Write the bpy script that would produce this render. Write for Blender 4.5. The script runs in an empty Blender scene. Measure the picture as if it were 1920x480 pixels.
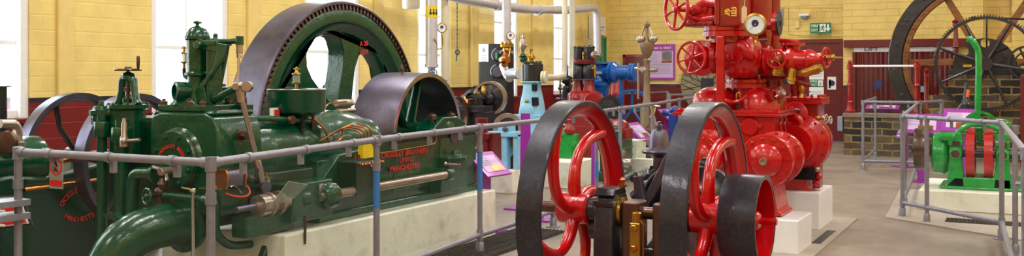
import bpy, bmesh, math, random
from mathutils import Vector as V, Matrix
random.seed(7)
PI = math.pi
C = bpy.context.scene.collection
SC = bpy.context.scene
# ---------------------------------------------------------------- camera
TH = math.radians(27.5); CT, ST = math.cos(TH), math.sin(TH); F = 1850.0; H = 1.57; HY = 137.0
def P(px, py, x=None, y=None, z=None, d=None):
    """point of the place seen at a pixel, on a plane x=, y=, z= or at depth d"""
    X = (px - 960) / F; Y = (HY - py) / F
    if d is None:
        if x is not None: d = x / (X * CT - ST)
        elif y is not None: d = y / (X * ST + CT)
        else: d = (z - H) / Y
    return V((d * (X * CT - ST), d * (X * ST + CT), H + Y * d))
cam = bpy.data.cameras.new('camera'); co = bpy.data.objects.new('camera', cam); C.objects.link(co)
co.location = (0, 0, H); co.rotation_euler = (PI / 2, 0, TH)
cam.sensor_width = 36; cam.lens = F / 1920 * 36; cam.shift_y = -(240 - HY) / 1920
cam.clip_start = .05; cam.clip_end = 300
SC.camera = co
# ---------------------------------------------------------------- mesh builder
def frame(ax):
    w = V(ax).normalized()
    up = V((0, 0, 1)) if abs(w.z) < .95 else V((0, 1, 0))
    u = up.cross(w).normalized(); v = w.cross(u)
    return u, v, w
class B:
    def __init__(s): s.v = []; s.f = []
    def add(s, vs, fs):
        n = len(s.v); s.v += [V(q) for q in vs]; s.f += [tuple(i + n for i in q) for q in fs]; return s
    def bx(s, x0, x1, y0, y1, z0, z1):
        return s.add([(x, y, z) for x in (x0, x1) for y in (y0, y1) for z in (z0, z1)],
                     [(0, 1, 3, 2), (4, 6, 7, 5), (0, 4, 5, 1), (2, 3, 7, 6), (0, 2, 6, 4), (1, 5, 7, 3)])
    def box(s, c, sz, rot=None, taper=1.0):
        h = V(sz) / 2; vs = []
        for x in (-1, 1):
            for y in (-1, 1):
                for z in (-1, 1):
                    t = taper if z > 0 else 1
                    q = V((x * h.x * t, y * h.y * t, z * h.z))
                    if rot: q = rot @ q
                    vs.append(V(c) + q)
        return s.add(vs, [(0, 1, 3, 2), (4, 6, 7, 5), (0, 4, 5, 1), (2, 3, 7, 6), (0, 2, 6, 4), (1, 5, 7, 3)])
    def lathe(s, o, ax, prof, n=32, closed=False, a0=0, a1=2 * PI, sq=None):
        """prof = [(radius, height along axis)...]"""
        u, v, w = frame(ax); o = V(o); full = abs(a1 - a0 - 2 * PI) < 1e-6
        m = n if full else n + 1; rows = []; vs = []; fs = []
        for r, h in prof:
            if r < 1e-6: rows.append([len(vs)] * m); vs.append(o + w * h)
            else:
                row = []
                for i in range(m):
                    a = a0 + (a1 - a0) * i / n
                    row.append(len(vs)); vs.append(o + w * h + (u * math.cos(a) + v * math.sin(a)) * r)
                rows.append(row)
        k = len(rows); R = range(k if closed else k - 1)
        for j in R:
            A, D = rows[j], rows[(j + 1) % k]
            for i in range(n):
                i2 = (i + 1) % m
                q = [A[i], A[i2], D[i2], D[i]]
                q2 = []
                for t in q:
                    if t not in q2: q2.append(t)
                if len(q2) > 2: fs.append(tuple(q2))
        if not closed and full:
            if prof[0][0] > 1e-6: fs.append(tuple(reversed(rows[0])))
            if prof[-1][0] > 1e-6: fs.append(tuple(rows[-1]))
        return s.add(vs, fs)
    def cyl(s, a, b, r, r2=None, n=24):
        a = V(a); b = V(b); L = (b - a).length
        return s.lathe(a, b - a, [(r, 0), (r if r2 is None else r2, L)], n)
    def ring(s, o, ax, ro, ri, h0, h1, n=48, a0=0, a1=2 * PI):
        return s.lathe(o, ax, [(ro, h0), (ro, h1), (ri, h1), (ri, h0)], n, True, a0, a1)
    def tube(s, pts, r, n=12, closed=False, flat=1.0):
        pts = [V(q) for q in pts]; k = len(pts); vs = []; fs = []
        R = r if isinstance(r, (list, tuple)) else [r] * k
        def tan(i):
            if closed: return (pts[(i + 1) % k] - pts[i - 1]).normalized()
            if i == 0: return (pts[1] - pts[0]).normalized()
            if i == k - 1: return (pts[-1] - pts[-2]).normalized()
            return ((pts[i + 1] - pts[i]).normalized() + (pts[i] - pts[i - 1]).normalized()).normalized()
        u, v, w = frame(tan(0))
        for i in range(k):
            t = tan(i); u = (u - t * u.dot(t)); u.normalize(); v = t.cross(u)
            for j in range(n):
                a = 2 * PI * j / n
                vs.append(pts[i] + (u * math.cos(a) + v * math.sin(a) * flat) * R[i])
        for i in range(k if closed else k - 1):
            for j in range(n):
                a, b = i * n + j, i * n + (j + 1) % n; c, d = ((i + 1) % k) * n + (j + 1) % n, ((i + 1) % k) * n + j
                fs.append((a, b, c, d))
        if not closed: fs += [tuple(reversed(range(n))), tuple(range((k - 1) * n, k * n))]
        return s.add(vs, fs)
    def prism(s, poly, o, u, v, dep):
        """polygon in the (u,v) plane at o, extruded along u x v by dep"""
        u = V(u); v = V(v); o = V(o); w = u.cross(v).normalized(); k = len(poly)
        vs = [o + u * a + v * b for a, b in poly] + [o + u * a + v * b + w * dep for a, b in poly]
        fs = [tuple(reversed(range(k))), tuple(range(k, 2 * k))] + [(i, (i + 1) % k, k + (i + 1) % k, k + i) for i in range(k)]
        return s.add(vs, fs)
    def sph(s, c, r, n=16, sc=(1, 1, 1)):
        vs = []; fs = []; m = n // 2
        c = V(c)
        for j in range(1, m):
            t = PI * j / m
            for i in range(n):
                a = 2 * PI * i / n
                vs.append(c + V((r * sc[0] * math.sin(t) * math.cos(a), r * sc[1] * math.sin(t) * math.sin(a), r * sc[2] * math.cos(t))))
        top = len(vs); vs.append(c + V((0, 0, r * sc[2]))); vs.append(c - V((0, 0, r * sc[2])))
        for j in range(m - 2):
            for i in range(n): fs.append((j * n + i, (j + 1) * n + i, (j + 1) * n + (i + 1) % n, j * n + (i + 1) % n))
        for i in range(n):
            fs.append((top, i, (i + 1) % n)); fs.append((top + 1, (m - 2) * n + (i + 1) % n, (m - 2) * n + i))
        return s.add(vs, fs)
    def hexb(s, c, ax, r, h): return s.lathe(c, ax, [(r, 0), (r, h * .85), (r * .85, h)], 6)
    def bolts(s, c, ax, R, k, r=.012, h=.014, ph=0.):
        u, v, w = frame(ax); c = V(c)
        for i in range(k):
            a = ph + 2 * PI * i / k
            s.hexb(c + (u * math.cos(a) + v * math.sin(a)) * R, ax, r, h)
        return s
OFF = {}
def srgb(h):
    r = [int(h[i:i + 2], 16) / 255 for i in (0, 2, 4)]
    return [(c / 12.92 if c <= .04045 else ((c + .055) / 1.055) ** 2.4) for c in r] + [1]
def tag(o, label=None, cat=None, group=None, kind=None):
    if label: o['label'] = label
    if cat: o['category'] = cat
    if group: o['group'] = group
    if kind: o['kind'] = kind
    return o
def thing(name, label, cat, loc, group=None):
    o = bpy.data.objects.new(name, None); C.objects.link(o); o.location = V(loc); o.empty_display_size = .1
    OFF[o] = V(loc); return tag(o, label, cat, group)
def obj(b, name, m, parent=None, bev=0, sm=35, origin=None, label=None):
    me = bpy.data.meshes.new(name)
    if parent is not None: off = OFF[parent]
    elif origin is not None: off = V(origin)
    else:
        xs = [q.x for q in b.v]; ys = [q.y for q in b.v]; zs = [q.z for q in b.v]
        off = V(((min(xs) + max(xs)) / 2, (min(ys) + max(ys)) / 2, min(zs)))
    me.from_pydata([q - off for q in b.v], [], b.f); me.update()
    bm = bmesh.new(); bm.from_mesh(me); bmesh.ops.recalc_face_normals(bm, faces=bm.faces); bm.to_mesh(me); bm.free()
    for p in me.polygons: p.use_smooth = True
    me.set_sharp_from_angle(angle=math.radians(sm))
    me.materials.append(m)
    o = bpy.data.objects.new(name, me); C.objects.link(o); OFF[o] = off
    if parent is not None: o.parent = parent
    else: o.location = off
    if bev:
        md = o.modifiers.new('bevel', 'BEVEL'); md.width = bev; md.segments = 2; md.limit_method = 'ANGLE'; md.angle_limit = math.radians(40)
        md.harden_normals = True
    if label: o['label'] = label
    return o
def struct(b, name, m, bev=0): return tag(obj(b, name, m, None, bev), kind='structure')
def textmesh(b, s, c, u, v, size, width=None, ext=.002, align='CENTER'):
    cu = bpy.data.curves.new('lettering', 'FONT'); cu.body = s; cu.size = size; cu.extrude = ext; cu.align_x = align; cu.align_y = 'CENTER'
    cu.resolution_u = 2; cu.offset = size * .012
    o = bpy.data.objects.new('lettering', cu); C.objects.link(o); bpy.context.view_layer.update()
    me = bpy.data.meshes.new_from_object(o)
    u = V(u).normalized(); v = V(v).normalized(); w = u.cross(v)
    xs = [q.co.x for q in me.vertices]; k = 1.
    if width and xs: k = width / (max(xs) - min(xs))
    b.add([V(c) + u * (q.co.x * k) + v * q.co.y + w * (q.co.z + ext) for q in me.vertices], [tuple(p.vertices) for p in me.polygons])
    bpy.data.objects.remove(o); bpy.data.curves.remove(cu); bpy.data.meshes.remove(me)
    return b
def arctext(b, s, c, u, v, R, a_mid, span, size, flip=False, ext=.002):
    u = V(u).normalized(); v = V(v).normalized(); n = len(s)
    for i, ch in enumerate(s):
        if ch == ' ': continue
        t = (i + .5) / n - .5
        a = a_mid - t * span if not flip else a_mid + t * span
        rad = u * math.cos(a) + v * math.sin(a)
        tg = (u * math.sin(a) - v * math.cos(a))
        if flip: rad_up = -rad; tg = -tg
        else: rad_up = rad
        textmesh(b, ch, V(c) + rad * R, tg, rad_up, size, None, ext)
    return b
def bez(p0, p1, p2, p3, n=10):
    p0, p1, p2, p3 = map(V, (p0, p1, p2, p3)); r = []
    for i in range(n + 1):
        t = i / n; q = 1 - t
        r.append(p0 * q ** 3 + p1 * 3 * q * q * t + p2 * 3 * q * t * t + p3 * t ** 3)
    return r
def rnd(pts, r=.05, n=5):
    """polyline with rounded corners"""
    pts = [V(q) for q in pts]; out = [pts[0]]
    for i in range(1, len(pts) - 1):
        a, b, c = pts[i - 1], pts[i], pts[i + 1]
        d1 = (a - b); d2 = (c - b); rr = min(r, d1.length * .49, d2.length * .49)
        s = b + d1.normalized() * rr; e = b + d2.normalized() * rr
        for k in range(n + 1):
            t = k / n; out.append(s * (1 - t) ** 2 + b * 2 * t * (1 - t) + e * t * t)
    out.append(pts[-1]); return out
def handwheel(parent, c, ax, R, m, r=.012, k=5, name='handwheel', hub=None, dish=0.0, ph=.3):
    b = B(); u, v, w = frame(ax); c = V(c)
    ring = [c + (u * math.cos(2 * PI * i / 32) + v * math.sin(2 * PI * i / 32)) * R for i in range(32)]
    b.tube(ring, r, 10, True)
    hb = hub or r * 2.2
    b.lathe(c, ax, [(0, -hb * 1.1 - dish), (hb * .8, -hb * 1.1 - dish), (hb, -hb * .6 - dish), (hb, hb * .6 - dish), (hb * .6, hb * 1.1 - dish), (0, hb * 1.1 - dish)], 16)
    for i in range(k):
        a = ph + 2 * PI * i / k; q = u * math.cos(a) + v * math.sin(a)
        b.tube([c + q * hb * .7 - w * dish, c + q * R * .5 - w * dish * .6, c + q * (R - r * .3)], [r * .95, r * .75, r * .8], 8, flat=.8)
    return obj(b, name, m, parent)
# ---------------------------------------------------------------- materials
def nmat(name):
    m = bpy.data.materials.new(name); m.use_nodes = True; nt = m.node_tree
    return m, nt, nt.nodes['Principled BSDF'], nt.nodes.new
def paint(name, hexc, rough=.25, metal=0., coat=.4, var=.12, bump=.15, scale=9., dirt=None, dirtamt=.0):
    m, nt, p, N = nmat(name); L = nt.links.new
    c = srgb(hexc)
    tc = N('ShaderNodeTexCoord'); no = N('ShaderNodeTexNoise'); no.inputs['Scale'].default_value = scale; no.inputs['Detail'].default_value = 6
    L(tc.outputs['Object'], no.inputs['Vector'])
    cr = N('ShaderNodeValToRGB'); cr.color_ramp.elements[0].position = .3; cr.color_ramp.elements[1].position = .7
    cr.color_ramp.elements[0].color = [x * (1 - var) for x in c[:3]] + [1]; cr.color_ramp.elements[1].color = [min(1, x * (1 + var)) for x in c[:3]] + [1]
    L(no.outputs['Fac'], cr.inputs['Fac']); out = cr.outputs['Color']
    if dirt:
        n2 = N('ShaderNodeTexNoise'); n2.inputs['Scale'].default_value = scale * 2.3; n2.inputs['Detail'].default_value = 8; L(tc.outputs['Object'], n2.inputs['Vector'])
        r2 = N('ShaderNodeValToRGB'); r2.color_ramp.elements[0].position = .52; r2.color_ramp.elements[1].position = .72; L(n2.outputs['Fac'], r2.inputs['Fac'])
        mu = N('ShaderNodeMath'); mu.operation = 'MULTIPLY'; mu.inputs[1].default_value = dirtamt; L(r2.outputs['Color'], mu.inputs[0])
        mx = N('ShaderNodeMixRGB'); mx.inputs[2].default_value = srgb(dirt); L(mu.outputs[0], mx.inputs[0]); L(out, mx.inputs[1]); out = mx.outputs[0]
    L(out, p.inputs['Base Color'])
    p.inputs['Roughness'].default_value = rough; p.inputs['Metallic'].default_value = metal
    p.inputs['Coat Weight'].default_value = coat; p.inputs['Coat Roughness'].default_value = .08
    if bump:
        n3 = N('ShaderNodeTexNoise'); n3.inputs['Scale'].default_value = 45; n3.inputs['Detail'].default_value = 3; L(tc.outputs['Object'], n3.inputs['Vector'])
        n4 = N('ShaderNodeTexNoise'); n4.inputs['Scale'].default_value = 7; n4.inputs['Detail'].default_value = 2; L(tc.outputs['Object'], n4.inputs['Vector'])
        ad = N('ShaderNodeMath'); ad.operation = 'MULTIPLY_ADD'; L(n4.outputs['Fac'], ad.inputs[0]); ad.inputs[1].default_value = 4; L(n3.outputs['Fac'], ad.inputs[2])
        bp = N('ShaderNodeBump'); bp.inputs['Strength'].default_value = bump; bp.inputs['Distance'].default_value = .004
        L(ad.outputs[0], bp.inputs['Height']); L(bp.outputs['Normal'], p.inputs['Normal'])
        if coat: L(bp.outputs['Normal'], p.inputs['Coat Normal'])
    return m
def flat(name, hexc, rough=.5, emit=0):
    m, nt, p, N = nmat(name); p.inputs['Base Color'].default_value = srgb(hexc); p.inputs['Roughness'].default_value = rough
    if emit: p.inputs['Emission Color'].default_value = srgb(hexc); p.inputs['Emission Strength'].default_value = emit
    return m
def wallmat(name, up, lo, band, zd, axis='y', bw=.46, bh=.15, strength=.5, under=0.0):
    """painted brick: colour by height above the floor, brick relief in the bump"""
    m, nt, p, N = nmat(name); L = nt.links.new
    tc = N('ShaderNodeNewGeometry'); sp = N('ShaderNodeSeparateXYZ'); L(tc.outputs['Position'], sp.inputs[0])
    cb = N('ShaderNodeCombineXYZ'); L(sp.outputs['Y' if axis == 'y' else 'X'], cb.inputs[0]); L(sp.outputs['Z'], cb.inputs[1])
    br = N('ShaderNodeTexBrick'); L(cb.outputs[0], br.inputs['Vector'])
    for k, q in (('Scale', 1), ('Mortar Size', .010), ('Mortar Smooth', .6), ('Brick Width', bw), ('Row Height', bh)): br.inputs[k].default_value = q
    br.inputs['Color1'].default_value = (1, 1, 1, 1); br.inputs['Color2'].default_value = (.85, .85, .85, 1); br.inputs['Mortar'].default_value = (0, 0, 0, 1)
    no = N('ShaderNodeTexNoise'); no.inputs['Scale'].default_value = 3; no.inputs['Detail'].default_value = 6; L(tc.outputs['Position'], no.inputs['Vector'])
    def ramp(c):
        r = N('ShaderNodeValToRGB'); q = srgb(c); r.color_ramp.elements[0].position = .3; r.color_ramp.elements[1].position = .75
        r.color_ramp.elements[0].color = [x * .86 for x in q[:3]] + [1]; r.color_ramp.elements[1].color = [min(1, x * 1.07) for x in q[:3]] + [1]
        L(no.outputs['Fac'], r.inputs['Fac']); return r.outputs[0]
    def gt(v):
        g = N('ShaderNodeMath'); g.operation = 'GREATER_THAN'; L(sp.outputs['Z'], g.inputs[0]); g.inputs[1].default_value = v; return g.outputs[0]
    m1 = N('ShaderNodeMixRGB'); L(gt(zd), m1.inputs[0]); L(ramp(lo), m1.inputs[1]); m1.inputs[2].default_value = srgb(band)
    m2 = N('ShaderNodeMixRGB'); L(gt(zd + .055), m2.inputs[0]); L(m1.outputs[0], m2.inputs[1]); L(ramp(up), m2.inputs[2])
    L(m2.outputs[0], p.inputs['Base Color']); p.inputs['Roughness'].default_value = .38
    p.inputs['Coat Weight'].default_value = .15
    n2 = N('ShaderNodeTexNoise'); n2.inputs['Scale'].default_value = 14; n2.inputs['Detail'].default_value = 4; L(tc.outputs['Position'], n2.inputs['Vector'])
    ad = N('ShaderNodeMath'); ad.operation = 'MULTIPLY_ADD'; L(n2.outputs['Fac'], ad.inputs[0]); ad.inputs[1].default_value = .55; L(br.outputs['Color'], ad.inputs[2])
    bp = N('ShaderNodeBump'); bp.inputs['Strength'].default_value = strength; bp.inputs['Distance'].default_value = .012
    L(ad.outputs[0], bp.inputs['Height']); L(bp.outputs['Normal'], p.inputs['Normal'])
    return m
def stonemat(name):
    m, nt, p, N = nmat(name); L = nt.links.new
    tc = N('ShaderNodeNewGeometry'); sp = N('ShaderNodeSeparateXYZ'); L(tc.outputs['Position'], sp.inputs[0])
    sm = N('ShaderNodeMath'); L(sp.outputs['X'], sm.inputs[0]); L(sp.outputs['Y'], sm.inputs[1])
    nz = N('ShaderNodeTexNoise'); nz.inputs['Scale'].default_value = 6; L(tc.outputs['Position'], nz.inputs['Vector'])
    wob = N('ShaderNodeMath'); wob.operation = 'MULTIPLY_ADD'; L(nz.outputs['Fac'], wob.inputs[0]); wob.inputs[1].default_value = .05; L(sp.outputs['Z'], wob.inputs[2])
    cb = N('ShaderNodeCombineXYZ'); L(sm.outputs[0], cb.inputs[0]); L(wob.outputs[0], cb.inputs[1])
    br = N('ShaderNodeTexBrick'); L(cb.outputs[0], br.inputs['Vector'])
    for k, q in (('Scale', 1), ('Mortar Size', .016), ('Mortar Smooth', .3), ('Brick Width', .37), ('Row Height', .135), ('Bias', -.1)): br.inputs[k].default_value = q
    br.inputs['Color1'].default_value = srgb('26262a'); br.inputs['Color2'].default_value = srgb('877052'); br.inputs['Mortar'].default_value = srgb('a08858')
    no = N('ShaderNodeTexNoise'); no.inputs['Scale'].default_value = 9; no.inputs['Detail'].default_value = 8; L(tc.outputs['Position'], no.inputs['Vector'])
    mx = N('ShaderNodeMixRGB'); mx.blend_type = 'MULTIPLY'; mx.inputs[0].default_value = .7; L(br.outputs['Color'], mx.inputs[1])
    r = N('ShaderNodeValToRGB'); r.color_ramp.elements[0].position = .3; r.color_ramp.elements[0].color = (.45, .43, .4, 1); r.color_ramp.elements[1].position = .65
    L(no.outputs['Fac'], r.inputs[0]); L(r.outputs[0], mx.inputs[2]); L(mx.outputs[0], p.inputs['Base Color']); p.inputs['Roughness'].default_value = .85
    bp = N('ShaderNodeBump'); bp.inputs['Strength'].default_value = .6; bp.inputs['Distance'].default_value = .02
    ad = N('ShaderNodeMath'); ad.operation = 'SUBTRACT'; L(no.outputs['Fac'], ad.inputs[0]); L(br.outputs['Fac'], ad.inputs[1])
    L(ad.outputs[0], bp.inputs['Height']); L(bp.outputs['Normal'], p.inputs['Normal'])
    return m
def floormat():
    m, nt, p, N = nmat('floor'); L = nt.links.new
    tc = N('ShaderNodeNewGeometry')
    n1 = N('ShaderNodeTexNoise'); n1.inputs['Scale'].default_value = .9; n1.inputs['Detail'].default_value = 9; n1.inputs['Roughness'].default_value = .65; L(tc.outputs['Position'], n1.inputs['Vector'])
    r = N('ShaderNodeValToRGB'); e = r.color_ramp.elements; e[0].position = .34; e[0].color = srgb('6f645b'); e[1].position = .66; e[1].color = srgb('988a7e')
    L(n1.outputs['Fac'], r.inputs[0])
    n2 = N('ShaderNodeTexNoise'); n2.inputs['Scale'].default_value = 5; n2.inputs['Detail'].default_value = 10; L(tc.outputs['Position'], n2.inputs['Vector'])
    r2 = N('ShaderNodeValToRGB'); r2.color_ramp.elements[0].position = .66; r2.color_ramp.elements[1].position = .72; L(n2.outputs['Fac'], r2.inputs[0])
    mx = N('ShaderNodeMixRGB'); mx.inputs[2].default_value = srgb('5a4e46'); mu = N('ShaderNodeMath'); mu.operation = 'MULTIPLY'; mu.inputs[1].default_value = .5
    L(r2.outputs[0], mu.inputs[0]); L(mu.outputs[0], mx.inputs[0]); L(r.outputs[0], mx.inputs[1]); L(mx.outputs[0], p.inputs['Base Color'])
    rr = N('ShaderNodeMapRange'); rr.inputs[3].default_value = .3; rr.inputs[4].default_value = .5; L(n2.outputs['Fac'], rr.inputs[0]); L(rr.outputs[0], p.inputs['Roughness'])
    bp = N('ShaderNodeBump'); bp.inputs['Strength'].default_value = .15; bp.inputs['Distance'].default_value = .01; L(n2.outputs['Fac'], bp.inputs['Height']); L(bp.outputs['Normal'], p.inputs['Normal'])
    return m
def glassmat(name, tint, refl=.05, haze=0.0):
    m = bpy.data.materials.new(name); m.use_nodes = True; nt = m.node_tree; nt.nodes.clear(); N = nt.nodes.new; L = nt.links.new
    o = N('ShaderNodeOutputMaterial'); t = N('ShaderNodeBsdfTransparent'); t.inputs[0].default_value = srgb(tint)
    g = N('ShaderNodeBsdfGlossy'); g.inputs['Roughness'].default_value = .02; g.inputs['Color'].default_value = (.9, .95, .93, 1)
    mx = N('ShaderNodeMixShader'); mx.inputs[0].default_value = .01 + refl; L(t.outputs[0], mx.inputs[1]); L(g.outputs[0], mx.inputs[2])
    last = mx.outputs[0]
    if haze:
        d = N('ShaderNodeBsdfDiffuse'); d.inputs[0].default_value = (.6, .7, .68, 1); m2 = N('ShaderNodeMixShader'); m2.inputs[0].default_value = haze
        L(last, m2.inputs[1]); L(d.outputs[0], m2.inputs[2]); last = m2.outputs[0]
    L(last, o.inputs[0]); return m
def woodmat(name, a, b, scale=4, rough=.6):
    m, nt, p, N = nmat(name); L = nt.links.new; tc = N('ShaderNodeTexCoord')
    mp = N('ShaderNodeMapping'); mp.inputs['Scale'].default_value = (1, 1, 6); L(tc.outputs['Object'], mp.inputs[0])
    n = N('ShaderNodeTexNoise'); n.inputs['Scale'].default_value = scale; n.inputs['Detail'].default_value = 8; L(mp.outputs[0], n.inputs['Vector'])
    r = N('ShaderNodeValToRGB'); r.color_ramp.elements[0].position = .3; r.color_ramp.elements[0].color = srgb(a); r.color_ramp.elements[1].position = .7; r.color_ramp.elements[1].color = srgb(b)
    L(n.outputs['Fac'], r.inputs[0]); L(r.outputs[0], p.inputs['Base Color']); p.inputs['Roughness'].default_value = rough; return m
M = dict(
    green=paint('green_gloss_paint', '004429', .24, 0, .4, .10, .35),
    green2=paint('olive_green_paint', '22502a', .25, 0, .5, .12, .3, dirt='3a3a1c', dirtamt=.5),
    lime=paint('bright_green_paint', '0f9a3c', .25, 0, .5, .1, .3, dirt='0b4a22', dirtamt=.5),
    dkgreen=paint('dark_green_paint', '00331e', .28, 0, .35, .1, .3),
    red=paint('red_gloss_paint', 'bb040c', .25, 0, .4, .08, .3),
    red2=paint('deep_red_paint', '96060e', .25, 0, .5, .10, .4),
    dred=paint('dark_red_paint', '660a0e', .35, 0, .3, .1, .2),
    charred=paint('maroon_paint', '6a0d1a', .3, 0, .3, .1, .3),
    black=paint('black_paint', '1c1c22', .3, 0, .4, .15, .3),
    iron=paint('dark_rim_iron', '30303c', .36, .35, .15, .2, .14, 25, dirt='4c4c58', dirtamt=.5),
    steel=paint('worn_steel', '6f6a7c', .33, .85, 0, .2, .12, 4, dirt='574a4c', dirtamt=.5),
    bright=paint('bright_steel', 'd3cfcc', .16, .95, 0, .05, .05),
    bronze=paint('brown_bronze', 'b5a397', .28, .8, 0, .15, .1),
    rust=paint('brown_oiled_steel', '5d4238', .32, .6, .2, .2, .2),
    brass=paint('brass', 'b88e3e', .28, .9, 0, .1, .1),
    copper=paint('copper', 'b8743c', .25, .95, 0, .1, .05),
    galv=paint('galvanised_tube', '90909c', .42, .5, 0, .1, .15, 20, dirt='77706c', dirtamt=.35),
    bluegrey=paint('blue_painted_tube', '3c78c0', .45, .0, 0, .1, .1),
    ltblue=paint('light_blue_paint', '8cc6e4', .3, 0, .4, .06, .2),
    blue=paint('strong_blue_paint', '0a5cb0', .25, 0, .5, .1, .3),
    white=paint('white_gloss_paint', 'f2f2f4', .35, 0, .2, .03, .15),
    plinth=paint('whitewashed_concrete', 'f0ece0', .6, 0, 0, .05, .4, 3, dirt='b3aa82', dirtamt=.45),
    silver=paint('silver_lagging', 'c8c4ca', .38, .4, 0, .06, .3),
    cream=paint('cream_pipe_paint', 'd8cfb6', .4, 0, .2, .06, .2),
    purple=paint('purple_board', 'a02aa8', .35, 0, .2, .04, 0),
    lilac=paint('lilac_print', 'd6b6e2', .5, 0, 0, .04, 0),
    yellow=paint('yellow_paint', 'e6c820', .35, 0, .2, .05, 0),
    orange=paint('orange_grip', 'e8641c', .45, 0, 0, .05, 0),
    tealdoor=paint('teal_green_door', '008a5c', .35, 0, .3, .05, .1),
    card=paint('manila_card', 'e2c69a', .7, 0, 0, .05, 0),
    paper=flat('white_paper', 'f2f0ee', .6), ink=flat('black_ink', '18181a', .5), redink=flat('red_enamel', 'd8302c', .4),
    signred=flat('sign_red', 'd8201c', .4), signgreen=flat('sign_green', '0c7a4c', .4), gold=flat('yellow_lettering', 'e8b030', .4),
    skyb=flat('pale_blue_plate', '7aa8c0', .4), greybox=flat('grey_box', '8a94a8', .5), navy=flat('navy_print', '1c2c5c', .5),
    rubber=flat('black_rubber', '101012', .6), wire=flat('red_wire', 'e8401c', .4),
    grate=paint('dark_floor_grating', '4b4642', .6, .4, 0, .2, 0), kerb=paint('pale_concrete_kerb', 'a89c90', .7, 0, 0, .08, .2, 5),
    stone=stonemat('weathered_brickwork'), coping=paint('stone_coping', '8a7c6a', .8, 0, 0, .2, .3, 8),
    wood=woodmat('brown_oak', '5c3414', '9a6026'), mill=woodmat('grey_millstone_wood', '6c6252', 'a39678', 3),
    glass=glassmat('guard_glass', 'fafdfb', 0, .008), clear=glassmat('window_glass', 'f6fafa', 0), perspex=glassmat('perspex', 'd8d2c6', .06, .35),
    floor=floormat(), wyl=wallmat('yellow_painted_brick_left', 'f6dc88', '760c0e', '1c1c2c', 1.245, 'y', .5, .17, .35),
    wyb=wallmat('yellow_painted_brick_end', 'eecf78', '700a0c', '1c1c2c', 1.235, 'x', .5, .15, .8),
    ceil=flat('ceiling_white', 'e2ddd0', .8), yel=paint('yellow_wall_paint', 'ecd284', .4, 0, .1, .05, .3),
    dial=flat('dial_face', 'e8ecee', .3), cavity=flat('cavity_shade_black', '0a0a0a', .9), brownp=paint('brown_painted_pipe', '7a6244', .4, 0, .2, .15, .2),  # cavity: flat black painted as the shade inside openings, also for groove lines
    outb=paint('outside_masonry', 'd8d6d0', .9, 0, 0, .1, 0),
)
# ---------------------------------------------------------------- the setting
WX, WY = -9.6, 23.8
b = B()   # floor with the flywheel pit
px0, px1, py0, py1 = -6.42, -5.84, 6.45, 9.35
for x0, x1, y0, y1 in ((-9.6, px0, -4, 24), (px1, 6, -4, 24), (px0, px1, -4, py0), (px0, px1, py1, 24)):
    b.bx(x0, x1, y0, y1, -.12, 0)
b.bx(px0 - .1, px1 + .1, py0 - .1, py1 + .1, -.62, -.55)
b.bx(px0 - .1, px0, py0 - .1, py1 + .1, -.56, -.12); b.bx(px1, px1 + .1, py0 - .1, py1 + .1, -.56, -.12)
b.bx(px0 - .1, px1 + .1, py0 - .1, py0, -.56, -.12); b.bx(px0 - .1, px1 + .1, py1, py1 + .1, -.56, -.12)
struct(b, 'floor', M['floor'])
WIN = [(3.1, 4.4), (5.9, 7.1), (8.78, 10.12), (11.7, 13.1), (14.8, 15.95), (17.65, 18.75), (20.5, 21.55)]
SZ, TZ = 1.08, 4.7
b = B(); y = -4.
for a, c in WIN + [(24.2, 24.2)]:
    b.bx(WX - .4, WX, y, a, 0, 6); y = c
    if c < 24: b.bx(WX - .4, WX, a, c, 0, SZ - .04); b.bx(WX - .4, WX, a, c, TZ, 6)
struct(b, 'wall_left', M['wyl'])
for i, (a, c) in enumerate(WIN):
    w = B(); X0, X1 = WX - .2, WX - .08
    w.bx(X0, X1 + .05, a, a + .1, SZ, TZ); w.bx(X0, X1 + .05, c - .1, c, SZ, TZ); w.bx(X0, X1, a, c, SZ, SZ + .09); w.bx(X0, X1, a, c, TZ - .1, TZ)
    for z in (1.9, 2.62, 3.35): w.bx(X0 + .03, X1 - .02, a + .08, c - .08, z - .025, z + .025)
    m = (a + c) / 2; w.bx(X0 + .04, X1 - .03, m - .018, m + .018, SZ + .08, TZ - .08)
    f = tag(obj(w, 'window_%d' % (i + 1), M['white'], None, .006), kind='structure')
    obj(B().bx(X0 + .06, X0 + .066, a + .09, c - .09, SZ + .08, TZ - .09), 'pane', M['clear'], f)
    s = B(); s.bx(WX - .2, WX + .06, a - .05, c + .05, SZ - .05, SZ)
    struct(s, 'trim_%d' % (i + 1), M['dred'], .008)
    # splayed reveals painted white
for i, (a, c) in enumerate([(7.42, 7.62), (10.45, 10.7), (13.45, 13.7), (16.7, 16.95), (19.35, 19.6)]):
    struct(B().bx(WX, WX + .05, a, c, 1.32, 6), 'trim_%d' % (i + 10), M['yel'], .01)
ex = P(1585, 100, y=WY).x
b = B()
b.bx(-10, ex, WY, WY + .4, 0, 6)
a0, a1 = P(1843, 50, y=23.4).x, P(1897, 50, y=23.4).x; az = P(1850, 80, y=23.4).z
b2 = B(); b2.bx(ex, a0, 23.5, WY + .4, 0, 6); b2.bx(a1, 6.4, 23.5, WY + .4, 0, 6); b2.bx(a0, a1, 23.5, WY + .4, 0, az); b2.bx(a0, a1, 23.95, WY + .4, az, 6)
struct(b, 'wall_back', M['wyb']); struct(b2, 'wall_back_right', M['wyb2'] if 'wyb2' in M else M['wyb'])
struct(B().bx(6, 6.4, -4, 24.2, 0, 6), 'wall_right', M['wyl'])
struct(B().bx(-10, 6.4, -4.4, -4, 0, 6), 'wall_front', M['wyb'])
struct(B().bx(-10, 6.4, -4.4, 24.2, 6, 6.2), 'ceiling', M['ceil'])
struct(B().bx(WX, WX + .03, -4, WY, 0, .16), 'baseboard_left', M['dred'], .005)
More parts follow.
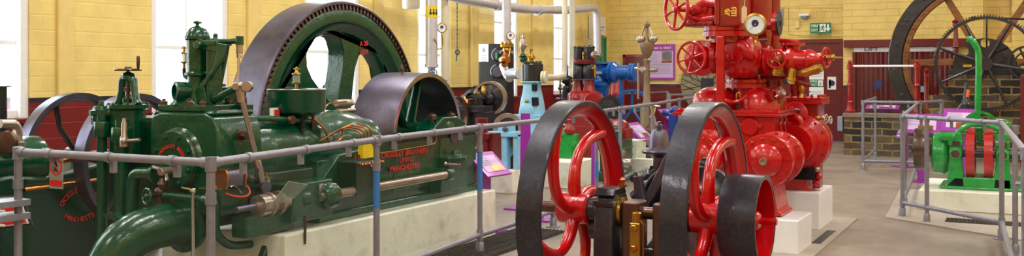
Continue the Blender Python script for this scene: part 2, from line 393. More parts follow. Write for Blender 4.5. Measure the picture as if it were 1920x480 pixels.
# right pier beside the fire door: narrow yellow pier
# fire door
d0, d1 = -5.35, P(1581, 100, y=WY).x - .02; dz = P(1500, 82, y=WY).z
f = B(); f.bx(d0 - .1, d0, WY - .05, WY, 0, dz + .1); f.bx(d1 - .03, d1 + .07, WY - .05, WY, 0, dz + .1); f.bx(d0 - .1, d1 + .07, WY - .06, WY, dz, dz + .1)
dr = struct(f, 'door_1', M['dred'], .006)
obj(B().bx(d0, d1 - .03, WY - .03, WY, 0, dz), 'door_leaf', M['dred'], dr, .004)
hb = B(); hb.tube(rnd([(d0 + .16, WY - .03, 1.05), (d0 + .16, WY - .09, 1.05), (d0 + .16, WY - .09, 1.25), (d0 + .16, WY - .03, 1.25)], .02), .01, 8)
obj(hb, 'door_handle', M['steel'], dr)
# far red door
e0, e1 = P(1169, 100, y=WY).x, P(1217, 100, y=WY).x; ez = P(1200, 102, y=WY).z
f = B(); f.bx(e0, e0 + .07, WY - .05, WY, 0, ez); f.bx(e1 - .07, e1, WY - .05, WY, 0, ez); f.bx(e0, e1, WY - .05, WY, ez - .07, ez)
dr = struct(f, 'door_2', M['red2'], .006); obj(B().bx(e0 + .07, e1 - .07, WY - .03, WY, 0, ez - .07), 'door_leaf', M['dred'], dr, .004)
# green double door in the left wall
g0, g1, gz = 22.75, 23.6, 2.5
f = B(); f.bx(WX, WX + .06, g0, g0 + .06, 0, gz); f.bx(WX, WX + .06, g1 - .06, g1, 0, gz); f.bx(WX, WX + .06, g0, g1, gz - .06, gz)
dr = struct(f, 'door_3', M['tealdoor'], .005)
for k in range(2):
    y0 = g0 + .06 + k * .365; q = B(); q.bx(WX, WX + .03, y0, y0 + .355, 0, gz - .06)
    for zz in (.2, 1.3): q.bx(WX + .03, WX + .045, y0 + .06, y0 + .3, zz, zz + .95)
    obj(q, 'door_leaf', M['tealdoor'], dr, .005)
# lift front
lx0, lx1 = P(1603, 100, y=23.5).x, P(1792, 100, y=23.5).x
z88, z76, z97 = P(1700, 88, y=23.4).z, P(1600, 75, y=23.4).z, P(1700, 97, y=23.4).z
lift = thing('lift', 'dark red lift front with silver header reading LIFT in the back wall', 'lift', ((lx0 + lx1) / 2, 23.4, 0))
obj(B().bx(P(1584, 100, y=23.5).x, lx1 + .3, 23.34, 23.5, z88, z76), 'header_beam', M['dred'], lift, .01)
hd = obj(B().bx(lx0, lx1, 23.4, 23.5, z97, z88), 'header_panel', M['silver'], lift, .004, label='silver header strip with the word LIFT')
t = B(); textmesh(t, 'LIFT', P(1634, 92.7, y=23.395), (1, 0, 0), (0, 0, 1), .105, .3, .002)
tm = obj(t, 'lettering', M['ink'], hd)
t = B()
for i in range(9): t.bx(lx0 + .62 + i * .07, lx0 + .62 + i * .07 + .05, 23.392, 23.4, z97 + .03, z97 + .07)
for i in range(4):
    x0 = lx0 + .03 + i * (lx1 - lx0 - .06) / 4; x1 = x0 + (lx1 - lx0 - .06) / 4 - .012
    q = B(); q.bx(x0, x1, 23.44, 23.5, 0, z97)
    for k in range(5): q.cyl((x0 + (k + .5) * (x1 - x0) / 5, 23.44, .0), (x0 + (k + .5) * (x1 - x0) / 5, 23.44, z97), .035, None, 10)
    obj(q, 'door_panel', M['dred'], lift)
q = B(); q.bx(lx0 - .03, lx0 + .03, 23.36, 23.5, 0, z97); q.bx(lx1 - .03, lx1 + .03, 23.36, 23.5, 0, z97)
for f_ in (.33, .66): q.cyl((lx0 + (lx1 - lx0) * f_, 23.38, 0), (lx0 + (lx1 - lx0) * f_, 23.38, z97), .035, None, 12)
obj(q, 'door_jamb', M['dred'], lift)
lift.location.y -= .03
# ---------------------------------------------------------------- wall fittings
def sign_exit(c, w, h, u, v, label, base=None):
    u = V(u); v = V(v); n = u.cross(v); c = V(c)
    t = thing('fire_exit_sign', label, 'sign', c - v * h / 2)
    R = Matrix((u, n, v)).transposed()
    obj(B().box(c - n * .01, (w, .02, h), R), 'sign_board', M['signgreen'], t, .002)
    q = B(); textmesh(q, 'FIRE', c + n * .001 - u * w * .27 + v * h * .2, u, v, h * .36, w * .34); textmesh(q, 'EXIT', c + n * .001 - u * w * .27 - v * h * .2, u, v, h * .36, w * .34)
    obj(q, 'lettering', M['paper'], t)
    q = B(); man = lambda dx: c + n * .001 + u * (dx)
    def pp(poly): q.prism([(a * h, b_ * h) for a, b_ in poly], man(w * .10), u, v, .003)
    pp([(-.28, -.38), (.28, -.38), (.28, .38), (-.28, .38)])
    obj(q, 'door_symbol', M['paper'], t)
    q = B()
    def pg(poly): q.prism([(a * h, b_ * h) for a, b_ in poly], man(w * .10) + n * .003, u, v, .002)
    pg([(.0, .2), (.08, .2), (.12, .3), (.04, .34), (-.02, .28)])
    pg([(-.12, .16), (.1, .18), (.2, .02), (.14, -.01), (.08, .06), (.04, -.08), (.16, -.18), (.14, -.34), (.06, -.34), (.06, -.22), (-.06, -.12), (-.16, -.28), (-.26, -.22), (-.2, -.16), (-.1, -.06), (-.06, .08), (-.14, .06), (-.2, -.04), (-.26, .0)])
    obj(q, 'running_figure', M['signgreen'], t)
    return t, c, n, u, v
c0 = P(1538.5, 52.5, y=23.6); w_ = P(1558, 52, y=23.6).x - P(1519, 52, y=23.6).x; h_ = P(1538, 43, y=23.6).z - P(1538, 62.5, y=23.6).z
t, c, n, u, v = sign_exit(c0, w_, h_, (1, 0, 0), (0, 0, 1), 'green and white FIRE EXIT sign with running man and down arrow above the red door')
q = B(); q.prism([(a * h_, b_ * h_) for a, b_ in ((.0, -.34), (.26, -.02), (.08, -.02), (.08, .34), (-.08, .34), (-.08, -.02), (-.26, -.02))], c + n * .001 + u * w_ * .36, u, v, .003)
obj(q, 'arrow', M['paper'], t)
q = B(); q.bx(c.x - .06, c.x + .06, 23.6, WY, c.z - .06, c.z + .06); obj(q, 'wall_bracket', M['silver'], t)
# notice on the fire door
dcx, dcy = P(1530, 155, y=WY - .035), 0
nw, nh = .42, .75
nt_ = thing('door_notice', 'white notice sheet with green FIRE EXIT panel stuck on the red door', 'notice', (dcx.x, WY - .04, 1.0))
zt, zb = P(1530, 132, y=WY).z, P(1530, 181, y=WY).z; x0, x1 = P(1518, 150, y=WY).x, P(1545, 150, y=WY).x
obj(B().bx(x0, x1, WY - .036, WY - .03, zb, zt), 'sheet', M['paper'], nt_)
zg0, zg1 = P(1530, 163, y=WY).z, P(1530, 149, y=WY).z
obj(B().bx(x0, x1, WY - .04, WY - .036, zg0, zg1), 'green_panel', M['signgreen'], nt_)
q = B(); textmesh(q, 'FIRE', (x0 + .1, WY - .041, zg0 + .13), (1, 0, 0), (0, 0, 1), .07, .15, .001); textmesh(q, 'EXIT', (x0 + .1, WY - .041, zg0 + .05), (1, 0, 0), (0, 0, 1), .07, .15, .001)
q.bx(x1 - .13, x1 - .02, WY - .043, WY - .04, zg0 + .02, zg1 - .02); obj(q, 'lettering', M['paper'], nt_)
q = B()
for k in range(4): q.bx(x0 + .03, x1 - .03, WY - .0375, WY - .036, zt - .04 - k * .035, zt - .03 - k * .035)
for k in range(3): q.bx(x0 + .03, x1 - .03, WY - .0375, WY - .036, zb + .05 + k * .035, zb + .06 + k * .035)
cx = x1 - .075; cz = (zg0 + zg1) / 2
q.prism([(a * .14, e * .14) for a, e in ((-.12, .1), (.1, .18), (.22, .0), (.06, -.05), (.14, -.34), (.04, -.34), (-.16, -.3), (-.1, -.06))], (cx, WY - .0435, cz), (1, 0, 0), (0, 0, 1), .001)
obj(q, 'small_print', M['greybox'], nt_)
bx0, bx1 = P(1552, 150, y=WY).x, P(1568, 150, y=WY).x; bz0, bz1 = P(1560, 168, y=WY).z, P(1560, 144, y=WY).z
bn = thing('safety_notice', 'small white notice with blue symbol on the right of the red door', 'notice', ((bx0 + bx1) / 2, WY - .04, bz0))
obj(B().bx(bx0, bx1, WY - .036, WY - .03, bz0, bz1), 'sheet', M['paper'], bn)
q = B(); cc = ((bx0 + bx1) / 2, WY - .0365, (bz0 + bz1) / 2)
q.lathe(cc, (0, -1, 0), [(0, .002), (.07, .002), (.07, 0), (0, 0)], 20); q.bx(cc[0] - .07, cc[0] - .02, WY - .0385, WY - .0365, bz0 + .03, bz1 - .06); obj(q, 'blue_symbol', M['navy'], bn)
# dome camera, conduits
c = P(1508, 30, y=WY - .15)
t = thing('security_camera', 'small white dome camera on the yellow end wall', 'camera', c)
q = B(); q.bx(c.x - .11, c.x + .11, WY - .22, WY, c.z, c.z + .05); obj(q, 'camera_mount', M['white'], t, .008)
q = B(); q.lathe((c.x, WY - .12, c.z), (0, 0, -1), [(.09, 0), (.085, .03), (.06, .07), (0, .09)], 20); obj(q, 'camera_dome', M['greybox'], t)
q = B()
def onw(*pts, y=WY - .02): return [P(a, c_, y=y) for a, c_ in pts]
q.tube(rnd(onw((1462, 14), (1583, 14)), .05), .012, 8); q.tube(rnd(onw((1477, 14), (1477, 64), (1502, 66), (1519, 66)), .06), .012, 8)
for k in range(6): q.tube(rnd(onw((1517 + k * 6.5, 43), (1521 + k * 4.5, 26), (1518 + k * 6, 18)), .05), .008, 6)
q.tube(rnd(onw((1496, 64), (1512, 68), (1583, 68)), .04), .01, 6)
tag(obj(q, 'cable_conduit', M['yel']), 'yellow-painted conduits and cables around the camera on the end wall', 'conduit')
q = B(); q.bx(P(1462, 40, y=WY).x, P(1469, 40, y=WY).x, WY - .03, WY, P(1465, 47, y=WY).z, P(1465, 17, y=WY).z); tag(obj(q, 'junction_box', M['greybox'], None, .005), 'thin grey panel on the end wall just right of the red pipe', 'panel')
q = B(); q.bx(P(1491, 53, y=WY).x, P(1500, 53, y=WY).x, WY - .06, WY, P(1495, 53, y=WY).z, P(1495, 40, y=WY).z)
tag(obj(q, 'junction_box', M['yel'], None, .008), 'yellow-painted junction box below the dome camera', 'box')
# "What is this?" board
x0, x1 = P(1212, 100, y=WY).x, P(1266, 100, y=WY).x; z1, z0 = P(1240, 83, y=WY).z, P(1240, 150, y=WY).z
t = thing('information_board', 'purple question board on the end wall left of the millstone', 'board', ((x0 + x1) / 2, WY - .05, z0))
obj(B().bx(x0, x1, WY - .05, WY, z0, z1), 'board', M['purple'], t, .004)
obj(B().bx(x0 + .05, x1 - .04, WY - .054, WY - .05, z0 + .06, z1 - .17), 'text_panel', M['lilac'], t)
q = B(); textmesh(q, 'What is this?', ((x0 + x1) / 2 - .01, WY - .051, z1 - .09), (1, 0, 0), (0, 0, 1), .09, .6, .001); obj(q, 'lettering', M['paper'], t)
q = B()
for k in range(12):
    r_ = .36 if k < 5 else .02
    q.bx(x0 + .09, x1 - .09 - r_ + .01 * (k % 3), WY - .0555, WY - .054, z1 - .24 - k * .045, z1 - .228 - k * .045)
obj(q, 'small_print', M['greybox'], t)
q = B(); ix = x1 - .2; iz = z1 - .3; q.bx(ix - .13, ix + .13, WY - .057, WY - .054, iz - .17, iz + .12); ph = obj(q, 'picture', M['mill'], t)
q = B(); q.lathe((ix, WY - .057, iz), (0, -1, 0), [(.11, 0), (.11, .004), (.03, .006), (0, .004)], 24); obj(q, 'pictured_disc', M['steel'], ph)
q = B(); q.bx(ix - .13, ix + .13, WY - .058, WY - .057, iz - .17, iz - .12); obj(q, 'picture_foot', M['red2'], ph)
# millstone
c = P(1328, 159, y=WY - .1); R_ = .68
t = thing('millstone', 'grey-brown round wooden patternwork millstone with square eye against the end wall', 'millstone', (c.x, WY - .1, c.z - R_))
q = B(); q.lathe((c.x, WY - .02, c.z), (0, -1, 0), [(R_, 0), (R_, .12), (R_ - .02, .14), (0, .14)], 56)
ms = obj(q, 'stone_disc', M['mill'], t)
q = B()
for k in range(10):
    a = k * 2 * PI / 10 + .2
    for j in range(3):
        d = V((math.cos(a), 0, math.sin(a))); nrm = V((-math.sin(a), 0, math.cos(a)))
        s_ = V((c.x, WY - .162, c.z)) + nrm * j * .13 + d * (.16 + .05 * j); e_ = V((c.x, WY - .162, c.z)) + nrm * j * .13 + d * math.sqrt(R_ * R_ * .92 - (j * .13) ** 2)
        q.tube([s_, e_], .008, 6)
obj(q, 'groove', M['cavity'], ms)
obj(B().bx(c.x - .16, c.x + .16, WY - .185, WY - .16, c.z - .16, c.z + .16), 'eye_plate', M['iron'], t, .01)
obj(B().bx(c.x - .3, c.x + .3, WY - .2, WY, 0, c.z - R_ + .03), 'support_block', M['dred'], t, .01); t.location.y -= .03
# white board near the green door
x_ = WX + .1
q = B().bx(WX + .02, WX + .12, *sorted((P(1109, 60, x=x_).y, P(1123, 60, x=x_).y)), P(1116, 105, x=x_).z, P(1116, 30, x=x_).z)
tag(obj(q, 'wall_board', M['cream'], None, .01), 'tall narrow grey-white board beside the green door', 'board')
q = B().bx(WX + .02, WX + .05, 22.95, 23.55, 2.53, 3.0); t = tag(obj(q, 'wall_sign', M['white'], None, .004), 'white sign with two lines of print above the green door', 'sign')
q = B(); q.bx(WX + .05, WX + .052, 23.05, 23.45, 2.72, 2.75); q.bx(WX + .05, WX + .052, 23.1, 23.4, 2.64, 2.66); obj(q, 'small_print', M['greybox'], t)
# ---------------------------------------------------------------- overhead and wall pipes
def pipe(name, pts, r, m, label, cat='pipe', rr=.15, flanges=(), group=None):
    q = B(); q.tube(rnd(pts, rr), r, 16)
    for fp, ax in flanges: q.lathe(fp, ax, [(r * 1.25, -.03), (r * 1.25, .03)], 20)
    return tag(obj(q, name, m), label, cat, group)
X = -9.1
A_ = [P(700, -60, x=X), P(860, -3, x=X), P(930, 10, x=X), P(990, 18, x=X), P(1062, 19, x=X), P(1118, 14, x=X), P(1119, 50, x=X), P(1120, 103, x=X)]
q = B(); q.tube(rnd(A_, .25), .095, 16); 
for pxx, pyy in ((1008, 19), (930, 10)): q.lathe(P(pxx, pyy, x=X), A_[4] - A_[3], [(.115, -.05), (.115, .05)], 20)
tag(obj(q, 'overhead_pipe', M['silver']), 'thick silver lagged pipe running along the left wall overhead and turning down', 'pipe')
def vpipe(pxx, y0, y1, r, x, m, label, name='vertical_pipe', extra=None):
    a = P(pxx, y1, x=x); top = V((a.x, a.y, 5.99)); q = B(); q.cyl(a, top if y0 is None else V((a.x, a.y, P(pxx, y0, x=x).z)), r, None, 20)
    q.lathe(a, (0, 0, -1), [(r * 1.15, -.06), (r * 1.15, 0), (r * .6, .02), (r * .6, .08)], 16); q.cyl((a.x, a.y, 0), a, .035)
    return a, obj(q, name, m)
a, o = vpipe(809, None, 126, .105, -9.0, M['silver'], '')
tag(o, 'silver lagged vertical pipe with yellow arrow bands behind the iron pulley', 'pipe')
q = B(); bz = P(809, 22, x=-9.0).z; q.lathe((a.x, a.y, bz - .1), (0, 0, 1), [(.107, 0), (.109, 0), (.109, .19), (.107, .19)], 24)
bd = obj(q, 'marker_band', M['yellow'], None); bd.parent = o; bd.location = bd.matrix_world.translation - o.location if False else (OFF[bd] - OFF[o]); OFF[bd] = OFF[bd]
q = B()
for k in range(3):
    an = -1.15 + k * .5; d = V((math.cos(an), math.sin(an), 0)); s_ = V((-math.sin(an), math.cos(an), 0))
    q.prism([(-.01, .04), (-.01, -.02), (-.03, -.02), (0, -.07), (.03, -.02), (.01, -.02), (.01, .04)], V((a.x, a.y, bz)) + d * .108, s_, (0, 0, 1), .004)
ar = obj(q, 'arrow_marks', M['ink'], None); ar.parent = o; ar.location = OFF[ar] - OFF[o]
q = B(); q.sph(a - V((.0, 0, .1)), .06); q.cyl(a - V((0, 0, .05)), a - V((0, 0, .35)), .035)
sv = obj(q, 'stop_valve', M['steel']); sv.parent = o; sv.location = OFF[sv] - OFF[o]
q = B(); q.cyl(a - V((0.0, .0, .1)), a + V((.15, -.2, -.1)), .012); hw = obj(q, 'valve_spindle', M['steel']); hw.parent = o; hw.location = OFF[hw] - OFF[o]
OFF[o] = OFF[o]
hwx = handwheel(o, a + V((.15, -.2, -.1)), (.6, -.8, 0), .07, M['blue'], .01, 4)
a, o = vpipe(833, None, 150, .075, -9.2, M['cream'], '')
tag(o, 'cream vertical pipe just right of the silver lagged pipe', 'pipe')
def gauge(c, ax, R, label, par=None, siphon=None, name='pressure_gauge', rim='brass'):
    c = V(c); u, v, w = frame(ax)
    if v.z < 0: u, v = -u, -v
    t = par or thing(name, label, 'gauge', c)
    q = B(); q.lathe(c, ax, [(0, -R * .75), (R * .85, -R * .75), (R * .92, -R * .6), (R * .92, -R * .1), (R * 1.08, 0), (R * 1.08, R * .14), (R * .9, R * .2), (R * .9, R * .08), (0, R * .08)], 36)
    cs = obj(q, 'gauge_case', M[rim], t)
    obj(B().lathe(c, ax, [(R * .9, R * .08), (R * .9, R * .1), (0, R * .1)], 36), 'dial', M['dial'], t)
    q = B(); f = c + w * R * .1
    for k in range(27):
        an = math.radians(225 - k * 270 / 26); d = u * math.cos(an) + v * math.sin(an); l = .72 if k % 5 == 0 else .78
        q.tube([f + d * R * l, f + d * R * .85], R * .012, 4)
    q.lathe(f + v * R * .12, ax, [(R * .34, 0), (R * .34, R * .01), (0, R * .01)], 20); d = (u * -.7 + v * -.7)
    q.prism([(-.35, -.04), (.8, 0), (-.35, .04)] and [(-R * .3, -R * .05), (R * .75, 0), (-R * .3, R * .05)], f + w * R * .012, d, w.cross(d), R * .02)
    obj(q, 'needle_and_scale', M['navy'], t)
    obj(B().lathe(f, ax, [(R * .1, 0), (R * .1, R * .05), (0, R * .06)], 12), 'pivot', M['brass'], t)
    if siphon: obj(B().tube(rnd(siphon, .05), R * .12, 8), 'siphon_pipe', M[rim], t)
    return t
g = P(828, 52, x=-8.9); k = g + V((0, 0, -.1))
gauge(g, (.75, -.6, 0), .085, 'brass pressure gauge on a bent copper pipe beside the silver lagged pipe', None,
      [k, P(830, 78, x=-8.9), P(830, 90, x=-8.9), P(820, 93, x=-8.9), P(818, 80, x=-8.9), P(814, 73, x=-8.9)])
# pull cord
q = B(); a = P(857, -5, x=-9.3); e = P(857, 92, x=-9.3); q.tube([a, e], .008, 6)
for kk in range(12): q.sph(a.lerp(e, (kk + .5) / 12), .014, 8)
q.tube(rnd([e, e + V((.03, .05, -.06)), e + V((0, .0, -.12)), e + V((-.02, -.06, -.05)), e + V((0, 0, -.02)), e + V((0, -.03, -.22))], .03), .012, 6)
tag(obj(q, 'hanging_cord', M['ink']), 'thin knotted dark cord hanging on the wall left of the switchboard', 'cord')
q = B(); yy = P(896, 60, x=WX + .05).y
q.tube([(WX + .05, yy, 1.3), (WX + .05, yy, 6)], .03, 8); q.tube([(WX + .05, yy - .25, 1.3), (WX + .05, yy - .25, 6)], .03, 8)
tag(obj(q, 'wall_conduit', M['yel']), 'pair of yellow-painted vertical conduits behind the switchboard', 'conduit')
# lamp casing top
c = P(771, 10, x=-8.6); q = B(); q.lathe(c + V((0, 0, -.03)), (0, 0, 1), [(.0, -.03), (.12, -.03), (.14, 0), (.15, .3), (.1, .34), (.03, .36), (.03, 6 - c.z)], 24)
tag(obj(q, 'pendant_lamp', M['cream']), 'cream cylindrical pendant lamp casing above the flywheel', 'lamp')
# ---------------------------------------------------------------- tubular guard rails
def rail(label, pts, name='guard_rail', glass=(), loz=.16, topz=1.1, r=.023, extra=(), nopost=(), mids=(), close_lo=True):
    t = thing(name, label, 'railing', (pts[0][0], pts[0][1], 0))
    g = M['galv']
    n = len(pts)
    for i in range(n - 1):
        a = V((*pts[i], topz)); c = V((*pts[i + 1], topz))
        obj(B().tube([a, c], r, 12), 'top_rail', g, t)
        if loz and close_lo: obj(B().tube([V((*pts[i], loz)), V((*pts[i + 1], loz))], r, 12), 'lower_rail', g, t)
        if i in glass:
            d = (c - a); L = d.length; d.normalize(); nn = V((-d.y, d.x, 0)) * .035
            a2 = a + d * .05; c2 = c - d * .05
            q = B(); up = V((0, 0, 1))
            q.prism([(0, loz + .05), ((c2 - a2).length, loz + .05), ((c2 - a2).length, topz - .07), (0, topz - .07)], V((a2.x, a2.y, 0)) + nn, d, up, .008)
            gp = obj(q, 'glass_panel', M['glass'], t)
            for f_ in (.18, .5, .82):
                for zc in (topz,):
                    pc = a.lerp(c, f_); q = B(); q.lathe(pc, d, [(r * 1.25, -.02), (r * 1.25, .02)], 14)
                    q.box(V((pc.x, pc.y, zc - .055)) + nn, (.03, .03, .075)); obj(q, 'glass_clip', g, gp)
    for i in range(n):
        if i in nopost: continue
        p = V((*pts[i], 0)); q = B(); q.cyl(p + V((0, 0, .0)), p + V((0, 0, topz)), r, None, 14)
        ps = obj(q, 'post', g, t)
        q = B(); q.lathe(p, (0, 0, 1), [(.075, 0), (.075, .008), (.036, .012), (.036, .09), (.03, .1)], 20)
        for k in (0, 1): q.hexb(p + V((0, .055 if k else -.055, .008)), (0, 0, 1), .01, .01)
        obj(q, 'base_flange', g, ps)
        fits = [(p + V((0, 0, topz - .045)), p + V((0, 0, topz + .03)), r * 1.3)]
        if loz: fits.append((p + V((0, 0, loz - .045)), p + V((0, 0, loz + .045)), r * 1.3))
        if i > 0: fits.append((p + V((0, 0, topz)), p + V((0, 0, topz)) + (V((*pts[i - 1], 0)) - p).normalized() * .06, r * 1.25))
        if i < n - 1: fits.append((p + V((0, 0, topz)), p + V((0, 0, topz)) + (V((*pts[i + 1], 0)) - p).normalized() * .06, r * 1.25))
        fits.append((p + V((0, 0, topz - .22)), p + V((0, 0, topz - .16)), r * 1.25))
        for fa, fb, fr in fits: obj(B().cyl(fa, fb, fr, None, 14), 'tube_fitting', g, ps)
        obj(B().cyl(p + V((0, 0, topz - .19)), p + V((-.05, .02, topz - .19)), .014, None, 8), 'clamp_screw', g, ps)
    return t
L0 = [(-5.33, 3.86), (-3.79, 3.86), (-4.06, 5.73), (-4.22, 7.5), (-4.28, 9.13), (-4.62, 11.1), (-4.78, 12.3), (-5.0, 14.2), (-5.45, 16.9), (-5.75, 19.6)]
rl = rail('long grey tubular railing with glass panels in front of the green gas engine', L0, glass=(0, 1, 2, 4, 5, 6))
for i, (z0, z1) in ((2, (.62, .93)), (3, (.55, .93)), (5, (.3, .5))):   # worn blue paint on the tubes
    p = V((*L0[i], 0)); obj(B().cyl(p + V((0, 0, z0)), p + V((0, 0, z1)), .0238, None, 14), 'blue_paint_band', M['bluegrey'], [c for c in rl.children if c.name.startswith('post')][i])
rl2 = rail('short grey tube rail at the left edge with two posts clamped to the next', [P(-90, 0, x=-5.75).xy[:] and (-6.3, 3.55), (-5.36, 3.72)], glass=(), loz=.16)
q = B()
for z in (.72, .8): q.bx(-5.42, -5.27, 3.68, 3.9, z - .018, z + .018)
obj(q, 'tube_clamp', M['galv'], rl2)
R0 = [(-2.5, 19.55), (-2.35, 16.9), (-1.52, 17.0), (-1.19, 11.5), (-.2, 10.4), (0.0, 6.6)]
rail('grey tubular railing round the bright green engine on the right', R0[2:], glass=(1,), nopost=())
rail('small grey tubular gate railing in front of the low brick wall', R0[:3], glass=(1,), loz=.14)
rail('short grey tubular rail branch between brick pier and green engine', [(-1.5, 17.05), (-1.25, 17.9)], loz=.16)
def post_only(p, label, top=1.1):
    p = V((*p, 0)); q = B(); q.cyl(p, p + V((0, 0, top)), .023, None, 14); q.lathe(p, (0, 0, 1), [(.075, 0), (.075, .008), (.034, .012), (.034, .08), (.023, .1)], 20)
    q.cyl(p + V((0, 0, top - .045)), p + V((0, 0, top + .02)), .029, None, 14); return tag(obj(q, 'rail_post', M['galv']), label, 'post')
post_only((-.92, 11.2), 'bluish grey tube post just right of the corner of the right railing')
post_only((-1.28, 12.6), 'grey tube post just behind the corner of the right railing')
post_only((-.08, 9.55), 'thin grey tube post right of the tall dark post at the right edge')
# rails far behind by the blue engine
rail('grey tubular railing in front of the dark red end wall by the blue wheel', [tuple(P(1165, 215, x=-8.2).xy), tuple(P(1251, 173, z=1.1).xy), tuple(P(1253, 176, z=1.1).xy)], glass=())
rail('grey tubular railing in front of the millstone', [tuple(P(1256, 178, z=1.1).xy), tuple(P(1338, 176, z=1.1).xy)], loz=.2)
# glass balustrade
z0 = .8; yb = 19.93
bs = thing('glass_balustrade', 'glass balustrade with two red posts and white top rail on the low brick wall', 'balustrade', (-2.5, yb, z0))
xa, xb = P(1594, 150, y=yb).x, P(1719, 150, y=yb).x; zt = P(1650, 124, y=yb).z
for x_ in (xa, xb):
    zz = z0 + .01
    q = B(); q.lathe((x_, yb, zz), (0, 0, 1), [(.11, 0), (.11, .03), (.07, .05), (.055, .1), (.06, .2), (.045, .22), (.045, .5), (.06, .51), (.06, .54), (.045, .56), (.04, zt - zz - .06), (.06, zt - zz - .05), (.06, zt - zz + .05), (.03, zt - zz + .06), (.04, zt - zz + .08), (.03, zt - zz + .11), (0, zt - zz + .12)], 20)
    obj(q, 'post', M['red2'], bs)
obj(B().tube([(xa, yb, zt), (xb, yb, zt)], .022, 12), 'handrail', M['white'], bs)
obj(B().bx(xa + .05, xb - .05, yb - .004, yb + .004, z0 + .03, zt - .05), 'glass_panel', M['clear'] if 0 else M['glass'], bs)
obj(B().lathe(P(1646, 158, y=yb - .006), (0, -1, 0), [(.09, 0), (.09, .004), (.05, .006), (0, .006)], 24), 'glass_sticker', M['navy'], bs)
post2 = thing('balustrade_post', 'dark red baluster post standing behind the right end of the glass balustrade', 'post', (P(1737, 150, y=20.3).x, 20.3, 0))
x_ = P(1737, 150, y=21.6).x
q = B(); q.lathe((x_, 21.6, 0), (0, 0, 1), [(.11, 0), (.11, .9), (.05, 1.0), (.045, 1.5), (.06, 1.51), (.045, 1.55), (.06, 1.62), (.03, 1.66), (0, 1.68)], 18)
obj(q, 'turned_post', M['red2'], post2)
q = B().bx(P(1726, 165, y=23.3).x, P(1740, 165, y=23.3).x, 23.3, 23.36, P(1733, 173, y=23.3).z, P(1733, 162, y=23.3).z)
tag(obj(q, 'blue_plate', M['skyb'], None, .004), 'small pale blue plate on the lift front behind the wheel', 'plate')
# low brick wall and pier
lowx0 = P(1580, 280, y=19.8).x
q = B(); q.bx(lowx0 + .02, 3.5, 19.8, 20.12, 0, .72); lw = tag(obj(q, 'low_brick_wall', M['stone']), 'low wall of blackened and buff bricks under the glass balustrade', 'wall')
obj(B().bx(lowx0, 3.5, 19.77, 20.15, .72, .8), 'coping', M['coping'], None, .01).parent = lw
cp = [o for o in bpy.data.objects if o.name.startswith('coping')][0]; cp.location = OFF[cp] - OFF[lw]
px_, pz_ = P(1767, 150, y=19.5).x, P(1800, 140, y=19.5).z
q = B(); q.bx(px_ + .1, 2.5, 19.46, 19.765, 0, pz_); q.bx(px_ - .05, px_ + .1, 19.46, 19.765, 0, pz_ - .22); q.bx(px_ - .22, px_ - .05, 19.46, 19.765, 0, pz_ - .38)
tag(obj(q, 'brick_pier', M['stone']), 'stepped brick pier carrying the big gear and wheel', 'pier')
bx_ = B(); bx_.bx(P(1572, 225, y=19.9).x, lowx0, 19.78, 19.95, P(1572, 245, y=19.9).z, P(1572, 218, y=19.9).z)
tag(obj(bx_, 'socket_box', M['greybox'], None, .006), 'grey metal box on the left end of the low brick wall', 'box')
# red square posts at far right
for pa, pb, lab in ((1913, 1924, 'dark red upright frame in front of the pier at the right edge'),):
    q = B(); q.bx(P(pa, 200, y=18.6).x, P(pb, 200, y=18.6).x, 18.6, 18.7, 0, P(pa, 140, y=18.6).z); tag(obj(q, 'red_upright', M['dred'], None, .01), lab, 'post')
# kerbs and floor gratings
def slab(pp, z, name, m, label, cat):
    q = B(); k = len(pp); q.prism([(a, c) for a, c in pp], (0, 0, 0.001), (1, 0, 0), (0, 1, 0), z); return tag(obj(q, name, m), label, cat)
slab([(-2.3, 8.2), (-1.6, 8.2), (-1.6, 11.1), (-2.3, 11.1)], .012, 'kerb_slab', M['kerb'], 'pale concrete strip round the red pump plinths', 'kerb')
slab([(-1.74, 9.28), (-1.66, 9.28), (-1.66, 10.1), (-1.74, 10.1)], .016, 'floor_grating', M['grate'], 'narrow dark grating between the two white pump plinths', 'grating')
slab([(-1.35, 11.35), (.6, 9.9), (2.5, 9.9), (2.5, 14.2), (-1.5, 14.2)], .012, 'kerb_slab', M['kerb'], 'pale concrete slab under the bright green engine', 'kerb')
def grating(x0, x1, y0, y1, label):
    q = B(); q.bx(x0, x1, y0, y1, .001, .008); nx = int((x1 - x0) / .04); ny = int((y1 - y0) / .04)
    for i in range(nx): q.bx(x0 + i * .04, x0 + i * .04 + .008, y0, y1, .008, .02)
    for j in range(ny): q.bx(x0, x1, y0 + j * .04, y0 + j * .04 + .008, .008, .02)
    return tag(obj(q, 'floor_grating', M['grate']), label, 'grating')
grating(-4.52, -4.02, 5.4, 8.9, 'dark mesh floor grating between the white plinth and the railing')
grating(-.75, 1.6, 11.25, 11.6, 'dark mesh floor grating in front of the bright green engine plinth')
# ================================================================ big green gas engine
ox, oz = -5.1, .98            # cylinder axis
G = M['green']
tag(obj(B().bx(-5.75, -4.56, 5.35, 8.42, 0, .44), 'engine_plinth', M['plinth'], None, .012), 'long whitewashed plinth under the big green gas engine', 'plinth')
# the main body
E = thing('gas_engine', 'large dark green horizontal gas engine with huge toothed flywheel, lettered in red', 'engine', (ox, 6.6, .44))
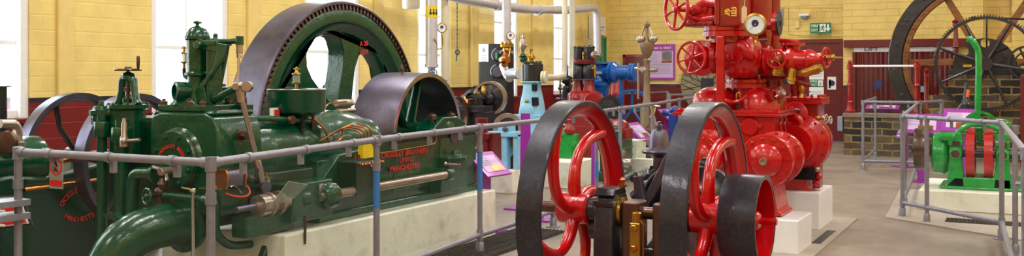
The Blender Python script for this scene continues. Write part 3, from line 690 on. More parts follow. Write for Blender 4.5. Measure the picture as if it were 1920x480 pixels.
# bed
q = B()
q.prism([(5.9, .44), (8.36, .44), (8.36, 1.0), (8.1, 1.04), (6.9, 1.03), (6.75, .98), (6.2, .93), (5.9, .7)], (-4.74, 0, 0), (0, 1, 0), (0, 0, 1), -.14)
q.prism([(5.9, .44), (8.36, .44), (8.36, 1.0), (8.1, 1.04), (6.9, 1.03), (6.75, .98), (6.2, .93), (5.9, .7)], (-5.74, 0, 0), (0, 1, 0), (0, 0, 1), .14)
q.bx(-5.7, -4.8, 5.9, 8.36, .44, .56); q.bx(-5.7, -4.8, 6.0, 6.9, .5, .9); q.bx(-5.7, -4.78, 8.26, 8.36, .5, 1.0)
q.bx(-4.735, -4.70, 5.9, 8.36, .44, .5); q.bx(-4.76, -4.69, 6.85, 8.36, 1.005, 1.035)
bed = obj(q, 'bed', M['green'], E, .012)
q = B(); q.prism([(6.92, .56), (7.62, .56), (7.55, .97), (6.98, .97)], (-4.742, 0, 0), (0, 1, 0), (0, 0, 1), .012); q.prism([(7.68, .6), (8.3, .6), (8.3, .97), (7.68, .97)], (-4.742, 0, 0), (0, 1, 0), (0, 0, 1), .012)
obj(q, 'side_panel', M['green2'], E, .008, label='olive green panel with red lettering')
q = B(); yc = P(757, 290, x=-4.72).y
for s_, px, py, wpx, sz in (('CROSSLEY BROTHERS', 759, 287, 86, .062), ('LIMITED', 762, 300, 26, .05), ('MANCHESTER', 759, 314, 55, .062)):
    c = P(px, py, x=-4.722); w_ = P(px + wpx / 2, py, x=-4.72).y - P(px - wpx / 2, py, x=-4.72).y
    textmesh(q, s_, c, (0, 1, 0), (0, 0, 1), sz, w_, .003)
obj(q, 'lettering', M['redink'], E)
q = B(); q.tube(rnd([P(712, 287, x=-4.70), P(740, 283, x=-4.70), P(806, 272, x=-4.70), P(817, 268, x=-4.70), P(818, 256, x=-4.70)], .05), .006, 6); obj(q, 'oil_pipe', M['copper'], E)
# barrel
q = B()
q.lathe((ox, 0, oz), (0, 1, 0), [(.2, 5.0), (.25, 5.05), (.255, 5.45), (.27, 5.5), (.27, 5.62), (.262, 5.7), (.265, 6.35), (.275, 6.42), (.285, 6.5), (.28, 6.62), (.25, 6.8), (.2, 6.95), (.2, 7.0)], 56)
obj(q, 'cylinder_barrel', G, E)
# head block
q = B()
prof = [(-.37, -.45), (.27, -.45), (.27, .12), (.26, .22), (.22, .29), (.15, .315), (-.27, .315), (-.34, .29), (-.37, .22)]
q.prism([(ox + a, oz + c) for a, c in prof], (0, 4.98, 0), (1, 0, 0), (0, 0, 1), -.44)
q.bx(ox - .33, ox + .21, 5.0, 5.4, oz + .30, oz + .335)
obj(q, 'cylinder_head_block', G, E, .03)
dc = P(325, 300, y=4.93)
q = B(); q.lathe((dc.x, 5.06, dc.z), (0, -1, 0), [(.245, 0), (.235, .06), (.215, .09), (.205, .11), (.205, .125), (.195, .14), (.1, .143), (.0, .143)], 56)
q.bolts((dc.x, 4.92, dc.z), (0, -1, 0), .165, 8, .016, .02, .4)
hd = obj(q, 'cylinder_cover', G, E)
q = B(); q.lathe((dc.x, 4.948, dc.z), (0, -1, 0), [(.2065, 0), (.2065, .01), (.2, .012), (.2, .0)], 64, True)
obj(q, 'painted_line', M['copper'], hd)
q = B(); arctext(q, 'CROSSLEY BROS', (dc.x, 4.916, dc.z - .03), (1, 0, 0), (0, 0, 1), .125, PI / 2, 2.2, .034)
obj(q, 'lettering', M['redink'], hd)
q = B(); cc = V((dc.x, 4.91, dc.z - .07)); q.cyl(cc, cc + V((0, -.07, 0)), .028); q.hexb(cc + V((0, -.07, 0)), (0, -1, 0), .03, .03); q.tube([cc + V((0, -.05, 0)), cc + V((-.07, -.1, .03))], .014, 8); q.tube([cc + V((0.0, -.05, 0)), cc + V((.05, -.08, -.06))], .012, 8)
obj(q, 'igniter_plug', M['bronze'], hd)
# bolt on the block side
q = B(); c = P(452, 254, x=-4.83); q.lathe(c, (1, 0, 0), [(.05, -.03), (.045, .0), (.03, .005), (.03, .02)], 16); q.hexb(c + V((.02, 0, 0)), (1, 0, 0), .033, .04); obj(q, 'side_nut', M['rust'], E)
# tower on top : valve column, dome, bracket
tz = oz + .335; bx, by = -5.2, 5.12
q = B(); q.bx(bx - .2, bx + .23, by - .13, by + .2, tz - .01, tz + .035)
q.lathe((bx - .02, by, tz), (0, 0, 1), [(.14, .03), (.13, .05), (.1, .09)], 24)
obj(q, 'valve_base_plate', G, E, .01)
q = B()
for dx, dy in ((-.17, -.1), (.08, -.11), (-.17, .17), (.2, .16), (.2, -.1)): q.hexb((bx + dx, by + dy, tz + .03), (0, 0, 1), .026, .03); q.cyl((bx + dx, by + dy, tz + .05), (bx + dx, by + dy, tz + .075), .013)
obj(q, 'holding_nut', M['rust'], E)
cx_ = P(370, 120, y=by).x; zt = P(370, 68, y=by).z; zr = P(370, 100, y=by).z
q = B(); q.lathe((cx_, by, 0), (0, 0, 1), [(.085, tz + .02), (.08, tz + .06), (.07, tz + .12), (.066, zt - .3), (.07, zt - .2), (.072, zt - .03), (.088, zt - .02), (.088, zt + .0), (.06, zt + .005), (.0, zt + .01)], 36)
vt = obj(q, 'valve_column', G, E)
q = B(); q.lathe((cx_, by, zt), (0, 0, 1), [(.085, 0), (.08, .02), (.062, .05), (.03, .068), (.015, .072), (.012, .085), (.03, .09), (.03, .1), (.018, .108), (0, .11)], 32); obj(q, 'dome_cap', G, vt)
q = B(); c = V((cx_ - .045, by - .075, tz + .13)); q.lathe(c, (-.4, -1, .05), [(.062, -.03), (.066, .05), (.064, .07), (.044, .075), (.042, .02), (0, .02)], 28); obj(q, 'port_flange', G, vt)
obj(B().lathe(c, (-.4, -1, .05), [(.041, .022), (.0, .024)], 24), 'port_opening', M['cavity'], vt)  # black disc painted as the shade inside the port
q = B(); q.lathe((cx_, by, tz + .23), (0, 0, 1), [(.072, 0), (.085, .01), (.085, .025), (.072, .035)], 32); obj(q, 'column_collar', G, vt)
# bracket plates (A frame)
for yy in (by - .06, by + .09):
    q = B(); xa = P(386, 80, y=yy).x; xb = P(426, 80, y=yy).x; z8 = P(400, 76, y=yy).z
    q.prism([(cx_ + .03, z8 + .02), (xb + .0, z8 - .03), (xb - .015, z8 - .1), (cx_ + .12, tz + .16), (cx_ + .15, tz + .04), (cx_ + .01, tz + .04), (cx_ + .02, tz + .12), (xb - .14, z8 - .2), (xb - .1, z8 - .08), (cx_ + .04, z8 - .05)], (0, yy, 0), (1, 0, 0), (0, 0, 1), -.03)
    obj(q, 'rocker_bracket', G, E, .006)
q = B(); xb = P(420, 80, y=by).x; z8 = P(400, 80, y=by).z; q.bx(cx_, xb - .02, by - .07, by + .1, z8 - .02, z8 + .01); q.cyl((cx_ + .09, by - .1, z8 - .02), (cx_ + .09, by + .13, z8 - .02), .028)
q.bx(cx_ + .13, cx_ + .16, by - .05, by + .08, tz + .02, z8 - .05)
q.hexb((cx_ + .15, by + .02, z8 + .01), (0, 0, 1), .02, .03); q.sph((cx_ + .15, by + .02, z8 + .05), .018, 10); obj(q, 'bracket_top', G, E, .005)
jt = P(449, 76, y=by + .02); q = B(); q.tube([P(384, 80, y=by), P(430, 78, y=by), jt], [.03, .018, .02], 10); q.lathe(jt, (0, 0, 1), [(.028, -.03), (.028, .03)], 14); obj(q, 'rocker_arm', G, E)
j2 = P(446, 162, y=by - .02)
q = B(); q.cyl(jt + V((0, 0, -.09)), jt + V((0, 0, .02)), .022); q.cyl(jt, j2, .009, None, 12); q.hexb(jt + V((0, 0, -.12)), (0, 0, 1), .02, .03); obj(q, 'valve_rod', M['bronze'], E)
q = B(); q.tube([P(352, 196, y=by), P(385, 192, y=by), P(415, 180, y=by), j2], [.045, .04, .032, .022], 12); obj(q, 'lower_lever', G, E)
q = B(); q.lathe(j2, (.5, -1, 0), [(.028, -.07), (.032, -.06), (.032, -.02), (.024, 0), (.028, .04), (.024, .055), (0, .055)], 20); q.lathe(j2 + V((.07, .02, 0)), (.5, -1, 0), [(.034, -.03), (.034, .04)], 16)
q.cyl(j2 + V((.02, 0, -.02)), j2 + V((.03, 0, -.11)), .032, .025)
obj(q, 'lever_joint', M['bronze'], E)
e1 = P(458, 205, y=by + .0); e2 = P(494, 350, x=-4.72)
q = B(); q.tube([j2 + V((.03, 0, -.08)), e1, j2.lerp(e2, .72)], [.018, .019, .02], 12); q.tube([j2.lerp(e2, .72) , j2.lerp(e2, .74), j2.lerp(e2, .88), j2.lerp(e2, .9), e2], [.024, .028, .028, .022, .026], 14)
obj(q, 'push_rod', M['bronze'], E)
q = B(); q.lathe(e2, (1, -.3, 0), [(.04, -.04), (.04, .04)], 16); q.lathe(P(500, 372, x=-4.72), (1, -.3, 0), [(.03, -.04), (.03, .04)], 16); q.box(e2.lerp(P(500, 372, x=-4.72), .5), (.05, .03, .1)); obj(q, 'rod_end', M['steel'], E)
# bigger bits behind the tower: rear lever block
q = B(); c = P(425, 165, y=5.4); q.bx(c.x - .06, c.x + .1, 5.3, 5.5, tz - .02, c.z - .0); q.bx(c.x - .09, c.x + .13, 5.28, 5.52, c.z - .03, c.z + .01); q.bx(c.x + .1, c.x + .24, 5.3, 5.42, tz - .06, c.z - .11)
obj(q, 'gas_valve_block', G, E, .012)
q = B(); q.hexb((c.x, 5.35, c.z), (0, 0, 1), .03, .03); q.hexb((c.x + .17, 5.35, c.z - .11), (0, 0, 1), .024, .06); q.hexb((c.x + .24, 5.32, c.z - .12), (0, 0, 1), .02, .06); obj(q, 'valve_nut', M['rust'], E)
# drip lubricators
def lubricator(par, c, h, name='sight_lubricator', k=1.):
    c = V(c); q = B(); q.lathe(c, (0, 0, 1), [(.008 * k, 0), (.008 * k, .25 * h), (.018 * k, .27 * h), (.026 * k, .3 * h), (.026 * k, .33 * h), (0, .33 * h)], 16)
    q.lathe(c, (0, 0, 1), [(.026 * k, .66 * h), (.026 * k, .7 * h), (.012 * k, .74 * h), (.008 * k, .8 * h), (.008 * k, .95 * h), (0, h)], 16); q.tube([c + V((-.02 * k, 0, .9 * h)), c + V((.02 * k, 0, .9 * h))], .005 * k, 6)
    o = obj(q, name, M['brass'], par); obj(B().lathe(c, (0, 0, 1), [(.02 * k, .33 * h), (.02 * k, .66 * h)], 16), 'glass_cup', M['perspex'], o); return o
c = P(345, 128, y=by); lubricator(E, c + V((0, 0, -.01)), .17); q = B(); q.tube(rnd([c, c + V((0, 0, -.06)), V((cx_ - .02, by, c.z - .09))], .03), .012, 8); obj(q, 'lubricator_elbow', M['dkgreen'], E)
# left water yoke tower
yt = 5.05; tx = P(240, 150, y=yt).x
zz = lambda py: P(240, py, y=yt).z
q = B(); q.lathe((tx, yt, 0), (0, 0, 1), [(.13, zz(300)), (.125, zz(215)), (.125, zz(206)), (.15, zz(203)), (.15, zz(196)), (.1, zz(195))], 32)
q.bolts((tx, yt, zz(196)), (0, 0, 1), .13, 8, .012, .012); vb = obj(q, 'valve_body', G, E)
q = B()
for sg in (-1, 1):
    pts = [(tx + sg * .1, yt, zz(196)), (tx + sg * .082, yt, zz(188)), (tx + sg * .065, yt, zz(172)), (tx + sg * .058, yt, zz(152)), (tx + sg * .03, yt, zz(145)), (tx, yt, zz(143))]
    q.tube(pts, [.035, .03, .027, .03, .035, .035], 12)
q.lathe((tx, yt, 0), (0, 0, 1), [(.03, zz(152)), (.045, zz(148)), (.04, zz(142)), (.02, zz(138))], 20); q.cyl((tx, yt, zz(192)), (tx, yt, zz(184)), .04)
obj(q, 'valve_yoke', G, vb)
q = B(); q.cyl((tx, yt, zz(192)), (tx, yt, zz(133)), .014); q.hexb((tx, yt, zz(172)), (0, 0, 1), .03, .035); obj(q, 'valve_stem', M['rust'], vb)
hwv = handwheel(vb, (tx, yt, zz(132)), (0, 0, 1), .088, M['rust'], .009, 5) if False else None
q = B(); q.lathe((tx, yt, zz(133)), (0, 0, 1), [(0, 0), (.092, 0), (.097, .008), (.092, .016), (.03, .012), (.025, .03), (0, .03)], 32); hx = P(259, 128, y=yt); q.lathe((hx.x, yt, zz(131)), (0, 0, 1), [(.008, 0), (.012, .03), (.014, .09), (.01, .1), (0, .1)], 12)
obj(q, 'crank_handwheel', M['rust'], E)
# branch bodies left of tower
c = P(190, 212, y=4.95); q = B()
q.lathe((c.x, 4.95, 0), (0, 0, 1), [(.07, c.z - .08), (.07, c.z - .02), (.085, c.z - .01), (.085, c.z + .02), (.06, c.z + .03), (.05, c.z + .05)], 24); q.bolts((c.x, 4.95, c.z + .02), (0, 0, 1), .07, 6, .012, .012)
q.tube(rnd([(c.x, 4.95, c.z - .05), (c.x + .1, 4.98, c.z + .02), (tx, yt, c.z - .05)], .05), .05, 14); q.hexb((c.x, 4.95, c.z + .05), (0, 0, 1), .02, .04)
obj(q, 'branch_valve', G, E)
# the side pipe down (px 182-200) and second (215-235)
for pxx, r_, zt_ in ((191, .035, 215), (228, .045, 225)):
    c = P(pxx, zt_, y=4.9); q = B(); q.cyl((c.x, 4.9, 0.0), (c.x, 4.9, c.z), r_, None, 20); q.lathe((c.x, 4.9, c.z), (0, 0, 1), [(r_ * 1.5, -.16), (r_ * 1.6, -.15), (r_ * 1.6, -.06), (r_ * 1.5, -.05)], 20); q.lathe((c.x, 4.9, 0), (0, 0, 1), [(r_ * 2, 0.001), (r_ * 2, .02), (r_, .03)], 20)
    obj(q, 'stand_pipe', G, E)
q = B(); a = P(222, 238, y=4.8); q.lathe((a.x, 4.85, a.z - .14), (0, 0, 1), [(.03, 0), (.03, .06), (.02, .08), (.02, .16), (.012, .18), (.012, .2), (0, .2)], 14); q.tube([P(226, 265, y=4.85), P(262, 262, y=4.85)], .012, 8); q.sph(P(232, 264, y=4.83), .025, 10)
obj(q, 'drain_cock', M['bronze'], E)
# box behind (top left of head block)
q = B(); q.bx(P(262, 215, y=5.2).x - .12, ox - .3, 5.05, 5.45, .55, oz + .27); obj(q, 'water_jacket_box', M['dkgreen'], E, .03)
# S pipe and big exhaust elbow
q = B(); q.tube(rnd([P(290, 325, y=4.85), P(252, 325, y=4.85), P(248, 350, y=4.85), P(246, 420, y=4.85), P(250, 460, y=4.9)], .07, 6), .042, 16); q.lathe(P(286, 325, y=4.85), (1, 0, 0), [(.055, 0), (.055, .03)], 18)
obj(q, 'water_pipe', G, E)
pts = bez((dc.x + .06, 4.95, .54), (dc.x - .02, 4.6, .57), (dc.x - .12, 4.46, .44), (dc.x - .13, 4.46, .1), 14)
q = B(); q.tube(pts, .148, 32); q.tube([pts[-1], V((pts[-1].x, pts[-1].y, .002))], .148, 32); q.lathe(V((pts[-1].x, pts[-1].y, 0)), (0, 0, 1), [(.2, .001), (.2, .03), (.14, .035)], 28)
q.lathe((dc.x + .06, 4.97, .54), (0, -1, 0), [(.2, -.02), (.2, .02), (.15, .03)], 28); q.bolts((dc.x + .06, 4.95, .54), (0, -1, 0), .175, 8, .014, .015)
ex_ = obj(q, 'exhaust_elbow', G, E)
q = B(); q.prism([(-.09, .02), (-.13, .05), (-.02, .065), (.02, .03)], pts[6] + V((-.06, -.02, .1)), (1, 0, 0), (0, 0, 1), .05); obj(q, 'exhaust_lug', G, ex_)
handwheel(E, P(275, 368, y=4.72), (-.25, -1, .1), .05, G, .010, 4, hub=.016)
q = B(); c = P(275, 368, y=4.74); q.cyl(c, P(300, 365, y=4.9), .014); q.sph(P(300, 360, y=4.85), .04, 14); q.lathe(P(300, 385, y=4.85), (0, 0, 1), [(.03, 0), (.03, .06)], 14); q.lathe(P(305, 345, y=4.85), (0, 0, 1), [(.02, -.04), (.035, 0), (.02, .04)], 14)
obj(q, 'gas_cock', M['rust'], E)
q = B(); q.tube([P(308, 366, y=4.84), P(390, 374, y=4.84)], .022, 14); q.tube(rnd([P(380, 374, y=4.84), P(402, 378, y=4.86), P(404, 440, y=4.95), P(430, 462, y=5.1), P(470, 458, y=5.3)], .08), .03, 12); obj(q, 'gas_pipe', M['green'], E)
q = B(); c = P(362, 362, y=4.8); q.hexb(c, (0, 0, 1), .02, .03); q.tube([c + V((-.1, 0, .03)), c + V((.02, 0, .02))], .008, 6); q.cyl(c, (c.x, 4.8, .02), .012); obj(q, 'needle_valve', M['bright'], E)
# magneto with copper ends and red wire
mc = P(424, 335, x=-4.78)
q = B(); 
q.prism([(a, c) for a, c in ((-.075, -.055), (.075, -.055), (.085, .03), (.07, .06), (-.07, .06), (-.085, .03))], mc + V((0, -.07, 0)), (1, 0, 0), (0, 0, 1), -.16)
mg = obj(q, 'magneto', M['steel'], E, .012)
for yy in (-.085, .09):
    q = B(); q.prism([(a * 1.08, c * 1.1) for a, c in ((-.075, -.055), (.075, -.055), (.085, .03), (.07, .06), (-.07, .06), (-.085, .03))], mc + V((0, yy, 0)), (1, 0, 0), (0, 0, 1), -.015); obj(q, 'magneto_plate', M['copper'], mg)
q = B(); q.tube(bez(mc + V((-.06, -.1, .0)), mc + V((.05, -.1, -.13)), mc + V((.22, .1, -.16)), P(463, 348, x=-4.72), 12), .006, 6); obj(q, 'red_wire', M['wire'], mg)
q = B(); q.bx(mc.x - .16, mc.x + .05, mc.y - .1, mc.y + .16, .62, mc.z - .055); q.bx(mc.x - .1, mc.x + .02, mc.y + .1, 5.9, .7, .86); obj(q, 'magneto_bracket', M['dkgreen'], E, .012)
q = B(); a = P(455, 335, x=-4.75)
for dx, dy, r_ in ((0, 0, .022), (.01, .07, .03), (-.01, .14, .024), (.02, .2, .032)): q.sph(a + V((dx, dy, -dy * .1)), r_, 10); 
q.tube([a, a + V((0, .24, -.02))], .012, 8); q.tube([a + V((.02, .1, .0)), a + V((.05, .1, .06))], .008, 6); obj(q, 'trip_gear', M['black'], E)
q = B(); q.tube(bez(P(430, 350, x=-4.7), P(438, 345, x=-4.7), P(448, 355, x=-4.7), P(452, 362, x=-4.7), 6), .014, 8, flat=.4); q.lathe(P(478, 372, x=-4.7), (1, 0, 0), [(.02, 0), (.02, .03)], 12); obj(q, 'trip_lever', M['bright'], E)
lubricator(E, P(500, 352, x=-4.72) + V((0, 0, -.02)), .13, k=1.2)
# cam and side shaft
sa = P(622, 373, x=-4.6); sb = P(842, 326, x=-4.6); sy = sb - sa; sd = sy.normalized(); s0 = sa - sd * 1.12
q = B(); q.cyl(V((-4.6, sa.y - .15, .66)), V((-4.6, sb.y + .02, .66)), .036, None, 24); obj(q, 'side_shaft', M['bronze'], E)
zc = .66
q = B(); yc = P(500, 390, x=-4.66).y
for y0, y1, r_ in ((-.12, -.08, .03), (-.09, .0, .075), (0, .02, .085), (.03, .09, .06), (.09, .12, .085), (.13, .22, .055)): q.cyl((-4.66, yc + y0, zc), (-4.66, yc + y1, zc), r_, None, 28)
obj(q, 'cam_drum', M['bronze'], E)
q = B(); q.cyl((-4.66, yc - .3, zc), (-4.66, sa.y, zc), .022); obj(q, 'cam_shaft', M['steel'], E)
q = B(); q.bx(-4.85, -4.6, yc + .2, sa.y + .02, .5, .78); q.lathe((-4.6, sa.y - .12, .66), (0, 1, 0), [(.06, 0), (.1, .03), (.1, .12), (.06, .16)], 24); q.lathe((-4.66, yc + .3, .66), (0, 1, 0), [(.05, 0), (.08, .02), (.08, .1), (.05, .12)], 24)
q.bx(-4.8, -4.66, yc - .2, yc + .3, .45, .6); q.prism([(.0, .05), (.2, .4), (.32, .4), (.14, .05)], (-4.72, yc - .1, 0), (0, 1, 0), (0, 0, 1), -.06)
obj(q, 'side_shaft_housing', G, E, .015)
q = B(); a = P(603, 352, x=-4.58); q.bx(a.x - .02, a.x, a.y - .025, a.y + .03, a.z - .05, a.z + .03); obj(q, 'housing_tag', M['bright'], E)
q = B(); q.prism([(0, 0), (.22, .03), (.30, .14), (.06, .2)], P(506, 385, x=-4.56) , (0, 1, 0), (.55, 0, .83), .006); obj(q, 'perspex_guard', M['perspex'], E)
q = B(); a = P(572, 405, x=-4.55); q.cyl(a, a + V((0, 0, -.2)), .012, .008); obj(q, 'drain_rod', M['rust'], E)
q = B(); q.prism([(-.09, 0), (.06, 0), (.03, .19), (-.03, .22), (-.08, .17)], V((-4.74, sb.y - .02, .5)), (0, 1, 0), (0, 0, 1), .12); q.lathe((-4.6, sb.y - .02, zc), (0, 1, 0), [(.045, -.04), (.055, -.03), (.055, .05), (.04, .06)], 20)
q.bx(-4.8, -4.64, sb.y + .06, sb.y + .4, .5, .8); q.lathe((-4.66, sb.y + .22, .8), (0, 0, 1), [(.1, -.04), (.1, 0), (.05, .02), (.04, .06)], 20)
obj(q, 'shaft_bearing', G, E, .01)
q = B(); a = P(850, 307, x=-4.6); q.tube([P(834, 307, x=-4.6), P(862, 308, x=-4.6)], .010, 8); q.sph(P(835, 307, x=-4.6), .018); obj(q, 'oiler_handle', M['bright'], E)
# water funnel bowl
fc = P(556, 190, x=-5.0); fz = P(556, 166, x=-5.0).z; fR = .222
q = B(); q.lathe((fc.x, fc.y, 0), (0, 0, 1), [(.06, 1.22), (.065, fz - .24), (.1, fz - .215), (.16, fz - .205), (fR * .93, fz - .18), (fR, fz - .14), (fR, fz - .01), (fR * 1.01, fz), (fR * .96, fz), (fR * .96, fz - .005), (0, fz + .005)], 48)
fb = obj(q, 'tundish_bowl', G, E)
obj(B().lathe((fc.x, fc.y, fz - .012), (0, 0, 1), [(fR * 1.005, 0), (fR * 1.02, .006), (fR * 1.005, .012)], 48, True), 'bowl_rim', M['bronze'], fb)
lubricator(fb, (fc.x, fc.y, fz - .01), .18, k=1.4)
q = B(); q.cyl((fc.x, fc.y, 1.1), (fc.x, fc.y, fz - .2), .07, None, 24); q.lathe((fc.x, fc.y, 1.16), (0, 0, 1), [(.09, 0), (.09, .03), (.075, .05)], 24)
c2 = P(590, 240, x=-4.9); q.cyl((c2.x, c2.y, c2.z - .26), (c2.x, c2.y, c2.z + .0), .05, None, 20); q.lathe((c2.x, c2.y, c2.z), (0, 0, 1), [(.058, -.03), (.058, .0), (.03, .02), (.03, .05)], 20)
obj(q, 'bowl_stand', G, E)
q = B()
for k in range(9): q.lathe(P(566, 258 - k * 4.5, x=-4.88), (0, 0, 1), [(.018, 0), (.024, .006), (.018, .012)], 12)
q.cyl(P(566, 275, x=-4.88), P(566, 215, x=-4.88), .012); obj(q, 'governor_spring', M['black'], E)
q = B(); q.tube([P(452, 221, x=-4.9), P(520, 223, x=-4.9), P(588, 228, x=-4.9)], .022, 12); obj(q, 'cross_rod', G, E)
q = B(); q.lathe(P(544, 225, x=-4.88), (1, 0, 0), [(.032, 0), (.032, .03)], 16); q.hexb(P(544, 225, x=-4.85), (1, 0, 0), .02, .02); q.tube([P(587, 215, x=-4.88), P(587, 245, x=-4.88)], .014, 10); q.tube([P(587, 205, x=-4.88), P(587, 215, x=-4.88)], .006, 6); obj(q, 'rod_joint', M['rust'], E)
q = B(); a = P(514, 212, x=-5.0); q.bx(a.x, a.x + .006, a.y - .05, a.y + .05, a.z - .05, a.z + .04); cd = obj(q, 'label_card', M['paper'], E)
q = B(); a = P(518, 213, x=-4.99); q.bx(a.x, a.x + .006, a.y - .02, a.y + .03, a.z - .03, a.z + .03); obj(q, 'card_mark', M['redink'], cd)
# oil lubricator box and copper pipes
lc = P(672, 300, x=-4.66)
q = B(); q.bx(-4.74, -4.56, lc.y - .16, lc.y + .16, .62, lc.z + .0); ob = obj(q, 'oil_box', M['blue'] if 0 else M['dkgreen'], E, .01)
q = B(); a = P(680, 282, x=-4.6); q.bx(-4.62, -4.57, lc.y - .06, lc.y + .09, lc.z + .02, lc.z + .16); obj(q, 'yellow_sight_glass', M['yellow'], ob)
q = B()
for k in range(7):
    yy = lc.y - .12 + k * .045; q.lathe((-4.6, yy, lc.z - .02), (1, 0, 0), [(.014, 0), (.014, .05), (.009, .055), (.009, .07)], 8); q.lathe((-4.6, yy, lc.z + .02), (0, 0, 1), [(.011, 0), (.011, .03)], 8); q.sph((-4.53, yy, lc.z - .02), .014, 8)
obj(q, 'feed_screw', M['copper'], ob)
for k in range(4):
    y_ = lc.y - .05 + k * .045; q = B(); q.tube(rnd([(-4.6, y_, lc.z + .15), (-4.6, y_, lc.z + .23 + .01 * k), (-4.72, y_ - .08, lc.z + .26 + .01 * k), (-4.82, y_ - .22 - .05 * k, lc.z + .16)], .04), .006, 6); obj(q, 'copper_feed_pipe', M['copper'], ob)
q = B(); q.tube(rnd([P(588, 222, x=-4.8), P(612, 245, x=-4.8), P(616, 270, x=-4.8), P(640, 262, x=-4.8), P(645, 238, x=-4.8)], .06), .008, 6); q.tube(rnd([P(606, 215, x=-5.0), P(612, 195, x=-5.0), P(650, 190, x=-5.0)], .05), .007, 6); obj(q, 'copper_pipe', M['copper'], E)
q = B(); a = P(640, 197, x=-5.3); q.tube([P(632, 208, x=-5.2), P(664, 206, x=-5.2)], .02, 10); q.lathe(P(648, 193, x=-5.2), (.3, 1, 0), [(.03, -.1), (.035, 0), (.03, .06)], 16); obj(q, 'oil_ring_pipe', M['bronze'], E)
# ----- wheels
SY, SZ_ = 7.91, .98
q = B(); pr = .595
q.lathe((0, SY, SZ_), (1, 0, 0), [(pr, -5.48), (pr + .004, -5.24), (pr, -5.0), (pr - .045, -5.0), (pr - .045, -5.48)], 96, True)
pul = obj(q, 'belt_pulley_rim', M['steel'], E)
hc = P(697, 237, x=-5.24); hd_ = (hc - V((-5.24, SY, SZ_))).normalized()
q = B(); tt = V((1, 0, 0)).cross(hd_)
q.prism([(.062 * math.cos(a), .125 * math.sin(a)) for a in [k * PI / 12 for k in range(24)]], hc - hd_ * .1, (1, 0, 0), tt, .2)
cut = obj(q, 'cutter', M['cavity'], E)
if (cut.data.vertices[24].co - cut.data.vertices[0].co).dot(hd_) < 0:
    for vv in cut.data.vertices[24:]: vv.co += hd_ * .4
md = pul.modifiers.new('hole', 'BOOLEAN'); md.operation = 'DIFFERENCE'; md.object = cut; md.solver = 'EXACT'
bpy.context.view_layer.update(); dg = bpy.context.evaluated_depsgraph_get(); nm_ = bpy.data.meshes.new_from_object(pul.evaluated_get(dg)); pul.modifiers.clear(); pul.data = nm_
bpy.data.objects.remove(cut)
obj(B().lathe((0, SY, SZ_), (1, 0, 0), [(pr - .001, -4.999), (pr - .001, -4.996), (pr - .042, -4.996), (pr - .042, -4.999)], 96, True), 'bright_rim_edge', M['bright'], pul)
# elliptical hand hole, shown as a dark inset plate and a pipe end
hc = P(697, 237, x=-5.27)
q = B()
for k in range(6):
    a = k * PI / 3 + .2; d = V((0, math.cos(a), math.sin(a))); c = V((-5.24, SY, SZ_))
    q.tube([c + d * .1, c + d * (pr - .04)], [.06, .045], 12, flat=.5)
q.lathe((0, SY, SZ_), (1, 0, 0), [(.07, -5.46), (.13, -5.45), (.13, -5.05), (.07, -5.04)], 24); obj(q, 'pulley_spokes', G, E)
q = B(); q.cyl((-6.4, SY, SZ_), (-4.72, SY, SZ_), .065, None, 24); obj(q, 'crankshaft', M['steel'], E)
q = B()
for xx in (-4.87, -5.68):
    q.lathe((0, SY, SZ_ + .02), (1, 0, 0), [(.1, xx - .1), (.14, xx - .08), (.14, xx + .08), (.1, xx + .1)], 28); q.bx(xx - .09, xx + .09, SY - .26, SY + .26, .9, 1.07)
q.prism([(-.3, 1.0), (.36, 1.0), (.3, 1.1), (.15, 1.16), (-.1, 1.16), (-.24, 1.08)], (-4.78, SY, 0), (0, 1, 0), (0, 0, 1), -.2)
obj(q, 'main_bearing', G, E, .015)
q = B()
for yy in (-.17, .17): q.cyl((-4.86, SY + yy, 1.05), (-4.86, SY + yy, 1.2), .02); q.hexb((-4.86, SY + yy, 1.14), (0, 0, 1), .045, .045)
obj(q, 'bearing_nut', M['rust'], E)
q = B(); q.sph((-5.24, SY - .1, SZ_ + pr + .03), .02, 10); q.tube([V((-5.24, SY - .1, SZ_ + pr - .01)), V((-5.24, SY - .1, SZ_ + pr + .03))], .008, 6); ringp = [V((-5.24, SY - .1 + .025 * math.cos(a), SZ_ + pr + .04 + .025 * math.sin(a))) for a in [k * PI / 6 for k in range(12)]]; q.tube(ringp, .006, 6, True); obj(q, 'lifting_eye', M['rust'], E)
# flywheel : rim, teeth ring, green web with arched spokes
fR = 1.3; fx0, fx1 = -6.32, -5.95
q = B(); q.lathe((0, SY, SZ_), (1, 0, 0), [(fR, fx0), (fR, fx1 - .012), (fR - .012, fx1), (fR - .03, fx1), (fR - .03, fx0 + .02), (fR - .03, fx0)], 144, True); obj(q, 'flywheel_rim', M['steel'], E)
q = B(); NT = 132
c = V((0, SY, SZ_))
for k in range(NT):
    a = 2 * PI * k / NT; d = V((0, math.cos(a), math.sin(a))); e = V((0, -math.sin(a), math.cos(a)))
    q.box(V((fx1 - .04, SY, SZ_)) + d * (fR - .055), (.07, .028, .05), Matrix((V((1, 0, 0)), e, d)).transposed(), .8)
q.lathe((0, SY, SZ_), (1, 0, 0), [(fR - .03, fx1 - .03), (fR - .03, fx1 - .1), (fR - .09, fx1 - .1), (fR - .09, fx1 - .075), (fR - .06, fx1 - .07)], 120, True)
obj(q, 'barring_teeth', M['rust'], E)
q = B(); q.lathe((0, SY, SZ_), (1, 0, 0), [(fR - .075, fx1 - .02), (fR - .10, fx1 - .012), (fR - .2, fx1 - .018), (fR - .225, fx1 - .06), (fR - .3, fx1 - .1), (fR - .32, fx1 - .14), (fR - .3, fx0 + .08), (fR - .1, fx0 + .03), (fR - .05, fx0 + .03), (fR - .05, fx1 - .06)], 120, True)
NS = 6; a0 = math.radians(17)
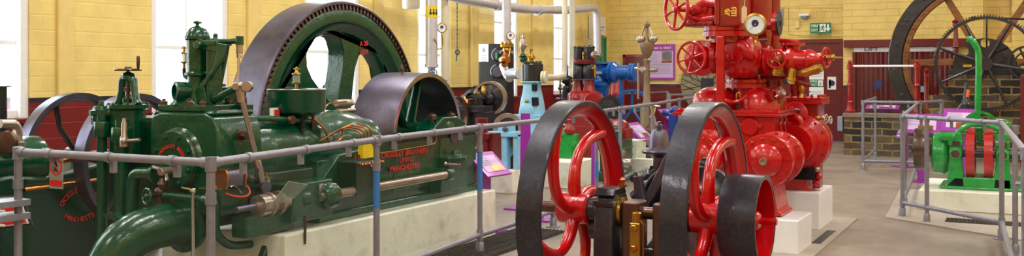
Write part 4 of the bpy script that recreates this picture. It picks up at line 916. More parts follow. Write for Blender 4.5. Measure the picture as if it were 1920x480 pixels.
for k in range(NS):
    a = a0 + k * 2 * PI / NS; d = V((0, math.cos(a), math.sin(a))); e = V((0, -math.sin(a), math.cos(a)))
    # spoke outline flares at the rim like an arch
    pr_ = []
    for t, hw in ((.1, .17), (.3, .12), (.5, .105), (.68, .10), (.8, .13), (.88, .19), (.94, .29), (.985, .45)): pr_.append((t, hw))
    r1 = fR - .29
    poly = [(t * r1, hw) for t, hw in pr_] ; poly = poly + [(x_, -y_) for x_, y_ in reversed(poly)]
    poly = [(min(x_, math.sqrt(max((r1 + .02) ** 2 - y_ * y_, 0))), y_) for x_, y_ in poly]
    q.prism(poly, V((fx1 - .09, SY, SZ_)), d, e, -.2 if d.cross(e).x > 0 else .2)
q.lathe((0, SY, SZ_), (1, 0, 0), [(.07, fx0), (.22, fx0 + .02), (.24, fx1 - .1), (.2, fx1 + .0), (.12, fx1 + .06), (.07, fx1 + .06)], 32)
fw = obj(q, 'flywheel_web', G, E, .02)
q = B(); d0 = P(682, 82, x=fx1 - .078); textmesh(q, 'A 28', d0, (0, 1, .1), (0, -.1, 1), .07, None, .003); textmesh(q, '1014', d0 + V((0, 0.0, -.09)), (0, 1, .1), (0, -.1, 1), .07, None, .003); obj(q, 'lettering', M['redink'], fw)
# valve pillar seen through the spokes
pv = P(631, 150, x=-6.9)
t = thing('exhaust_pillar', 'worn brown iron pillar seen between the flywheel spokes', 'pillar', (pv.x, pv.y, 0))
q = B(); zt_ = P(631, 104, x=-6.9).z; q.lathe((pv.x, pv.y, 0), (0, 0, 1), [(.14, 0), (.14, .05), (.09, .08), (.085, zt_ - .25), (.095, zt_ - .24), (.075, zt_ - .04), (.08, zt_ - .03), (.08, zt_), (0, zt_)], 24); obj(q, 'pillar_body', M['bronze'], t)
q = B(); zz_ = P(631, 165, x=-6.9).z; q.cyl((pv.x, pv.y, zz_), (pv.x + .05, pv.y - .25, zz_), .05); q.cyl((pv.x + .04, pv.y - .2, zz_ - .15), (pv.x + .05, pv.y - .22, zz_ + .02), .04); obj(q, 'side_branch', M['rust'], t)
# ================================================================ second green engine at far left
ec = V((0, 6.02, .835)); R2 = .56
T2 = thing('gas_engine', 'smaller dark green gas engine with two thin iron flywheels at the far left', 'engine', (-7.17, 5.6, 0))
prof = [(3.7, .0), (6.5, 0), (6.5, .62), (6.3, .78), (5.8, .8), (5.3, .74), (5.0, .78), (4.2, .72), (3.9, .5)]
q = B(); q.prism(prof, (-6.98, 0, 0), (0, 1, 0), (0, 0, 1), -.4); obj(q, 'bed', M['dkgreen'], T2, .04)
q = B(); q.lathe((-7.18, 0, .86), (0, 1, 0), [(.1, 4.1), (.2, 4.12), (.22, 4.2), (.22, 4.3), (.18, 4.35), (.18, 5.2), (.2, 5.25), (.2, 5.35), (.1, 5.4)], 36); obj(q, 'cylinder', M['green'], T2)
for xx, nm in ((-6.80, 'flywheel'), (-7.52, 'flywheel')):
    q = B(); q.lathe((xx, ec.y, ec.z), (1, 0, 0), [(R2, -.06), (R2 + .004, 0), (R2, .06), (R2 - .05, .06), (R2 - .07, .03), (R2 - .07, -.03), (R2 - .05, -.06)], 80, True); w_ = obj(q, nm, M['steel'], T2)
    q = B()
    for k in range(6):
        a = .95 + k * PI / 3; d = V((0, math.cos(a), math.sin(a))); e = V((0, -math.sin(a), math.cos(a))); c = V((xx, ec.y, ec.z))
        q.tube([c + d * .05, c + d * .3 + e * .05, c + d * (R2 - .05)], [.035, .028, .032], 10, flat=.7)
    q.lathe((xx, ec.y, ec.z), (1, 0, 0), [(.04, -.08), (.08, -.08), (.08, .08), (.04, .08)], 24); obj(q, 'spokes', M['black'], w_)
q = B(); q.cyl((-7.62, ec.y, ec.z), (-6.68, ec.y, ec.z), .04); obj(q, 'crankshaft', M['steel'], T2)
q = B(); a = P(45, 356, x=-6.9); e = P(182, 338, x=-6.9); q.cyl(a, e, .018); q.cyl(P(100, 306, x=-6.9), P(136, 297, x=-6.9), .016); obj(q, 'side_rod', M['copper'], T2)
q = B(); dc2 = P(152, 384, x=-6.975); arctext(q, 'CROSSLEY BROTHERS', dc2 + V((.0, 0, -.08)), (0, 1, 0), (0, 0, 1), .21, PI / 2, 2.2, .06); arctext(q, 'MANCHESTER', dc2 + V((.0, 0, .18)), (0, 1, 0), (0, 0, 1), .3, -PI / 2, 1.1, .055, True)
obj(q, 'lettering', M['redink'], T2)
q = B(); a = P(38, 285, x=-6.95); q.tube(rnd([P(0, 232, x=-6.95), P(28, 232, x=-6.95), P(33, 245, x=-6.95), P(33, 262, x=-6.95)], .06), .035, 14); q.lathe(P(32, 272, x=-6.95), (0, 0, 1), [(.03, -.07), (.06, -.06), (.06, .02), (.04, .03), (.035, .08)], 18); q.lathe(P(26, 266, x=-6.9), (0, 0, 1), [(.02, 0), (.025, .06), (.01, .09), (0, .1)], 12)
obj(q, 'exhaust_pipe', M['bronze'], T2)
q = B(); q.lathe(P(12, 268, x=-6.9), (.3, -1, 0), [(.09, -.02), (.09, .02), (.05, .03), (0, .03)], 24); q.tube([P(20, 262, x=-6.9), P(24, 285, x=-6.9)], .012, 8); q.sph(P(40, 300, x=-6.9), .02); obj(q, 'oil_pump', M['rust'], T2)
q = B(); c = P(0, 190, x=-8.4); q.lathe((c.x, c.y, .0), (0, 0, 1), [(.1, 0), (.1, .02), (.06, .04), (.06, P(0, 163, x=-8.4).z), (.1, P(0, 163, x=-8.4).z), (.1, P(0, 161, x=-8.4).z)], 18)
tag(obj(q, 'iron_bollard_pipe', M['black']), 'dark capped iron pipe against the window at the left edge', 'pipe')
# safety signs
def lectern_sign(c, w, h, ang, tilt=.6, post=True, label='', pm='purple', colm='purple'):
    """tilted information board on a post; ang = heading of its face"""
    c = V(c); t = thing('information_lectern', label, 'sign', (c.x, c.y, 0))
    f = V((math.cos(ang), math.sin(ang), 0)); u = V((-f.y, f.x, 0)); n = (f * math.cos(tilt) * 1 + V((0, 0, 1)) * math.sin(tilt)).normalized(); v = n.cross(u)
    Rm = Matrix((u, v, n)).transposed()
    obj(B().box(c, (w, h, .02), Rm), 'board', M[pm], t, .004)
    q = B(); q.box(c + n * .012, (w * .76, h * .66, .004), Rm); sh = obj(q, 'printed_sheet', M['lilac'], t)
    q = B()
    for k in range(6): q.box(c + n * .015 + v * (h * (.28 - k * .07)) - u * w * .18, (w * .42, h * .018, .002), Rm)
    obj(q, 'small_print', M['greybox'], sh)
    q = B(); q.box(c + n * .015 + v * (-h * .22) + u * w * .1, (w * .4, h * .22, .003), Rm); obj(q, 'picture', M['copper'], sh)
    q = B(); q.box(V((c.x, c.y, (c.z) / 2)) - f * .05, (.14, .03, c.z - .02), Matrix.Rotation(ang - PI / 2, 3, 'Z')); q.box(V((c.x, c.y, .01)) - f * .05, (.34, .3, .015), Matrix.Rotation(ang - PI / 2, 3, 'Z'))
    if post: obj(q, 'stand', M[colm], t)
    return t
# no-entry style notice on the glass
c = P(107, 312, y=3.895); t = thing('prohibition_sign', 'clear sticker with red no-entry ring and walking figure on the left glass panel', 'sign', (c.x, 3.895, c.z - .1))
q = B(); q.bx(c.x - .058, c.x + .058, 3.888, 3.892, c.z - .13, c.z + .06); obj(q, 'sticker', M['greybox'] if 0 else M['perspex'], t)
q = B(); q.ring(V((c.x, 3.887, c.z)), (0, -1, 0), .052, .043, 0, .002, 32); dd = .034; q.tube([V((c.x - dd, 3.886, c.z + dd)), V((c.x + dd, 3.886, c.z - dd))], .0045, 6); q.bx(c.x - .052, c.x + .052, 3.885, 3.888, c.z - .115, c.z - .08); obj(q, 'red_ring', M['signred'], t)
q = B(); q.sph((c.x, 3.887, c.z + .028), .007, 8, (1, .3, 1)); q.prism([(a * .001, e * .001) for a, e in ((-9, 20), (9, 20), (18, 0), (14, -2), (6, 8), (6, -6), (14, -34), (8, -35), (0, -12), (-10, -35), (-16, -33), (-6, -6), (-6, 8), (-14, -2), (-18, 2))], (c.x, 3.887, c.z), (1, 0, 0), (0, 0, 1), .002); obj(q, 'walking_figure', M['ink'], t)
# red and white safety board, lower left
t = thing('safety_board', 'red and white safety board with slanting edge standing behind the rail at the left edge', 'sign', (-6.05, 4.25, 0))
y_ = 4.0
cs = [P(a, e, y=y_) for a, e in ((-60, 372), (40, 366), (60, 422), (-60, 436))]
def quad(k, yo, pts): 
    q = B(); q.prism([(p.x, p.z) for p in pts], (0, yo, 0), (1, 0, 0), (0, 0, 1), .01); return q
obj(quad(0, y_ + .012, cs), 'board', M['ink'], t)
cs2 = [P(a, e, y=y_) for a, e in ((-58, 374), (37, 369), (54, 419), (-58, 433))]; obj(quad(0, y_ + .004, cs2), 'white_face', M['paper'], t)
cs3 = [P(a, e, y=y_) for a, e in ((-55, 402), (32, 372), (51, 417), (-55, 429))]; obj(quad(0, y_ - .003, cs3), 'red_field', M['signred'], t)
q = B()
for k in range(4): 
    a = P(-10, 396 + k * 9, y=y_ - .015); q.bx(a.x - .1, a.x + .1, y_ - .016, y_ - .012, a.z, a.z + .014)
obj(q, 'small_print', M['paper'], t)
q = B(); q.bx(cs[0].x + .2, cs[0].x + .24, y_ + .02, y_ + .06, 0, cs[0].z - .1); obj(q, 'stand', M['black'], t)
# ================================================================ foreground engine with two red-spoked flywheels
yw, zw = 4.69, .87
T3 = thing('stationary_engine', 'black oil engine with two big red curved-spoke flywheels and belt pulley in the foreground', 'engine', (-1.7, 5.0, 0))
def red_wheel(xc, w, R, ph):
    q = B(); h = w / 2
    q.lathe((xc, yw, zw), (1, 0, 0), [(R, -h), (R, h - .006), (R - .006, h), (R - .022, h), (R - .022, -h)], 128, True)
    rim = obj(q, 'flywheel_rim', M['iron'], T3)
    q = B(); q.lathe((xc, yw, zw), (1, 0, 0), [(R - .0225, h - .004), (R - .03, h - .012), (R - .05, .03), (R - .07, .022), (R - .078, .0), (R - .07, -.022), (R - .05, -.03), (R - .03, -h + .012), (R - .0225, -h + .004)], 96, True)
    obj(q, 'rim_flange', M['red'], rim)
    u, v = V((0, 1, 0)), V((0, 0, 1)); c = V((xc, yw, zw))
    def pol(r, a): return c + (u * math.cos(a) + v * math.sin(a)) * r
    for k in range(5):
        e = math.radians(ph + 72 * k)
        pts = bez(pol(R * .08, e + .8), pol(R * .52, e + .92), pol(R * .66, e + .40), pol(R * .89, e - .03), 16)
        rr = [.036 - .008 * math.sin(i / 16 * PI) for i in range(17)]; rr[-1] = .04
        q = B(); q.tube(pts, rr, 14); obj(q, 'spoke', M['red'], rim)
    q = B(); q.lathe((xc, yw, zw), (1, 0, 0), [(.04, -.085), (.072, -.085), (.08, -.075), (.08, .075), (.072, .085), (.04, .085)], 36); q.lathe(pol(.03, 1.2), (1, 0, 0), [(.03, -.08), (.03, .09)], 12)
    obj(q, 'hub', M['red'], rim)
red_wheel(-2.07, .125, .558, 50)
red_wheel(-1.365, .122, .560, 46)
q = B(); h = .0875; xc = -1.177; R = .215
q.lathe((xc, yw, zw), (1, 0, 0), [(R, -h), (R + .003, 0), (R, h), (R - .013, h), (R - .013, -h)], 72, True); pl = obj(q, 'belt_pulley', M['iron'], T3)
q = B(); q.lathe((xc, yw, zw), (1, 0, 0), [(R - .0135, -h), (R - .0135, h - .002), (R - .02, h - .004), (R - .022, -.04), (.06, -.05), (.05, -h)], 72)
for k in range(4):
    a = k * PI / 2 + .6; d = V((0, math.cos(a), math.sin(a))); q.tube([V((xc, yw, zw)) + d * .03, V((xc, yw, zw)) + d * (R - .02)], .022, 10)
q.lathe((xc, yw, zw), (1, 0, 0), [(.045, -.09), (.045, .05), (.035, .06), (0, .06)], 28); q.lathe((xc, yw, zw), (1, 0, 0), [(.016, .0), (.016, .14), (0, .14)], 12)
obj(q, 'pulley_web', M['red'], pl)
q = B(); q.cyl((-2.27, yw, zw), (-1.2, yw, zw), .031, None, 24); obj(q, 'crankshaft', M['rust'], T3)
# bearings: pedestal curved up from the bed
def ped(x0, x1, y0, nm='bearing_pedestal'):
    q = B(); q.prism([(y0 - .12, .3), (y0 + .3, .3), (y0 + .3, .55), (y0 + .16, .72), (y0 + .13, .9), (y0 + .09, .965), (y0 - .06, .965), (y0 - .1, .9), (y0 - .115, .7)], (x0, 0, 0), (0, 1, 0), (0, 0, 1), x1 - x0)
    return obj(q, nm, M['iron2'], T3, .02)
M['iron2'] = paint('black_engine_enamel', '2c2d36', .34, .25, .35, .15, .4)
ped(-1.93, -1.82, yw); ped(-1.55, -1.45, yw)
q = B(); q.prism([(yw - .1, .955), (yw + .09, .955), (yw + .06, .99), (yw - .07, .99)], (-1.93, 0, 0), (0, 1, 0), (0, 0, 1), .11); q.bx(-1.93, -1.82, yw - .11, yw + .1, .9, .93); obj(q, 'bearing_cap', M['iron2'], T3, .008)
q = B(); q.lathe((-1.83, yw + .05, .99), (0, 0, 1), [(.022, 0), (.022, .012), (.012, .014), (.012, .03), (.016, .034), (.006, .045), (0, .05)], 14); obj(q, 'oil_cup', M['copper'], T3)
q = B(); q.lathe((0, yw, zw), (1, 0, 0), [(.04, -1.82), (.074, -1.818), (.074, -1.80), (.04, -1.79)], 28); obj(q, 'brass_bush', M['brass'], T3)
q = B(); q.lathe((0, yw, zw), (1, 0, 0), [(.035, -2.02), (.058, -2.0), (.066, -1.95), (.066, -1.9), (.04, -1.9)], 28); q.lathe((0, yw, zw - .1), (1, 0, 0), [(.0, -1.99), (.05, -1.98), (.055, -1.92), (0, -1.9)], 20); obj(q, 'shaft_collar', M['iron2'], T3)
q = B()
for x0, x1 in ((-1.79, -1.70), (-1.63, -1.555)):
    q = B(); q.prism([(yw - .07, .62), (yw + .07, .62), (yw + .075, .8), (yw + .07, .93), (yw - .07, .93), (yw - .075, .8)], (x0, 0, 0), (0, 1, 0), (0, 0, 1), x1 - x0); obj(q, 'crank_web', M['rust'], T3, .014)
q = B(); c = P(1192, 440, y=yw - .12); q.bx(c.x - .028, c.x + .028, c.y - .02, c.y + .06, c.z - .11, c.z + .06); obj(q, 'big_end_bracket', M['brass2'] if 'brass2' in M else M['brass'], T3, .008)
q = B(); q.lathe((c.x, c.y + .01, c.z + .06), (0, 0, 1), [(.025, 0), (.027, .01), (.027, .045), (.02, .05), (0, .05)], 20); q.hexb((c.x, c.y - .02, c.z + .035), (0, -1, 0), .018, .02); obj(q, 'oiler_cap', M['brass'], T3)
q = B(); q.hexb((c.x, c.y - .02, c.z - .065), (0, -1, 0), .018, .02); q.tube([(c.x + .04, c.y, c.z - .1), (c.x + .04, c.y, c.z + .05), (c.x + .02, c.y, c.z + .07)], .006, 6); obj(q, 'big_end_bolt', M['copper'], T3)
q = B(); q.cyl((-1.71, yw, .66), (-1.62, yw, .66), .035); q.prism([(yw - .03, .62), (yw + .6, .82), (yw + .6, .9), (yw + .03, .7)], (-1.69, 0, 0), (0, 1, 0), (0, 0, 1), .04); obj(q, 'connecting_rod', M['iron2'], T3)
# bed and cylinder going back
q = B(); q.prism([(4.3, 0), (6.1, 0), (6.1, .1), (6.0, .34), (4.4, .34), (4.3, .1)], (-1.95, 0, 0), (0, 1, 0), (0, 0, 1), .52); q.bx(-1.9, -1.48, 5.0, 5.9, .3, .62); obj(q, 'bed', M['iron2'], T3, .03)
q = B(); q.lathe((-1.66, 5.12, .86), (0, 1, 0), [(.08, 0), (.15, .0), (.15, .04), (.11, .05), (.11, .55), (.15, .56), (.15, .62), (.1, .66), (0, .66)], 32); q.bolts((-1.66, 5.12, .86), (0, -1, 0), .13, 8, .012, .014); cy = obj(q, 'cylinder', M['iron2'], T3)
q = B(); q.prism([(0, 0), (.05, 0), (.26, .36), (.2, .38)], P(1190, 402, y=5.0), (1, 0, .0), (0, 0, 1), -.06); q.prism([(0, 0), (.06, 0), (.02, .17), (-.02, .16)], P(1192, 388, y=4.98), (1, 0, 0), (0, 0, 1), -.05); obj(q, 'oil_guard', M['steel'], T3, .006)
q = B(); q.tube(bez(P(1203, 400, y=5.1), P(1202, 345, y=5.1), P(1228, 320, y=5.1), P(1250, 318, y=5.1), 10), .012, 8); q.tube(bez(P(1212, 400, y=5.1), P(1210, 352, y=5.1), P(1232, 330, y=5.1), P(1255, 328, y=5.1), 10), .015, 8)
q.tube([P(1190, 372, y=5.15), P(1212, 352, y=5.15), P(1235, 345, y=5.15)], .04, 12); obj(q, 'crank_guard', M['bluegrey2'] if 'bluegrey2' in M else M['iron2'], T3)
yl = 5.35
q = B(); a = P(1189, 332, y=yl); q.sph(a, .034, 16); q.tube([a, P(1215, 333, y=yl)], .012, 8); ll = obj(q, 'governor_lever', M['iron2'], T3)
q = B(); q.tube([P(1198, 331, y=yl), P(1212, 352, y=yl), P(1216, 360, y=yl)], [.012, .016, .01], 8); q.tube([P(1190, 331, y=yl), P(1200, 331, y=yl)], .016, 8); obj(q, 'lever_link', M['bronze'], T3)
q = B()
for (px, py, r_) in ((1218, 333, .05), (1230, 322, .035), (1225, 345, .045), (1238, 338, .05)): q.lathe(P(px, py, y=yl), (.2, -1, 0), [(r_, -.06), (r_, .0), (r_ * .6, .02), (r_ * .5, .05), (0, .05)], 18)
q.tube([P(1224, 316, y=yl), P(1224, 330, y=yl)], .016, 8); q.hexb(P(1224, 317, y=yl), (0, 0, 1), .02, .02); q.bx(*sorted((P(1210, 340, y=yl).x, P(1275, 340, y=yl).x)), yl, yl + .2, .75, P(1225, 326, y=yl).z); obj(q, 'governor_gear', M['iron2'], T3, .006)
gc = P(1236, 290, y=yl); q = B()
k_ = 1 / 1850 * 5.4
q.lathe((gc.x, yl, 0), (0, 0, 1), [(.03, P(1236, 322, y=yl).z * 0 + gc.z - .1), (.036, gc.z - .09), (.034, gc.z - .015), (.05, gc.z + .0), (.095, gc.z + .008), (.1, gc.z + .02), (.085, gc.z + .035), (.062, gc.z + .04), (.058, gc.z + .06), (.055, gc.z + .1), (.042, gc.z + .135), (.02, gc.z + .145), (.015, gc.z + .15), (.022, gc.z + .156), (.022, gc.z + .168), (.008, gc.z + .175), (.012, gc.z + .185), (0, gc.z + .19)], 32)
obj(q, 'governor_bell', M['steel2'], T3) if 'steel2' in M else obj(q, 'governor_bell', M['steel'], T3)
q = B()
for px in (1307, 1322): q.lathe(P(px, 305, y=5.5), (0, 0, 1), [(.03, -.06), (.03, .0), (.018, .01), (.018, .03)], 14)
q.tube([P(1300, 318, y=5.5), P(1332, 312, y=5.5)], .03, 10); q.bx(P(1303, 340, y=5.5).x, P(1330, 340, y=5.5).x, 5.45, 5.6, .7, P(1310, 310, y=5.5).z); obj(q, 'valve_chest', M['iron2'], T3, .01)
# ================================================================ red duplex pump
RD = M['red']; R2_ = M['red2']
tag(obj(B().bx(-3.0, -1.735, 8.65, 9.27, 0, .30), 'pump_plinth', M['plinth'] if 0 else M['white'], None, .012), 'nearer white plinth under the tall red pump', 'plinth')
tag(obj(B().bx(-3.0, -1.82, 10.12, 10.88, 0, .377), 'pump_plinth', M['white'], None, .012), 'farther white plinth under the back of the tall red pump', 'plinth')
PU = thing('steam_pump', 'tall glossy red duplex pump with brass fittings, valves and handwheels', 'pump', (-2.4, 9.7, .3))
def part(q, nm, m=RD, bev=.0, par=None): return obj(q, nm, m, par or PU, bev)
for cx in (-2.04, -2.68):
    q = B(); z = .795
    q.lathe((cx, 0, z), (0, 1, 0), [(0, 8.7), (.03, 8.7), (.10, 8.715), (.145, 8.745), (.155, 8.77), (.228, 8.775), (.235, 8.785), (.235, 8.83), (.21, 8.84), (.195, 8.85), (.195, 9.2), (.235, 9.21), (.24, 9.22), (.24, 9.27), (.2, 9.28), (.2, 9.5)], 48)
    q.bolts((cx, 8.775, z), (0, -1, 0), .192, 12, .017, .02, .13); q.bolts((cx, 9.21, z), (0, -1, 0), .218, 12, .014, .016)
    cyl = part(q, 'water_cylinder')
    q = B(); q.lathe((cx, 8.7, z), (0, -1, 0), [(.034, -.01), (.034, .03), (.02, .03), (.014, .01), (0, .01)], 24); part(q, 'drain_plug', M['bronze'], 0, cyl)
    q = B(); q.prism([(cx - .1, .31), (cx + .14, .31), (cx + .14, .33), (cx + .1, .36), (cx + .06, .62), (cx - .04, .62), (cx - .06, .36), (cx - .1, .33)], (0, 9.24, 0), (1, 0, 0), (0, 0, 1), .48 - .02); part(q, 'foot', RD, .008)
    # rear, larger flanges
    q = B(); z2 = .86; q.lathe((cx + .0, 0, z2), (0, 1, 0), [(.2, 9.85), (.2, 10.2), (.29, 10.24), (.295, 10.26), (.295, 10.31), (.27, 10.315), (.27, 10.36), (.295, 10.365), (.295, 10.42), (.26, 10.44), (.22, 10.45), (.22, 10.9), (.1, 10.95), (0, 10.96)], 48)
    q.bolts((cx, 10.24, z2), (0, -1, 0), .255, 14, .018, .022); part(q, 'steam_cylinder')
    q = B(); q.prism([(cx - .26, .378), (cx + .12, .378), (cx + .12, .4), (cx + .08, .42), (cx + .05, .62), (cx - .2, .62), (cx - .22, .42)], (0, 10.75, 0), (1, 0, 0), (0, 0, 1), .52); part(q, 'rear_foot', RD, .01)
q = B(); c = P(1497, 325, y=10.22); q.bx(c.x - .04, c.x + .16, 10.2, 10.23, c.z - .06, c.z + .06); part(q, 'foot_opening', M['cavity'])  # black slab, no real hole: the shaded hollow is put in as colour
q = B(); a = P(1480, 283, y=9.0); 
for k in range(2):
    c = P(1481 + k * 3, 268 - 0 + k * 9, x=-1.9); q.prism([(-.0, 0), (.09, .0), (.09, .022), (0, .022)], P(1473 + 4 * k, 270 + 9 * k, x=-1.878), (-.18, 1, 0), (0, 0, 1), .003)
part(q, 'yellow_label', M['yellow'])
# valve chest
zl = P(1400, 209, y=9.35).z
q = B(); q.bx(-3.02, -2.09, 9.36, 10.15, .62, zl - .03); part(q, 'valve_chest', RD, .03)
q = B(); q.bx(-3.07, -2.03, 9.3, 10.2, zl - .045, zl - .018); q.bx(-3.05, -2.05, 9.32, 10.18, zl - .015, zl + .01)
for k in range(7): q.hexb((-2.99 + k * .15, 9.33, zl + .01), (0, 0, 1), .016, .018)
for k in range(5): q.hexb((-2.07, 9.4 + k * .16, zl + .01), (0, 0, 1), .016, .018)
part(q, 'chest_flange', RD, .008)
c = P(1406, 237, y=9.36); q = B(); q.lathe(c, (0, -1, 0), [(.09, 0), (.09, .02), (.078, .03), (0, .032)], 28); q.hexb(c + V((-.1, 0, 0)), (0, -1, 0), .02, .03); q.hexb(c + V((.1, 0, 0)), (0, -1, 0), .02, .03); q.box(c + V((0, -.005, 0)), (.24, .02, .06)); part(q, 'hand_hole_cover', RD, .004)
# dome over the chest (rounded, elongated)
def loft(q, rows, n=40, pw=2.6):
    """rows of (cx, cy, hx, hy, z) superellipse sections"""
    vs = []; fs = []
    for cx, cy, hx, hy, z in rows:
        for i in range(n):
            a = 2 * PI * i / n; ca, sa = math.cos(a), math.sin(a)
            vs.append((cx + hx * math.copysign(abs(ca) ** (2 / pw), ca), cy + hy * math.copysign(abs(sa) ** (2 / pw), sa), z))
    for j in range(len(rows) - 1):
        for i in range(n): fs.append((j * n + i, j * n + (i + 1) % n, (j + 1) * n + (i + 1) % n, (j + 1) * n + i))
    fs += [tuple(reversed(range(n))), tuple(range((len(rows) - 1) * n, len(rows) * n))]
    return q.add(vs, fs)
for cx, hx in ((-2.75, .22), (-2.28, .20)):
    q = B(); loft(q, [(cx, 9.75, hx, .36, zl + .0), (cx, 9.75, hx, .36, zl + .04), (cx, 9.75, hx * .97, .35, zl + .10), (cx, 9.75, hx * .87, .32, zl + .16), (cx, 9.75, hx * .68, .26, zl + .2), (cx, 9.75, hx * .4, .17, zl + .225), (cx, 9.75, .02, .02, zl + .23)]); part(q, 'chest_dome')
q = B(); c = P(1381, 178, y=9.42); q.tube(rnd([c + V((0, 0, -.06)), c + V((0, 0, .01)), c + V((.03, 0, .03)), c + V((.035, 0, -.03))], .02), .008, 8); part(q, 'lifting_hook', M['brass'])
q = B(); c = P(1370, 187, y=9.42); q.tube(rnd([P(1345, 180, y=9.4), P(1370, 192, y=9.36), P(1385, 190, y=9.36), P(1400, 180, y=9.4)], .05), .02, 10); part(q, 'dome_rib')
# neck with flanges
nx = P(1400, 158, y=9.75).x; ny = 9.75
zp = lambda py, y=9.75: P(1400, py, y=y).z
q = B(); q.lathe((nx, ny, 0), (0, 0, 1), [(.13, zp(182)), (.13, zp(166)), (.2, zp(165)), (.2, zp(158)), (.185, zp(157)), (.185, zp(156)), (.2, zp(155)), (.2, zp(149)), (.14, zp(148)), (.13, zp(140))], 40); q.bolts((nx, ny, zp(150)), (0, 0, 1), .17, 12, .014, .02); part(q, 'neck_flange')
# globe body
gx, gy = P(1390, 105, y=9.6).x, 9.6; gz = P(1390, 104, y=9.6).z
q = B(); q.lathe((gx, gy, 0), (0, 0, 1), [(.12, gz - .22), (.16, gz - .19), (.205, gz - .1), (.215, gz - .02), (.205, gz + .06), (.18, gz + .13), (.16, gz + .17), (.155, gz + .21)], 44); part(q, 'globe_body')
q = B(); q.lathe((gx, gy - .08, gz + .02), (-.25, -1, .0), [(.12, 0), (.12, .13), (.1, .15), (0, .155)], 30); q.bolts((gx - .03, gy - .215, gz + .02), (-.25, -1, 0), .1, 6, .014, .014); q.lathe((gx - .04, gy - .26, gz - .02), (-.25, -1, -.1), [(.03, -.02), (.04, .0), (.035, .02), (0, .03)], 16); part(q, 'side_cover')
q = B(); a = P(1385, 80, y=9.42); q.tube(bez(a, a + V((.08, -.05, -.05)), a + V((.13, -.03, -.15)), P(1408, 108, y=9.45), 8), [.05, .055, .06, .06, .06, .055, .05, .045, .04], 14); part(q, 'cast_elbow')
# horizontal body to the left handwheel
hy = 9.5; hc = P(1296, 108, y=9.2)
q = B(); q.lathe((gx - .06, hy, hc.z), (-1, 0, 0), [(.13, 0), (.13, .14), (.16, .145), (.16, .19), (.12, .2), (.12, .24)], 32); q.bolts((gx - .06 - .145, hy, hc.z), (1, 0, 0), .14, 8, .014, .015)
part(q, 'inlet_flange')
bxx = P(1316, 108, y=9.45).x
q = B(); q.lathe((bxx, 9.6, hc.z), (0, -1, 0), [(.1, -.05), (.15, .0), (.175, .05), (.17, .12), (.175, .13), (.175, .165), (.12, .18), (.08, .24), (.04, .27), (.035, .4)], 36); q.bolts((bxx, 9.47, hc.z), (0, -1, 0), .15, 8, .016, .03); part(q, 'stop_valve_body')
handwheel(PU, (bxx - .02, 9.17, hc.z), (-.2, -1, 0), .148, RD, .014, 6, dish=.01)
q = B(); q.cyl((bxx - .02, 9.14, hc.z), (bxx - .02, 9.5, hc.z), .016); part(q, 'valve_spindle')
# vertical strut
q = B(); sx0, sx1 = P(1343, 100, y=9.2).x, P(1357, 100, y=9.2).x; q.bx(sx0, sx1, 9.19, 9.25, zl + .0, P(1350, 68, y=9.2).z); part(q, 'support_strut', RD, .008)
# upper flange
ux = P(1364, 60, y=9.5).x
zu = lambda py: P(1364, py, y=9.5).z
q = B(); q.lathe((ux, 9.5, 0), (0, 0, 1), [(.17, zu(80)), (.17, zu(70)), (.235, zu(69)), (.235, zu(60)), (.225, zu(59)), (.235, zu(58)), (.235, zu(50)), (.16, zu(48)), (.16, zu(40))], 44); q.bolts((ux, 9.5, zu(69)), (0, 0, -1), .2, 12, .016, .022); part(q, 'upper_flange')
# upper valve block : ribbed body to the left, square lettered box in front
q = B(); x0, x1 = P(1294, 20, y=9.45).x, P(1345, 20, y=9.45).x; q.prism([(x0, zu(46)), (x1, zu(47)), (x1, zu(4)), (x0 + .06, zu(8)), (x0, zu(16))], (0, 9.62, 0), (1, 0, 0), (0, 0, 1), .3); part(q, 'sluice_body', RD, .03)
q = B(); q.bx(x0 - .01, x1, 9.29, 9.63, zu(50), zu(42)); 
for k in range(5): q.hexb((x0 + .03 + k * .055, 9.29, zu(46)), (0, -1, 0), .014, .018)
part(q, 'sluice_flange', R2_, .01)
q = B(); x2, x3 = P(1346, 20, y=9.25).x, P(1386, 20, y=9.25).x; q.bx(x2, x3, 9.25, 9.7, zu(52), zu(-40)); q.bx(x2 - .03, x2 + .02, 9.22, 9.7, zu(50), zu(-40)); fr_ = part(q, 'square_box', R2_, .018)
q = B(); x4, x5 = P(1356, 20, y=9.24).x, P(1381, 20, y=9.24).x
gz0, gz1 = P(1368, 31, y=9.24).z, P(1368, 14, y=9.24).z; w_ = x5 - x4
# raised yellow cast characters
def stroke(a, b_, r=.007): q.tube([V((x4 + w_ * a[0], 9.243, gz0 + (gz1 - gz0) * a[1])), V((x4 + w_ * b_[0], 9.243, gz0 + (gz1 - gz0) * b_[1]))], r, 6)
for a, b_ in (((.1, .5), (.55, .62)), ((.25, .85), (.3, .2)), ((.1, .3), (.5, .35)), ((.3, .85), (.5, .7)), ((.12, .72), (.25, .6)), ((.35, .2), (.5, .1)), ((.6, .9), (.95, .95)), ((.6, .1), (.98, .05)), ((.75, .95), (.75, .55)), ((.6, .6), (.95, .65)), ((.62, .6), (.7, .3)), ((.9, .6), (.82, .3)), ((.6, .32), (.95, .3)), ((.95, .9), (.95, .1))): stroke(a, b_)
for k in range(4): stroke((-.12, .15 + k * .25), (-.06, .2 + k * .25), .004)
part(q, 'cast_characters', M['gold'], 0, fr_)
